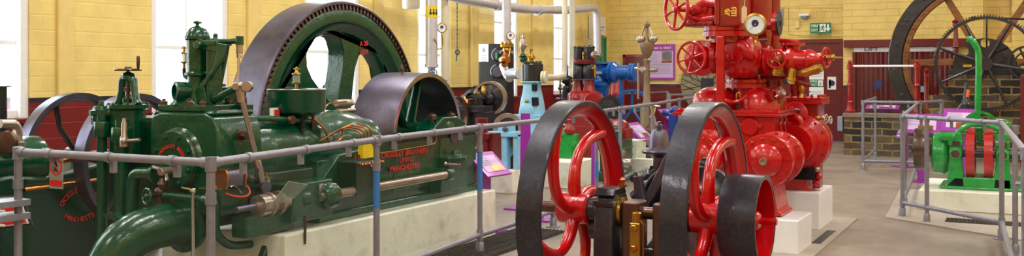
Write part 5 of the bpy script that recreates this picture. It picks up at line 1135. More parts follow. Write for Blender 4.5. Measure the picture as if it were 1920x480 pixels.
# top left handwheel
wc = P(1268, 17, y=9.15); ax = V((-.75, -.66, 0)); wc2 = P(1312, 18, y=9.35)
ax = (wc - wc2).normalized()
handwheel(PU, wc, V((-.62, -.78, 0)), .195, RD, .017, 6, dish=-.0, hub=.035)
q = B(); q.lathe(wc2, wc - wc2, [(.09, -.08), (.09, -.02), (.06, 0), (.05, .08), (.03, .1), (.025, (wc - wc2).length)], 20); part(q, 'upper_spindle')
q = B(); q.tube([P(1290, 22, y=9.33), P(1320, 6, y=9.33), P(1345, 8, y=9.33)], [.03, .045, .04], 12); q.tube([P(1290, 30, y=9.33), P(1318, 38, y=9.33), P(1345, 34, y=9.33)], [.025, .04, .04], 12); part(q, 'sluice_rib')
# big vertical pipes behind
vx = P(1415, 60, y=10.0).x
q = B(); q.lathe((vx, 10.0, 0), (0, 0, 1), [(.16, 1.3), (.16, P(1415, 80, y=10).z), (.17, P(1415, 60, y=10).z), (.165, 3.2), (.2, 3.24), (.1, 3.4), (0, 3.45)], 44); part(q, 'air_vessel', R2_)
v2 = P(1450, 60, y=10.3).x
q = B(); q.cyl((v2, 10.3, P(1510, 165, y=10.3).z), (v2, 10.3, 3.2), .07, None, 28); part(q, 'riser_pipe', R2_)
q = B(); q.tube([P(1384, 44, y=9.75), P(1455, 48, y=9.75)], .045, 16); q.lathe(P(1453, 44, y=9.75), (1, 0, 0), [(.1, -.02), (.12, 0), (.12, .03), (.06, .04)], 28); q.tube([P(1384, 52, y=9.8), P(1440, 56, y=9.8)], .075, 16); part(q, 'branch_pipe')
q = B(); q.lathe(P(1453, 44, y=9.72), (1, 0, 0), [(.12, .03), (.12, .05), (.03, .05), (.03, .03)], 28, True); part(q, 'blank_flange', M['iron'])
# gauge
gc_ = P(1416, 46, y=9.2)
gauge(gc_, (.12, -1, 0), .098, '', PU)
q = B(); q.cyl(gc_ + V((0, 0.03, -.08)), gc_ + V((0, .03, -.2)), .012); q.hexb(gc_ + V((0, .03, -.2)), (0, 0, 1), .022, .05); q.sph(gc_ + V((0, .03, -.12)), .02, 12); part(q, 'gauge_cock', M['brass'])
q = B(); q.tube([gc_ + V((0, .03, -.14)), gc_ + V((.11, .03, -.14))], .008, 8); part(q, 'cock_handle', M['steel'])
q = B(); tz0 = P(1395, 43, y=9.2).z; tz1 = P(1395, 11, y=9.2).z; tx0 = P(1389.5, 30, y=9.2).x; tx1 = P(1399.5, 30, y=9.2).x
q.prism([(tx0, tz0), (tx1, tz0), (tx1, tz1 - .02), ((tx0 + tx1) / 2 + .01, tz1), ((tx0 + tx1) / 2 - .01, tz1), (tx0, tz1 - .02)], (0, 9.22, 0), (1, 0, 0), (0, 0, 1), .003)
tg = thing('manila_tag', 'plain manila luggage tag hanging on string from the red pump', 'tag', ((tx0 + tx1) / 2, 9.22, tz0)); obj(q, 'card', M['card'], tg)
obj(B().tube([((tx0 + tx1) / 2, 9.218, tz1 - .01), ((tx0 + tx1) / 2 + .01, 9.22, tz1 + .1)], .003, 6), 'string', M['cream'], tg)
# right hand valve cluster
ry = 9.7
q = B(); c = P(1440, 118, y=ry); q.lathe(P(1425, 115, y=ry), (1, -.1, .02), [(.12, 0), (.12, .06), (.15, .07), (.15, .1), (.1, .12), (.1, .2), (.14, .21), (.14, .25), (.115, .26), (.115, .29), (.14, .3), (.14, .33), (.1, .36), (.09, .46), (.105, .47), (.1, .5), (.06, .56), (.03, .6)], 36); part(q, 'cross_valve')
q = B(); q.lathe(P(1488, 95, y=ry), (0, 0, 1), [(.11, -.1), (.13, -.06), (.1, -.03), (.06, 0), (.06, .04), (.11, .05), (.11, .075), (0, .08)], 28); q.tube(rnd([P(1462, 76, y=9.9), P(1470, 76, y=9.9), P(1470, 110, y=9.9)], .04), .02, 10); q.tube([P(1462, 76, y=9.9), P(1498, 79, y=9.9)], .022, 10); part(q, 'top_flange')
q = B(); a = P(1524, 108, y=ry); q.lathe(a, (1, -.1, -.01), [(.05, -.04), (.055, 0), (.04, .03), (.045, .05), (.045, .09), (.02, .1), (.018, .17), (.03, .18), (.03, .2), (.01, .21), (.008, .28)], 18); part(q, 'brass_gland', M['brass'])
handwheel(PU, P(1549, 108, y=ry), (1, -.25, 0), .092, RD, .011, 5)
wc = P(1455, 111, y=9.42)
handwheel(PU, wc, (0.05, -1, 0), .082, RD, .013, 5)
q = B(); q.lathe(wc + V((0, .12, 0)), (0.05, -1, 0), [(.05, 0), (.04, .05), (.03, .08), (.03, .13), (.012, .14)], 16); q.hexb(wc + V((0, 0, 0)), (0.05, -1, 0), .025, .03); q.tube([wc + V((-.04, -.01, -.03)), wc + V((.05, -.01, .03))], .012, 8); part(q, 'brass_spindle', M['brass'])
def bcyl(p0, p1, r, m='brass'): 
    q = B(); p0 = V(p0); p1 = V(p1); L = (p1 - p0).length; q.lathe(p0, p1 - p0, [(r * .8, 0), (r, .01), (r, L * .6), (r * 1.12, L * .62), (r * 1.12, L * .8), (r * .9, L * .82), (r * .9, L), (r * .7, L)], 22); return q
part(bcyl(P(1459, 124, y=9.5), P(1457, 142, y=9.5), .055), 'brass_union', M['brass']); part(bcyl(P(1484, 128, y=9.6), P(1481, 158, y=9.58), .048), 'brass_union', M['bronze2'] if 'bronze2' in M else M['brass'])
part(bcyl(P(1505, 138, y=9.55), P(1540, 127, y=9.5), .042), 'brass_union', M['brass'])
q = B(); q.tube([P(1474, 150, y=9.55), P(1480, 156, y=9.55)], .016, 8); q.hexb(P(1472, 152, y=9.54), (0, -1, 0), .025, .02); part(q, 'hose_cock', M['black'])
# pipe below cluster
q = B(); q.tube(rnd([P(1420, 145, y=9.8), P(1500, 146, y=9.8), P(1512, 148, y=9.8)], .03), .022, 10); q.cyl(P(1448, 150, y=9.9), (P(1448, 150, y=9.9).x, 9.9, zl), .1, None, 28); q.cyl(P(1492, 120, y=9.85), P(1492, 180, y=9.85), .05); q.tube([P(1470, 155, y=9.8), P(1520, 160, y=9.8)], .018, 8); part(q, 'lower_pipes', R2_)
q = B(); q.lathe(P(1502, 170, y=9.8), (0, 0, 1), [(.03, -.06), (.02, -.03), (.03, 0), (.04, .02), (.03, .05), (.012, .06)], 16); q.tube([P(1502, 170, y=9.8), P(1520, 172, y=9.8)], .007, 6); q.lathe(P(1463, 178, y=9.6), (0, 0, 1), [(.03, -.08), (.035, 0), (.02, .02), (.02, .08)], 14); part(q, 'brass_tap', M['brass'])
q = B(); a = P(1450, 188, y=9.45); q.tube([a, P(1442, 172, y=9.42)], .035, 12); q.lathe(P(1462, 176, y=9.45), (.5, -.3, -.6), [(.04, -.04), (.045, 0), (.035, .04), (0, .05)], 18); part(q, 'angled_spigot', R2_)
q = B(); q.lathe(P(1464, 174, y=9.42), (.6, -.3, .4), [(.035, 0), (.035, .03), (0, .03)], 16); q.tube([P(1455, 182, y=9.42), P(1470, 170, y=9.42)], .014, 8); part(q, 'spigot_clamp', M['bronze'])
# second chest at the right rear with bolted lid
y2 = 10.3
q = B(); xr0, xr1 = P(1462, 200, y=y2).x, P(1541, 200, y=y2).x; zt2 = P(1500, 183, y=y2).z
q.bx(xr0, xr1, y2, y2 + .45, zt2 - .07, zt2 - .035); q.bx(xr0, xr1, y2, y2 + .45, zt2 - .03, zt2)
for k in range(6): q.hexb((xr0 + .04 + k * (xr1 - xr0 - .08) / 5, y2 + .04, zt2), (0, 0, 1), .018, .03)
for k in range(3): q.hexb((xr1 - .04, y2 + .14 + k * .12, zt2), (0, 0, 1), .018, .03)
part(q, 'steam_chest_lid', RD, .006)
q = B(); q.bx(xr0 + .05, P(1533, 200, y=y2).x, y2 + .03, y2 + .4, .9, zt2 - .06); part(q, 'steam_chest', R2_, .02)
q = B(); q.lathe(P(1492, 214, y=y2), (0, -1, 0), [(.13, 0), (.13, .03), (.1, .05), (.0, .06)], 28); q.tube([P(1476, 206, y=10.15), P(1492, 208, y=10.15), P(1500, 210, y=10.15)], .012, 8); part(q, 'chest_cover', RD)
q = B(); q.lathe(P(1492, 208, y=10.1), (1, -.3, 0), [(.018, -.06), (.024, 0), (.018, .05), (0, .05)], 12); part(q, 'lever_grip', M['steel'])
q = B(); a = P(1540, 221, y=y2 - .02); q.lathe(a, (1, -.2, 0), [(.02, -.06), (.03, -.03), (.018, 0), (.028, .02), (.016, .04), (.012, .1)], 14); part(q, 'drain_cock', M['brass'])
for k in range(2): handwheel(PU, P(1549 + 8 * k, 223 + 2 * k, y=y2 - .03), (1, -.25, 0), .036 + .008 * (1 - k), M['silver'], .006, 4, name='small_handwheel')
q = B(); q.bx(P(1524, 320, y=10.3).x, P(1538, 320, y=10.3).x, 10.28, 10.45, P(1510, 352, y=10.3).z, P(1510, 305, y=10.3).z); part(q, 'drain_bracket', R2_, .01)
for k in range(3):
    q = B(); c = P(1532 + (k % 2) * 4, 318 + k * 13, y=10.25); q.lathe(c, (.6, -1, 0), [(.03, -.04), (.034, 0), (.02, .02), (0, .03)], 14); part(q, 'drain_valve', RD if k else M['bronze'])
# pillar between front block: small vertical pair of rods
q = B()
for k in range(2):
    c = P(1463 + 8 * k, 230, y=9.3); q.tube(rnd([P(1461 + 8 * k, 215, x=-2.06), P(1466 + 8 * k, 222, x=-2.06), P(1462 + 8 * k, 232, x=-2.06), P(1464 + 8 * k, 250, x=-2.06)], .03), .012, 8)
part(q, 'linkage_rod', R2_)
q = B(); q.tube(rnd([P(1475, 221, y=10.0), P(1500, 221, y=10.0), P(1501, 245, y=10.0)], .05), .035, 12); part(q, 'bypass_pipe', RD)
# ================================================================ engines in the middle distance
def fpt(px, py, x): return P(px, py, x=x)
# --- black dynamo / engine with large bright wheel
yb_ = 12.7; c = P(918, 184, y=yb_)
T = thing('dynamo_engine', 'black engine with brown-rimmed bright wheel standing below the switchboard', 'engine', (c.x - .3, yb_, 0))
q = B(); R = .25; q.lathe(c, (.25, -1, 0), [(R, -.09), (R, .05), (R - .035, .05), (R - .035, -.09)], 56, True); w_ = obj(q, 'flywheel', M['bronze'], T)
q = B(); q.lathe(c, (.25, -1, 0), [(R - .036, -.06), (R - .036, .0), (.1, .02), (.08, .1), (.03, .12), (0, .12)], 40); obj(q, 'wheel_disc', M['black'], w_)
q = B(); q.bx(c.x - .62, c.x + .1, yb_ - .35, yb_ + .3, 0, c.z - .18); q.bx(c.x - .66, c.x + .12, yb_ - .4, yb_ - .1, c.z - .2, c.z - .1); obj(q, 'engine_base', M['black'], T, .012)
q = B(); a = P(886, 186, y=yb_ - .25)
q.lathe(a, (.1, -1, 0), [(.14, -.2), (.15, 0), (.11, .02), (.11, .05), (.09, .05), (.085, -.02), (0, -.02)], 28); q.lathe(P(872, 192, y=yb_ - .25), (.1, -1, 0), [(.12, -.2), (.12, .0), (.08, .02), (0, .02)], 24); q.cyl(P(866, 190, y=yb_ - .3), P(905, 184, y=yb_ - .1), .05); q.bx(P(862, 190, y=yb_).x, P(900, 190, y=yb_).x, yb_ - .2, yb_ + .2, c.z - .15, c.z + .0); obj(q, 'crankcase', M['black'], T, .01)
q = B(); a = P(907, 168, y=yb_ - .2); q.lathe(a, (0, 0, 1), [(.03, -.06), (.035, 0), (.03, .01), (.03, .05), (.01, .06), (0, .06)], 14); q.tube([P(890, 176, y=yb_ - .3), P(893, 172, y=yb_ - .3), P(896, 176, y=yb_ - .3), P(899, 173, y=yb_ - .3)], .012, 8); obj(q, 'oil_cup', M['brass'], T)
q = B(); q.tube(bez(P(866, 186, y=yb_ - .4), P(872, 178, y=yb_ - .4), P(876, 200, y=yb_ - .4), P(880, 192, y=yb_ - .4), 8), .03, 8); obj(q, 'rocker_gear', M['copper'], T)
q = B(); q.cyl((c.x - .02, yb_ - .16, c.z), (c.x - .04, yb_ - .34, c.z - .01), .03); q.prism([(-.04, 0), (.04, 0), (.12, -.32), (-.1, -.32)], (c.x - .02, yb_ - .28, c.z + .02), (1, 0, 0), (0, 0, 1), .05); obj(q, 'outer_bearing', M['black'], T)
q = B(); cc = P(856, 200, y=12.0); q.ring((cc.x, 12.0, cc.z - .15), (1, .0, 0), .3, .26, -.03, .03, 40); tag(obj(q, 'belt_wheel', M['rust']), 'thin brown wheel rim left of the black engine behind the pulley', 'wheel')
# --- switchboard
sx, sy_ = WX + .5, None
a = P(897, 82, x=-9.0); b2_ = P(951, 84, x=-8.62)
t = thing('switchboard', 'tall black switchboard cabinet with white notice and round meters against the left wall', 'switchboard', (a.x, a.y, 0))
ys = a.y
x0 = P(897, 120, y=ys).x; x1 = P(950, 120, y=ys).x
zt = P(897, 82, y=ys).z; zb = P(897, 186, y=ys).z
obj(B().bx(x0, x1, ys, ys + .3, zb - 1.0 if zb > 1 else 0.0, zt), 'cabinet', M['black'], t, .01)
obj(B().bx(P(898, 100, y=ys).x, P(916, 100, y=ys).x, ys - .008, ys, P(900, 116, y=ys).z, P(900, 82.5, y=ys).z), 'notice', M['paper'], t)
q = B(); n0 = P(907, 97, y=ys - .01); q.prism([(-.04, 0), (.04, 0), (0, .09)], n0, (1, 0, 0), (0, 0, 1), -.003)
for k in range(4): q.bx(n0.x - .05, n0.x + .05, ys - .011, ys - .008, n0.z - .08 - k * .035, n0.z - .07 - k * .035)
obj(q, 'notice_print', M['greybox'], t)
for px, py in ((936, 103), (934, 134), (951, 104)):
    p_ = P(px, py, y=ys); q = B(); q.lathe(p_, (.2, -1, 0), [(.13, 0), (.135, .06), (.11, .08), (.1, .06), (0, .06)], 28); m_ = obj(q, 'meter', M['black'], t)
    obj(B().lathe(p_, (.2, -1, 0), [(.1, .063), (0, .065)], 24), 'meter_face', M['steel'], m_)
q = B(); p_ = P(932, 110, y=ys - .1); q.tube([p_, p_ + V((0, 0, .1))], .025, 8); obj(q, 'green_handle', M['tealdoor'], t)
# --- vertical pipe px 948 with valve, elbow to the light blue engine
a = P(950, 84, x=-8.3); t = thing('steam_pipe', 'silver vertical pipe with brass-topped valve dropping to the light blue engine', 'pipe', (a.x, a.y, a.z - .8))
obj(B().cyl(a, (a.x, a.y, 5.99), .085, None, 20), 'lagged_pipe', M['silver'], t)
q = B(); q.lathe(a, (0, 0, -1), [(.09, -.02), (.12, .0), (.12, .04), (.07, .06), (.08, .12), (.05, .14)], 20)
for k in range(6): q.sph(a + V((.09 * math.cos(k), .09 * math.sin(k), .03)), .035, 8)
obj(q, 'valve_head', M['brass'], t)
q = B(); b_ = P(946, 122, x=-8.2); q.cyl(a + V((0, 0, -.1)), b_, .055); q.lathe(P(946, 112, x=-8.2), (1, -.5, 0), [(.06, -.1), (.08, -.02), (.08, .02), (.06, .1)], 16); obj(q, 'valve_body', M['copper'], t)
q = B(); yv = 15.2; p0, p1, p2, p3 = P(946, 124, y=15.6), P(955, 144, y=15.4), P(962, 138, y=15.2), P(983, 140, y=14.5)
q.tube([P(943, 122, y=15.7), P(950, 140, y=15.6), P(956, 147, y=15.5)], .075, 16); q.tube([P(952, 138, y=15.5), P(962, 138, y=15.2), P(976, 138, y=14.8)], [.07, .1, .09], 18); obj(q, 'white_lagged_elbow', M['silver'], t)
# gauge on tube
gauge(P(957, 67, x=-8.2), (.6, -.7, 0), .075, 'brass-rimmed pressure gauge on a tall thin pipe beside the silver pipe', None, [P(957, 75, x=-8.2), P(957, 95, x=-8.2), P(953, 108, x=-8.2)])
# --- light blue vertical steam engine
ex0 = -7.0; lc_ = P(998, 150, x=ex0); Y = lc_.y
zq = lambda py: P(998, py, y=Y).z
xq = lambda px: P(px, 150, y=Y).x
LB = thing('vertical_engine', 'light blue vertical steam engine with shiny black cylinder on top', 'engine', (lc_.x, Y, 0))
q = B(); q.lathe((lc_.x, Y, 0), (0, 0, 1), [(.15, zq(154)), (.175, zq(151)), (.175, zq(121)), (.16, zq(119)), (.165, zq(117.5)), (.14, zq(116.5)), (0, zq(116))], 40); q.bolts((lc_.x, Y, zq(118)), (0, 0, 1), .14, 10, .016, .03); obj(q, 'cylinder', M['black'], LB)
q = B(); loft(q, [(lc_.x, Y, .2, .2, zq(215)), (lc_.x, Y, .17, .17, zq(190)), (lc_.x, Y, .135, .14, zq(170)), (lc_.x, Y, .125, .13, zq(160)), (lc_.x, Y, .125, .13, zq(157)), (lc_.x, Y, .17, .17, zq(155)), (lc_.x, Y, .17, .17, zq(152))], 36, 3.2); q.bx(lc_.x - .24, lc_.x + .24, Y - .22, Y + .22, .55, zq(214)); 
q.lathe((lc_.x, Y - .18, zq(208)), (0, -1, 0), [(.13, -.05), (.13, .02), (.11, .03), (0, .03)], 28); obj(q, 'column', M['ltblue'], LB, .01)
q = B(); q.bx(xq(1006), xq(1013), Y - .17, Y - .1, zq(170), zq(158)); q.prism([(xq(1008), zq(197)), (xq(1018), zq(197)), (xq(1017), zq(182)), (xq(1007), zq(182))], (0, Y - .2, 0), (1, 0, 0), (0, 0, 1), -.06); obj(q, 'inspection_opening', M['cavity'], LB)  # solid black pieces painted as the dark inside of the column
q = B(); q.lathe(P(988, 190, y=Y - .18), (0, -1, 0), [(.03, 0), (.03, .02), (.015, .03), (0, .04)], 14); obj(q, 'brass_oiler', M['brass'], LB)
q = B(); q.lathe(P(980, 105, y=Y), (0, 0, 1), [(.04, -.1), (.05, -.06), (.03, -.02), (.05, .0), (.04, .04), (.02, .05), (.025, .12), (.015, .14)], 16); q.tube([P(974, 107, y=Y), P(986, 107, y=Y)], .012, 8); q.tube([P(986, 104, y=Y), P(986, 118, y=Y)], .015, 8); obj(q, 'drain_valve', M['green'], LB)
q = B(); q.lathe(P(980, 95, y=Y), (0, 0, 1), [(.02, -.05), (.03, 0), (.05, .05), (.055, .12), (.03, .2), (.045, .21), (.015, .25), (.015, .28), (0, .3)], 18); q.tube(bez(P(979, 96, y=Y), P(990, 90, y=Y), P(988, 78, y=Y), P(981, 72, y=Y), 8), .008, 6); q.sph(P(986, 85, y=Y), .025, 10); obj(q, 'sight_feed_lubricator', M['bronze'], LB)
q = B(); q.lathe(P(994, 104, y=Y), (0, 0, 1), [(.05, -.1), (.05, -.03), (.07, -.02), (.05, .03), (.02, .04), (.02, .08), (.05, .08), (.05, .1), (0, .1)], 16); q.lathe(P(994, 108, y=Y), (1, -.4, 0), [(.03, -.09), (.03, .09)], 12); obj(q, 'brass_valve', M['brass'], LB)
tag(obj(B().bx(lc_.x - .45, lc_.x + .45, Y - .5, Y + .5, 0, .55), 'engine_plinth', M['plinth'], None, .01), 'whitewashed plinth under the light blue vertical engine', 'plinth')
# cream pipe from engine to the double pipes
A1 = P(1021, 145, y=Y); B1 = P(1058, 140, x=-7.6); q = B(); 
q.tube(rnd([(lc_.x + .16, Y, A1.z), P(1045, 146, x=-7.3), P(1058, 143, x=-7.5), P(1059, 110, x=-7.5), P(1059, -60, x=-7.5)], .2), .055, 14); q.lathe((lc_.x + .2, Y, A1.z), (1, .2, 0), [(.1, -.03), (.1, .0), (.08, .01), (.1, .02), (.1, .05)], 20); tag(obj(q, 'cream_pipe', M['cream']), 'cream pipe curving from the black cylinder up to the ceiling, left one of the pair', 'pipe')
q = B(); q.tube(rnd([P(1073, -60, x=-7.5), P(1073, 120, x=-7.5), P(1075, 140, x=-7.4), P(1086, 142, x=-7.2)], .2), .055, 14); tag(obj(q, 'cream_pipe', M['cream']), 'cream vertical pipe meeting the black cylinders of the red engine, right one of the pair', 'pipe')
# dark valves between
t = thing('valve_cluster', 'dark valves and brown cocks clustered below the pair of cream pipes', 'valve', (P(1063, 160, x=-7.9).x, P(1063, 160, x=-7.9).y, 0))
q = B(); a = P(1063, 150, x=-7.9); q.cyl((a.x, a.y, 0), P(1063, 122, x=-7.9), .03); q.lathe(P(1063, 150, x=-7.9), (1, -.5, 0), [(.06, -.12), (.09, -.05), (.1, 0), (.09, .05), (.06, .12)], 18); q.lathe(P(1063, 165, x=-7.9), (1, -.5, 0), [(.05, -.1), (.08, 0), (.05, .1)], 16); q.lathe(P(1063, 175, x=-7.9), (0, 0, 1), [(.1, -.1), (.1, .05)], 16); obj(q, 'valve_body', M['black'], t)
handwheel(t, P(1062, 126, x=-7.8), (0, 0, 1), .06, M['black'], .008, 4)
q = B(); q.tube([P(1050, 140, x=-7.8), P(1051, 185, x=-7.8)], .016, 8); q.tube([P(1047, 166, x=-7.8), P(1060, 168, x=-7.8)], .016, 8); q.sph(P(1050, 166, x=-7.8), .04, 8); q.tube([P(1069, 150, x=-7.8), P(1069, 190, x=-7.8)], .02, 8); obj(q, 'drain_cocks', M['rust'], t)
q = B(); q.lathe((a.x, a.y, P(1060, 184, x=-7.9).z), (0, 0, 1), [(.2, -.04), (.22, -.02), (.22, 0), (0, .01)], 32); obj(q, 'iron_tray', M['steel'], t)
# --- red vertical compound engine
rc = P(1095, 150, x=-7.0); Y = rc.y
zr_ = lambda py: P(1095, py, y=Y).z
xr = lambda px: P(px, 150, y=Y).x
RE = thing('vertical_engine', 'red vertical engine with pairs of black banded cylinders', 'engine', (rc.x, Y, 0))
for px in (1086, 1104):
    q = B(); q.lathe((xr(px), Y, 0), (0, 0, 1), [(.1, zr_(150)), (.112, zr_(148)), (.112, zr_(120)), (.1, zr_(118))], 28); obj(q, 'lower_cylinder', M['black'], RE)
    q = B(); q.lathe((xr(px), Y, 0), (0, 0, 1), [(.1, zr_(112)), (.105, zr_(110)), (.105, zr_(91)), (.115, zr_(90)), (.115, zr_(88)), (0, zr_(87))], 28); q.bolts((xr(px), Y, zr_(88)), (0, 0, 1), .09, 6, .014, .02); obj(q, 'upper_cylinder', M['black'], RE)
q = B(); q.lathe((xr(1096), Y, 0), (0, 0, 1), [(.2, zr_(120)), (.21, zr_(118)), (.21, zr_(114)), (.14, zr_(111))], 32); obj(q, 'collar', M['charred'], RE)
q = B(); q.lathe((xr(1095), Y, 0), (0, 0, 1), [(.2, zr_(151)), (.22, zr_(150)), (.22, zr_(148.5)), (.2, zr_(148))], 36); obj(q, 'steel_band', M['steel'], RE)
q = B(); q.tube([P(1094, 97, y=Y - .1), P(1094, 112, y=Y - .1)], .02, 8); q.sph(P(1094, 102, y=Y - .12), .03, 8); q.tube([P(1110, 128, y=Y - .1), P(1118, 128, y=Y - .1)], .03, 8); q.tube([P(1116, 122, y=Y - .1), P(1116, 146, y=Y - .1)], .018, 8); obj(q, 'brass_fittings', M['brass'], RE)
q = B(); q.lathe(P(1112, 103, y=Y), (1, -.2, 0), [(.08, 0), (.07, .05), (.02, .06), (.02, .14), (.04, .15), (.04, .17), (0, .18)], 16); q.tube([P(1104, 88, y=Y), P(1104, 74, y=Y)], .012, 8); q.tube([P(1100, 83, y=Y), P(1109, 84, y=Y)], .014, 8); q.tube([P(1101, 73, y=Y), P(1107, 73, y=Y)], .01, 8); obj(q, 'valve_rod', M['bronze'], RE)
q = B(); 
for px in (1084, 1104): loft(q, [(xr(px), Y, .12, .12, zr_(175)), (xr(px), Y, .1, .1, zr_(165)), (xr(px), Y, .085, .09, zr_(158)), (xr(px), Y, .085, .09, zr_(150))], 28)
loft(q, [(xr(1098), Y, .3, .26, zr_(235)), (xr(1098), Y, .3, .26, zr_(185)), (xr(1097), Y, .28, .25, zr_(175)), (xr(1096), Y, .2, .2, zr_(170))], 36, 3.5); q.lathe(P(1113, 190, y=Y - .2), (.3, -1, 0), [(.17, -.1), (.17, .04), (.15, .06), (0, .065)], 30); q.lathe(P(1083, 184, y=Y - .22), (0, -1, 0), [(.09, -.05), (.09, .03), (.07, .04), (0, .04)], 24)
obj(q, 'crankcase', M['red2'], RE)
q = B(); q.bx(rc.x - .4, rc.x + .4, Y - .35, Y + .35, 0, zr_(233)); obj(q, 'base_casting', M['red2'], RE, .02)
# --- blue pump
bc_ = P(1124, 150, x=-7.0); Y = 16.9; xb_ = lambda px: P(px, 150, y=Y).x; zb_ = lambda py: P(1130, py, y=Y).z
BP = thing('pump', 'strong blue pump with tall flanged column and horizontal barrel', 'pump', (xb_(1124), Y, 0))
q = B(); q.lathe((xb_(1122), Y, 0), (0, 0, 1), [(.2, 0), (.2, .1), (.15, .15), (.14, zb_(200)), (.17, zb_(192)), (.2, zb_(165)), (.22, zb_(161)), (.24, zb_(160)), (.24, zb_(155)), (.2, zb_(153)), (.18, zb_(150)), (.17, zb_(128)), (.18, zb_(122)), (.25, zb_(120)), (.25, zb_(117)), (0, zb_(116.5))], 36); obj(q, 'column', M['blue'], BP)
q = B(); q.lathe((xb_(1122), Y - .02, zb_(136)), (1, 0, 0), [(.15, 0), (.15, xb_(1143) - xb_(1122)), (.2, xb_(1145) - xb_(1122)), (.2, xb_(1149) - xb_(1122)), (.17, xb_(1150) - xb_(1122)), (.2, xb_(1151) - xb_(1122)), (.2, xb_(1155) - xb_(1122)), (.14, xb_(1160) - xb_(1122)), (.13, xb_(1180) - xb_(1122)), (.165, xb_(1182) - xb_(1122)), (.165, xb_(1186) - xb_(1122)), (.15, xb_(1187) - xb_(1122)), (.165, xb_(1188) - xb_(1122)), (.165, xb_(1192) - xb_(1122)), (0, xb_(1193) - xb_(1122))], 36)
for px in (1145, 1182): q.bolts((xb_(px), Y - .02, zb_(136)), (-1, 0, 0), .17, 10, .014, .02)
obj(q, 'barrel', M['blue'], BP)
q = B(); q.bx(xb_(1121), xb_(1136), Y - .19, Y - .17, zb_(139), zb_(134)); obj(q, 'name_plate', M['silver'], BP, .003)
q = B(); q.bx(xb_(1163), xb_(1168), Y - .05, Y + .05, 0, zb_(145)); q.bx(xb_(1112), xb_(1136), Y - .3, Y + .1, .3, zb_(196)); obj(q, 'support_leg', M['blue'], BP, .01)
q = B(); wcx = P(1185, 205, y=Y - .35); q.lathe(wcx, (.35, -1, 0), [(.36, -.06), (.36, .06), (.32, .06), (.3, .02), (.3, -.02), (.32, -.06)], 48, True)
for k in range(5):
    u, v, w = frame((.35, -1, 0)); a_ = k * 2 * PI / 5 + .3; q.tube([wcx, wcx + (u * math.cos(a_) + v * math.sin(a_)) * .31], .025, 8)
q.cyl(wcx + V((0, -.05, 0)), wcx + V((0, .35, 0)), .045); obj(q, 'flywheel', M['blue'], BP)
q = B(); wc = P(1142, 203, y=Y - .9); q.lathe(wc, (.8, -1, 0), [(.22, -.04), (.22, .04), (.17, .04), (.17, -.04)], 36, True); q.lathe(wc, (.8, -1, 0), [(.17, -.02), (.17, .02), (.03, .03), (.03, -.03)], 28, True); q.bx(wc.x - .1, wc.x + .1, wc.y - .06, wc.y + .06, 0, wc.z - .15); tag(obj(q, 'steel_wheel_stand', M['iron']), 'small dark steel wheel on a stand left of the blue wheel', 'wheel')
q = B(); c_ = P(1155, 170, y=20.0); q.lathe((c_.x, 20.0, 0), (0, 0, 1), [(.16, 0), (.16, c_.z - .2), (.17, c_.z - .18), (.17, c_.z), (.16, c_.z + .02), (.16, c_.z + .2), (.14, c_.z + .24), (0, c_.z + .26)], 28); tag(obj(q, 'red_drum', M['red2']), 'tall red cylindrical drum behind the blue barrel', 'drum')
# --- governor column
gv = P(1213, 150, x=-5.62); Y = gv.y; zg = lambda py: P(1213, py, y=Y).z
GV = thing('governor', 'tall brown bronze centrifugal governor with two flyballs on a column', 'governor', (gv.x, Y, 0))
q = B(); s_ = Y / 1850 / .95
q.lathe((gv.x, Y, 0), (0, 0, 1), [(.16, 0), (.16, .3), (.13, .34), (.115, zg(258)), (.115, zg(200)), (.09, zg(195)), (.06, zg(190)), (.05, zg(150)), (.055, zg(128)), (.04, zg(120)), (.05, zg(117)), (.06, zg(113)), (.03, zg(109)), (.07, zg(104)), (.11, zg(92)), (.125, zg(84)), (.12, zg(80)), (.05, zg(78)), (.03, zg(74)), (.025, zg(52)), (.05, zg(50)), (.055, zg(45)), (.03, zg(42)), (.02, zg(39)), (0, zg(38))], 32)
obj(q, 'column', M['brownp'], GV)
for sg in (-1, 1):
    q = B(); bp = V((gv.x + sg * .11, Y, zg(73))); q.sph(bp, .075, 20); q.tube([V((gv.x + sg * .02, Y, zg(47))), V((gv.x + sg * .075, Y, zg(60))), bp], .014, 8); q.tube([bp, V((gv.x + sg * .06, Y, zg(84)))], .016, 8); obj(q, 'flyball_arm', M['bronze'], GV)
q = B(); q.tube([P(1197, 118, y=Y), P(1197, 186, y=Y)], .022, 8); q.tube([P(1190, 128, y=Y), P(1232, 133, y=Y)], .02, 8); q.lathe(P(1205, 131, y=Y - .05), (0, -1, 0), [(.05, -.05), (.06, 0), (.03, .04)], 14); q.lathe(P(1228, 131, y=Y - .05), (1, -.3, 0), [(.035, -.06), (.045, 0), (.02, .05)], 14); q.tube([P(1222, 203, y=Y - .1), P(1232, 240, y=Y - .1)], .015, 8); q.tube([P(1196, 196, y=Y - .1), P(1238, 200, y=Y - .1)], .015, 8); obj(q, 'lever_gear', M['bronze'], GV)
q = B(); q.tube([P(1220, 200, y=Y - .15), P(1226, 215, y=Y - .15), P(1229, 202, y=Y - .15)], .014, 8); obj(q, 'yellow_guard_strip', M['yellow'], GV)
q = B(); q.lathe(P(1227, 245, y=Y), (1, 0, 0), [(.12, -.12), (.14, -.08), (.14, .08), (.12, .12)], 24); q.bx(gv.x - .2, gv.x + .3, Y - .2, Y + .2, 0.001, .4); obj(q, 'base_casting', M['rust'], GV, .02)
tag(obj(B().bx(gv.x - .55, gv.x - .2, Y - .9, Y - .3, 0, .32), 'stone_block', M['plinth'], None, .01), 'pale stone block just left of the governor column', 'plinth')
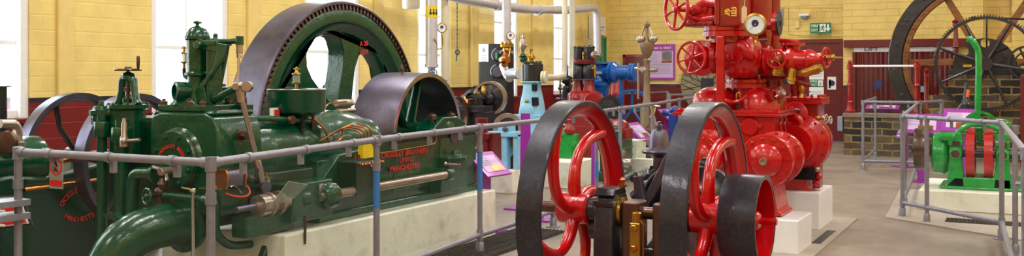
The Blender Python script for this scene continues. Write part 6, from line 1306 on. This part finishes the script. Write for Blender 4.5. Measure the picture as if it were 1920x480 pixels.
# blue round and rod things near governor right
t = thing('blue_engine', 'small dark blue engine frame with round head behind the railing posts right of the governor', 'engine', (P(1262, 250, y=17.2).x, 17.2, 0))
q = B(); c = P(1266, 207, y=17.2); q.sph(c, .09, 18); q.lathe(P(1246, 212, y=17.2), (1, 0, 0), [(.05, -.05), (.07, 0), (.05, .15), (.03, .2)], 14); q.bx(c.x - .1, c.x + .05, 17.1, 17.4, 0, c.z - .05); obj(q, 'body', paint('navy_blue_paint', '1c3f9a', .3, 0, .4, .1, .2), t, .02)
q = B(); q.tube([P(1227, 217, y=16.9), P(1232, 262, y=16.9)], .03, 8); obj(q, 'strut', bpy.data.materials['navy_blue_paint'], t)
# --- small light blue engine behind the first rail
Y = 11.6
t = thing('small_engine', 'small light blue table-shaped engine with dark red cylinder and iron flywheel behind the railing', 'engine', (P(950, 260, y=Y).x, Y, 0))
xz = lambda px, py, y=Y: P(px, py, y=y)
a, b2_ = xz(921, 250), xz(977, 250)
q = B(); q.bx(a.x, b2_.x, Y - .12, Y + .25, xz(950, 256).z, xz(950, 246).z); q.bx(xz(946, 0).x, xz(957, 0).x, Y - .1, Y + .2, .3, xz(950, 250).z); q.bx(xz(921, 0).x, xz(932, 0).x, Y - .1, Y + .2, xz(950, 268).z, xz(950, 250).z); q.bx(xz(968, 0).x, xz(977, 0).x, Y - .1, Y + .2, .3, xz(950, 250).z); q.bx(xz(938, 0).x, xz(962, 0).x, Y - .08, Y + .08, xz(950, 248).z, xz(950, 234).z); obj(q, 'table_frame', M['ltblue'], t, .012)
q = B(); q.lathe(xz(948, 242, Y - .1), (0, -1, 0), [(.035, 0), (.035, .03), (0, .035)], 16); obj(q, 'bearing_cap', M['steel'], t)
q = B(); c = xz(952, 240, Y + .15); q.lathe(c, (.6, -1, 0), [(.2, -.06), (.2, .04), (.14, .04), (.14, -.06)], 44, True); fl = obj(q, 'flywheel', M['bronze'], t); q = B(); q.lathe(c, (.6, -1, 0), [(.14, -.03), (.14, .01), (.03, .02), (.03, -.04)], 28, True); obj(q, 'wheel_disc', M['black'], fl)
q = B(); q.lathe((xz(935, 0).x, Y + .1, 0), (0, 0, 1), [(.2, .3), (.2, .45), (.17, .5), (.17, xz(950, 266).z), (.1, xz(950, 262).z), (.1, xz(950, 254).z)], 28); obj(q, 'cylinder', M['charred'], t)
q = B(); q.bx(xz(958, 0).x, xz(970, 0).x, Y, Y + .1, xz(950, 276).z, xz(950, 260).z); obj(q, 'valve_frame', M['brass'], t, .006)
q = B(); q.lathe(xz(903, 280, 11.0), (0, 0, 1), [(.12, -.6), (.12, -.1), (.1, .1), (.13, .14), (.13, .2), (.08, .22), (.08, .4)], 24); q.bx(*sorted((xz(905, 0, 11.).x, xz(925, 0, 11.).x)), 11.0, 11.2, .3, xz(903, 250, 11.).z)
tag(obj(q, 'red_engine_body', M['dred']), 'dark red engine body behind the rail post left of the light blue table engine', 'engine')
def plinth(x0, x1, y0, y1, z, label, m='plinth'): return tag(obj(B().bx(x0, x1, y0, y1, 0, z), 'engine_plinth', M[m], None, .01), label, 'plinth')
plinth(xz(921, 0).x, xz(975, 0).x + .02, Y - .25, Y + .5, .3, 'low whitewashed plinth under the small light blue table engine')
plinth(P(1020, 0, y=12.2).x, P(1075, 0, y=12.2).x, 12.2, 13.0, .36, 'low whitewashed plinth seen through the left red-spoked wheel')
# green + steel motor behind rail (px 1130-1190)
Y = 13.3; t = thing('green_motor', 'pale green cased motor with polished steel pulley and stub shaft behind the railing glass', 'motor', (P(1145, 280, y=Y).x, Y, 0))
x0, x1 = P(1136, 0, y=Y).x, P(1163, 0, y=Y).x
q = B(); q.bx(x0 - .1, x1, Y, Y + .5, 0.0, P(1150, 243, y=Y).z); q.bx(x0 - .14, x1 + .03, Y - .03, Y + .5, 0, .14)
for k in range(4): q.bx(x0 - .1, x1 + .012, Y - .012, Y + .5, .35 + k * .12, .38 + k * .12)
obj(q, 'case', M['lime2'] if 'lime2' in M else M['green2'], t, .012)
q = B(); c = P(1166, 303, y=Y - .1); q.lathe(c, (1, -.35, 0), [(.17, -.1), (.18, -.09), (.18, -.02), (.17, 0), (.1, .01), (.05, .015), (.05, .18), (.045, .19), (0, .19)], 40); obj(q, 'pulley', M['bright'], t)
q = B(); xr0, xr1 = P(1163, 0, y=Y + .2).x, P(1180, 0, y=Y + .2).x; q.bx(xr0, xr1, Y + .1, Y + .35, P(1150, 262, y=Y).z, P(1150, 242, y=Y).z); q.lathe((x0 + .05, Y + .2, P(1150, 243, y=Y).z), (1, 0, 0), [(.12, -.1), (.14, -.05), (.14, .15), (.1, .2)], 24); obj(q, 'red_box', M['red2'], t, .01)
q = B(); q.tube(rnd([P(1122, 232, y=Y), P(1132, 232, y=Y), P(1144, 242, y=Y + .1)], .05), .03, 10); q.tube(rnd([P(1125, 222, y=Y + .2), P(1142, 225, y=Y + .2), P(1158, 240, y=Y + .2)], .1), .035, 10); obj(q, 'pink_pipe', M['red'], t)
q = B(); q.bx(P(1147, 0, y=Y).x, P(1162, 0, y=Y).x, Y + .05, Y + .2, P(1150, 236, y=Y).z, P(1150, 231, y=Y).z); q.cyl(P(1154, 244, y=Y + .12), P(1154, 235, y=Y + .12), .02); obj(q, 'silver_cap', M['silver'], t, .005)
plinth(P(1166, 0, y=14.0).x, P(1200, 0, y=14.0).x - .05, 14.0, 14.4, .56, 'taller white plinth beside the pale green motor')
plinth(P(1185, 0, y=13.1).x - .25, P(1190, 0, y=13.1).x, 13.84, 13.98, .3, 'lower white plinth in front of the taller one by the pale green motor')
# green bits seen through the left foreground wheel
Y = 12.8; t = thing('green_machine', 'small green machine seen through the left red-spoked wheel', 'engine', (P(1062, 250, y=Y).x, Y, 0))
q = B(); q.lathe(P(1062, 262, y=Y), (0, -1, 0), [(.12, -.1), (.14, 0), (.1, .03), (.08, .03)], 24); q.bx(P(1050, 0, y=Y).x, P(1073, 0, y=Y).x, Y - .05, Y + .25, .36, P(1062, 252, y=Y).z); q.lathe(P(1048, 250, y=Y), (1, 0, 0), [(.06, 0), (.08, .05), (.08, .12), (.05, .16)], 18); obj(q, 'body', M['lime'], t, .015)
q = B(); q.lathe(P(1068, 243, y=Y), (0, 0, 1), [(.08, -.05), (.09, 0), (.05, .05), (.04, .12), (.05, .14), (0, .15)], 18); q.tube([P(1046, 244, y=Y), P(1075, 240, y=Y)], .02, 8); obj(q, 'red_valve', M['red2'], t)
# lectern signs (left side)
lectern_sign(P(918, 308, d=9.7), .42, .32, -.1, .85, label='purple information lectern with photo sheet beside the railing post')
lectern_sign(P(1200, 247, d=15.3), .46, .40, -.1, .85, label='purple information lectern in front of the governor column')
lectern_sign(P(1254, 216, d=18.8), .46, .36, -.1, .9, label='purple information lectern by the blue engine near the millstone')
def banner(px0, px1, pyt, d, label):
    a = P(px0, pyt, d=d); b_ = P(px1, pyt, d=d); t = thing('purple_stand', label, 'sign', ((a.x + b_.x) / 2, (a.y + b_.y) / 2, 0)); q = B()
    dd = (b_ - a); dd.z = 0; q.prism([(0, 0.02), (dd.length, .02), (dd.length * .8, a.z), (dd.length * .1, a.z)], (a.x, a.y, 0), dd.normalized(), (0, 0, 1), .03); obj(q, 'upright_panel', M['purple'], t, .004)
    q = B(); c = (a + b_) / 2; q.bx(c.x - .2, c.x + .2, c.y - .18, c.y + .18, 0.001, .018); obj(q, 'foot_plate', M['purple'], t)
banner(974, 999, 212, 11.4, 'tall narrow purple sign stand left of the first red-spoked wheel')
banner(1004, 1019, 296, 10.6, 'low purple sign stand seen just inside the rim of the left red-spoked wheel')
banner(1108, 1118, 240, 12.9, 'narrow purple sign stand seen through the left red-spoked wheel')
# ================================================================ right side
# beam wheel
hub = P(1848, 115, y=20.75); Rw = 1.73
BW = thing('winding_wheel', 'huge dark rimmed wheel with brown wooden spokes behind the brick pier', 'wheel', (hub.x, 20.75, hub.z - Rw))
q = B(); q.lathe(hub, (0, -1, 0), [(Rw, -.12), (Rw, .12), (Rw - .02, .14), (Rw - .25, .14), (Rw - .27, .12), (Rw - .27, -.12)], 128, True)
rm = obj(q, 'rim', M['iron3'] if 'iron3' in M else M['black'], BW)
q = B(); q.lathe(hub, (0, -1, 0), [(Rw - .275, -.1), (Rw - .275, .15), (Rw - .36, .15), (Rw - .36, -.1)], 128, True)
for k in range(64):
    a = k * 2 * PI / 64; d = V((math.cos(a), 0, math.sin(a))); q.box(hub + V((0, -.15, 0)) + d * (Rw - .3), (.03, .05, .05))
obj(q, 'wooden_cogs', M['wood'], rm)
q = B(); 
for k in range(20):
    a = k * 2 * PI / 20 + .1; d = V((math.cos(a), 0, math.sin(a))); q.lathe(hub + V((0, -.14, 0)) + d * (Rw - .12), (0, -1, 0), [(.035, 0), (.035, .03), (0, .04)], 10)
obj(q, 'rim_bolts', M['iron'], rm)
for k, deg in enumerate((181, 119, 58, -2, -62, 238)):
    a = math.radians(deg); d = V((math.cos(a), 0, math.sin(a))); e = V((-math.sin(a), 0, math.cos(a)))
    q = B(); q.prism([(.1, -.075), (Rw - .37, -.06), (Rw - .37, .06), (.1, .075)], hub + V((0, -.06, 0)), d, e, -.1); obj(q, 'spoke', M['wood'], BW, .01)
q = B(); q.lathe(hub, (0, -1, 0), [(.2, -.12), (.22, -.1), (.22, .14), (.2, .16)], 32); obj(q, 'hub', M['black'], BW)
# spur gear in front
gh = P(1848, 119, y=19.28); Rg = .83
GW = thing('spur_gear', 'large black toothed spur gear with thin spokes in front of the brick pier', 'gear', (gh.x, 19.28, gh.z - Rg))
q = B(); q.lathe(gh, (0, -1, 0), [(Rg, -.05), (Rg, .05), (Rg - .05, .05), (Rg - .05, -.05)], 120, True)
for k in range(110):
    a = k * 2 * PI / 110; d = V((math.cos(a), 0, math.sin(a))); e = V((-math.sin(a), 0, math.cos(a))); q.box(gh + d * (Rg + .015), (.022, .1, .04), Matrix((e, V((0, 1, 0)), d)).transposed(), .7)
obj(q, 'toothed_rim', M['black'], GW)
for deg in (160, 205, 60, 115, -10, -65, 255):
    a = math.radians(deg); d = V((math.cos(a), 0, math.sin(a))); q = B(); q.tube([gh + d * .08, gh + d * (Rg - .04)], [.035, .022], 8); obj(q, 'spoke', M['black'], GW)
obj(B().lathe(gh, (0, -1, 0), [(.05, -.1), (.12, -.1), (.12, .1), (0, .1)], 24), 'hub', M['black'], GW)
# bearing frame (semi-circular plate with holes) on pier
t = bframe = thing('bearing_frame', 'black half-round bearing plate with two round holes on top of the brick pier', 'bearing', (gh.x, 19.62, pz_))
c = P(1846, 124, y=19.6); Rb = .52; z0_ = pz_ + .02
q = B()
# build plate from polygon with holes : outer fan split in strips
def holeplate(q, cx, cz, R, y0, y1, holes, zmin, n=72):
    import itertools
    st = .02; x = -R
    # columns of small cells merged vertically where outside holes
    while x < R - 1e-6:
        xm = x + st / 2; zt_ = math.sqrt(max(R * R - xm * xm, 0)); segs = [(zmin - cz, zt_)] if zt_ > zmin - cz else []
        for hx, hz, hr in holes:
            if abs(xm - hx) < hr:
                dz_ = math.sqrt(hr * hr - (xm - hx) ** 2); out = []
                for s0, s1 in segs:
                    if hz - dz_ > s0: out.append((s0, min(s1, hz - dz_)))
                    if hz + dz_ < s1: out.append((max(s0, hz + dz_), s1))
                segs = [s for s in out if s[1] - s[0] > .002]
        for s0, s1 in segs: q.bx(cx + x, cx + x + st, y0, y1, cz + s0, cz + s1)
        x += st
h1 = P(1807, 96, y=19.6); h2 = P(1847, 81, y=19.6)
holeplate(q, c.x, c.z - .02, Rb, 19.56, 19.64, [(h1.x - c.x, h1.z - c.z + .02, .085), (h2.x - c.x, h2.z - c.z + .02, .075)], z0_ + .06)
obj(q, 'plate', M['black'], t)
q = B(); q.bx(P(1778, 0, y=19.6).x, 2.4, 19.52, 19.75, pz_, pz_ + .1); obj(q, 'sole_plate', M['iron'], t, .01)
q = B(); q.lathe((c.x, 19.56, c.z), (0, -1, 0), [(.16, -.1), (.16, .05), (.08, .06), (.08, .12), (0, .12)], 28); q.hexb(P(1886, 104, y=19.55), (0, -1, 0), .06, .04); q.tube([P(1860, 100, y=19.52), P(1890, 88, y=19.52)], .02, 8); obj(q, 'shaft_boss', M['black'], t)
q = B(); q.bx(P(1806, 0, y=19.5).x, P(1822, 0, y=19.5).x, 19.48, 19.52, P(1810, 126, y=19.5).z, P(1810, 121, y=19.5).z); obj(q, 'yellow_wedge', M['gold'], t)
t = thing('dark_standard', 'slender dark baluster column left of the half-round bearing plate', 'column', (P(1792, 100, y=20.3).x, 20.3, .8))
xs_ = P(1792, 100, y=20.3).x; zs = lambda py: P(1792, py, y=20.3).z
q = B(); q.lathe((xs_, 20.3, 0), (0, 0, 1), [(.1, 0), (.1, .2), (.06, .3), (.05, zs(90)), (.07, zs(88)), (.05, zs(85)), (.035, zs(50)), (.06, zs(48)), (.05, zs(44)), (.07, zs(40)), (.03, zs(37)), (0, zs(35))], 18); obj(q, 'turned_column', M['charred'], t)
q = B(); cur = P(1925, 118, y=19.3); q.lathe(cur, (0, -1, 0), [(.3, -.03), (.3, .03), (.26, .03), (.26, -.03)], 40, True); q.lathe(cur, (0, -1, 0), [(.2, -.03), (.2, .03), (.17, .03), (.17, -.03)], 40, True)
for k in range(4): a = k * PI / 2 + .4; q.tube([cur + V((.03 * math.cos(a), 0, .03 * math.sin(a))), cur + V((.28 * math.cos(a), 0, .28 * math.sin(a)))], .018, 8)
tag(obj(q, 'curved_rim_wheel', M['black']), 'small black double-ringed wheel cut by the right edge of the frame', 'wheel')
q = B(); q.tube([P(1820, 33, y=19.7), P(1926, 36, y=19.7)], .02, 8); q.tube([P(1850, 34, y=19.7), P(1850, 100, y=19.65)], .015, 8); obj(q, 'tie_rod', M['black'], bframe)
# crank handle on the gear
t = thing('crank_lever', 'black crank lever with orange grip leaning in front of the brick pier', 'lever', (P(1780, 236, y=16.2).x, 16.2, 0))
q = B(); q.tube([P(1772, 240, y=16.2), P(1802, 197, y=16.2), P(1812, 193, y=16.2)], [.02, .022, .03], 10); q.tube([P(1770, 245, y=16.2), P(1760, 300, y=16.2)], .02, 8); obj(q, 'rod', M['steel'], t)
q = B(); q.lathe(P(1812, 190, y=16.2), (0, 0, 1), [(.08, -.04), (.06, 0), (.05, .05), (.03, .2), (.02, .28)], 14); obj(q, 'socket', M['black'], t)
q = B(); q.tube([P(1814, 182, y=16.15), P(1816, 168, y=16.15)], .022, 8); obj(q, 'orange_grip', M['orange'], t)
# bright green machine on plinth
gy0 = 12.15
PX0 = P(1722, 300, y=gy0).x
tag(obj(B().bx(PX0, 2.2, gy0, 13.6, .013, .235), 'engine_plinth', M['plinth'], None, .012), 'low white plinth under the bright green machine at the right', 'plinth')
Y = 12.55; x_ = lambda px, y=Y: P(px, 200, y=y).x; z_ = lambda py, y=Y: P(1800, py, y=y).z
GM = thing('winding_engine', 'bright green winch engine with two red wheels and brown drum on the low white plinth', 'engine', (x_(1830), Y, .235))
q = B(); q.prism([(x_(1768), .236), (x_(1925), .236), (x_(1925), z_(340)), (x_(1905), z_(330)), (x_(1790), z_(330)), (x_(1775), z_(345))], (0, Y + .5, 0), (1, 0, 0), (0, 0, 1), .62); q.bx(x_(1762), x_(1925), Y - .15, Y + .55, .236, .27); obj(q, 'bed', M['lime'], GM, .02)
for a0_, a1_ in ((1781, 1805), (1868, 1892)):
    q = B(); q.prism([(x_(a0_) - .03, .26), (x_(a1_) + .03, .26), (x_(a1_), z_(300)), (x_(a1_) + .0, z_(255)), (x_(a1_) - .02, z_(248)), (x_(a0_) + .02, z_(248)), (x_(a0_), z_(255)), (x_(a0_), z_(300))], (0, Y + .0, 0), (1, 0, 0), (0, 0, 1), .12); q.bx(x_(a0_) - .01, x_(a1_) + .01, Y - .14, Y + .02, z_(272), z_(262)); 
    q.lathe((x_((a0_ + a1_) / 2), Y - .12, z_(286)), (0, -1, 0), [(.07, 0), (.07, .03), (.05, .04), (0, .04)], 20); obj(q, 'side_frame', M['lime'], GM, .012)
    q = B(); q.lathe((x_((a0_ + a1_) / 2), Y - .155, z_(287)), (0, -1, 0), [(.045, 0), (.045, .01), (0, .015)], 18); q.bx(x_(a0_ + 6), x_(a1_ - 4), Y - .15, Y - .139, z_(271), z_(263)); obj(q, 'bearing_cover', M['rust'], GM)
zc_ = z_(286)
for px in (1820, 1854):
    xx = x_(px); q = B(); q.lathe((xx, Y + .12, zc_ - .02), (1, 0, 0), [(.3, -.045), (.3, .045), (.25, .045), (.25, -.045)], 56, True); w_ = obj(q, 'red_wheel', M['red'], GM)
    q = B(); q.lathe((xx, Y + .12, zc_ - .02), (1, 0, 0), [(.25, -.02), (.25, .02), (.04, .03), (.04, -.03)], 40, True); obj(q, 'wheel_web', M['black'], w_)
q = B(); q.cyl((x_(1738), Y + .12, zc_ - .02), (x_(1915), Y + .12, zc_ - .02), .045); obj(q, 'shaft', M['black'], GM)
q = B(); pts = bez((x_(1795), Y - .02, z_(250)), (x_(1812), Y - .02, z_(226)), (x_(1862), Y - .02, z_(226)), (x_(1884), Y - .02, z_(250)), 14); q.tube(pts, .03, 10); q.lathe((x_(1836), Y + .1, z_(248)), (0, 0, 1), [(.03, -.1), (.03, .02), (.045, .03), (.045, .05), (.02, .06), (0, .07)], 14); q.tube([(x_(1800), Y + .1, z_(248)), (x_(1880), Y + .1, z_(248))], .02, 8); obj(q, 'arch_brace', M['lime'], GM)
q = B(); q.lathe((0, Y + .12, zc_ - .02), (1, 0, 0), [(.2, x_(1747)), (.24, x_(1750)), (.25, x_(1770)), (.22, x_(1776)), (.1, x_(1782))], 36); q.bx(x_(1748), x_(1775), Y, Y + .3, z_(322), z_(270)); q.lathe((0, Y - .1, z_(256)), (1, 0, 0), [(.03, x_(1762)), (.05, x_(1765)), (.05, x_(1790)), (.03, x_(1794))], 16); obj(q, 'gear_guard', M['lime'], GM, .015)
q = B(); q.lathe((0, Y + .12, zc_ + .02), (1, 0, 0), [(.24, x_(1714)), (.245, x_(1716)), (.245, x_(1735)), (.24, x_(1737)), (.05, x_(1738)), (.05, x_(1750))], 44); q.cyl((x_(1737), Y + .12, zc_ + .02), (x_(1752), Y + .12, zc_ + .02), .06); obj(q, 'belt_drum', M['rust'], GM)
q = B(); q.lathe((0, Y + .12, zc_ + .02), (1, 0, 0), [(.06, x_(1708)), (.07, x_(1711)), (.05, x_(1714))], 20); obj(q, 'drum_boss', M['black'], GM)
# green lever pole
q = B(); yp = Y + .35; q.tube(rnd([P(1812, 73, y=yp), P(1822, 74, y=yp), P(1834, 92, y=yp), P(1835, 120, y=yp), P(1833, 215, y=yp), P(1833, 235, y=yp)], .12, 8), .036, 14); q.bx(P(1829, 0, y=yp).x, P(1838, 0, y=yp).x, yp - .02, yp + .03, P(1835, 212, y=yp).z, P(1835, 130, y=yp).z); obj(q, 'lever_pole', M['lime'], GM, .004)
q = B(); q.prism([(P(1812, 0, y=yp).x, P(1835, 222, y=yp).z), (P(1838, 0, y=yp).x, P(1835, 222, y=yp).z), (P(1838, 0, y=yp).x, P(1835, 190, y=yp).z), (P(1833, 0, y=yp).x, P(1835, 212, y=yp).z)], (0, yp, 0), (1, 0, 0), (0, 0, 1), .05); q.lathe(P(1838, 240, y=yp), (0, -1, 0), [(.2, -.03), (.2, .03), (.17, .03), (.17, -.03)], 36, True); q.lathe(P(1866, 232, y=yp), (1, 0, 0), [(.05, -.1), (.06, -.05), (.06, .1), (.03, .16)], 16); obj(q, 'lever_quadrant', M['lime'], GM)
# purple boards on the right
lectern_sign(P(1801, 226, y=14.6), .46, .34, -1.75, .5, label='purple information board behind the top rail left of the green lever pole')
lectern_sign(P(1729, 232, y=15.3), .5, .3, -1.6, .45, label='purple information board with curved print behind the posts of the right railing')
lectern_sign(P(1655, 201, y=20.55), .62, .2, -1.57, 1.2, label='purple information board lying behind the glass balustrade')
lectern_sign(P(1692, 251, y=17.6), .26, .16, -2.4, .4, label='small purple and white lectern left of the right railing corner')
# ---------------------------------------------------------------- separate countable pieces that were drawn together
def split(base):
    for o in [q for q in bpy.data.objects if q.type == 'MESH' and q.name.split('.')[0] == base]:
        bm = bmesh.new(); bm.from_mesh(o.data); bm.verts.ensure_lookup_table(); seen = {}; comps = []
        for v in bm.verts:
            if v.index in seen: continue
            st = [v]; comp = []; seen[v.index] = 1
            while st:
                w = st.pop(); comp.append(w.index)
                for e in w.link_edges:
                    z = e.other_vert(w)
                    if z.index not in seen: seen[z.index] = 1; st.append(z)
            comps.append(comp)
        co_ = [v.co.copy() for v in bm.verts]; bm.free()
        def bb(c): return [min(co_[i][k] for i in c) - .004 for k in range(3)] + [max(co_[i][k] for i in c) + .004 for k in range(3)]
        gr = [[c, bb(c)] for c in comps]; ch = True
        while ch:
            ch = False
            for i in range(len(gr)):
                for j in range(i + 1, len(gr)):
                    a, c = gr[i][1], gr[j][1]
                    if all(a[k] <= c[k + 3] and c[k] <= a[k + 3] for k in range(3)):
                        gr[i][0] = gr[i][0] + gr[j][0]; gr[i][1] = bb(gr[i][0]); gr.pop(j); ch = True; break
                if ch: break
        if len(gr) < 2: continue
        me = o.data; polys = [(tuple(p.vertices), p.use_smooth) for p in me.polygons]
        first = None
        for c, _ in gr:
            s_ = set(c); idx = {v: n for n, v in enumerate(sorted(s_))}
            m2 = bpy.data.meshes.new(base); m2.from_pydata([me.vertices[v].co.copy() for v in sorted(s_)], [], [tuple(idx[v] for v in f) for f, _s in polys if f[0] in s_])
            for p in m2.polygons: p.use_smooth = True
            m2.set_sharp_from_angle(angle=math.radians(35)); m2.materials.append(me.materials[0])
            n_ = bpy.data.objects.new(base, m2); C.objects.link(n_); n_.parent = o.parent; n_.location = o.location; first = first or n_
            for md in o.modifiers:
                if md.type == 'BEVEL':
                    k = n_.modifiers.new('bevel', 'BEVEL'); k.width = md.width; k.segments = 2; k.limit_method = 'ANGLE'; k.angle_limit = md.angle_limit; k.harden_normals = True
        for ch_ in list(o.children): ch_.parent = first
        bpy.data.objects.remove(o)
for nm in ('sight_lubricator', 'holding_nut', 'bearing_nut', 'rod_joint', 'inspection_opening', 'main_bearing', 'valve_nut', 'brass_fittings', 'rod_end', 'magneto_plate', 'bearing_cover', 'drain_cocks'): split(nm)
GR = {'engine_plinth': 'whitewashed engine plinths', 'pump_plinth': 'white plinths under the red pump', 'rail_post': 'loose posts of the right railing', 'information_lectern': 'purple information lecterns',
      'purple_stand': 'purple sign stands', 'guard_rail': 'grey tubular guard railings', 'vertical_pipe': 'vertical pipes by the left wall', 'cream_pipe': 'pair of cream vertical pipes', 'floor_grating': 'floor gratings',
      'kerb_slab': 'pale concrete slabs', 'pressure_gauge': 'gauges on the pipes of the left wall'}
for o in bpy.data.objects:
    k = o.name.split('.')[0]
    if o.parent is None and k in GR: o['group'] = GR[k]
# ---------------------------------------------------------------- light
w = bpy.data.worlds.new('sky'); SC.world = w; w.use_nodes = True; nt = w.node_tree
bg = nt.nodes['Background']; bg.inputs[0].default_value = (.80, .91, 1, 1); bg.inputs[1].default_value = 9.0
def area(name, loc, sx, sy, power, rot=(0, 0, 0), col=(1, .96, .91)):
    l = bpy.data.lights.new(name, 'AREA'); l.shape = 'RECTANGLE'; l.size = sx; l.size_y = sy; l.energy = power; l.color = col
    o = bpy.data.objects.new(name, l); C.objects.link(o); o.location = loc; o.rotation_euler = rot; return o
for x in (-7.2, -3.6, .2, 3.6):
    for y in (-1, 4, 9, 14, 19.5):
        area('ceiling_lamp', (x, y, 5.4), .35, 2.2, 92)
SC.view_settings.view_transform = 'Standard'; SC.view_settings.look = 'None'; SC.view_settings.exposure = 0; SC.view_settings.gamma = 1
SC.view_settings.use_curve_mapping = False
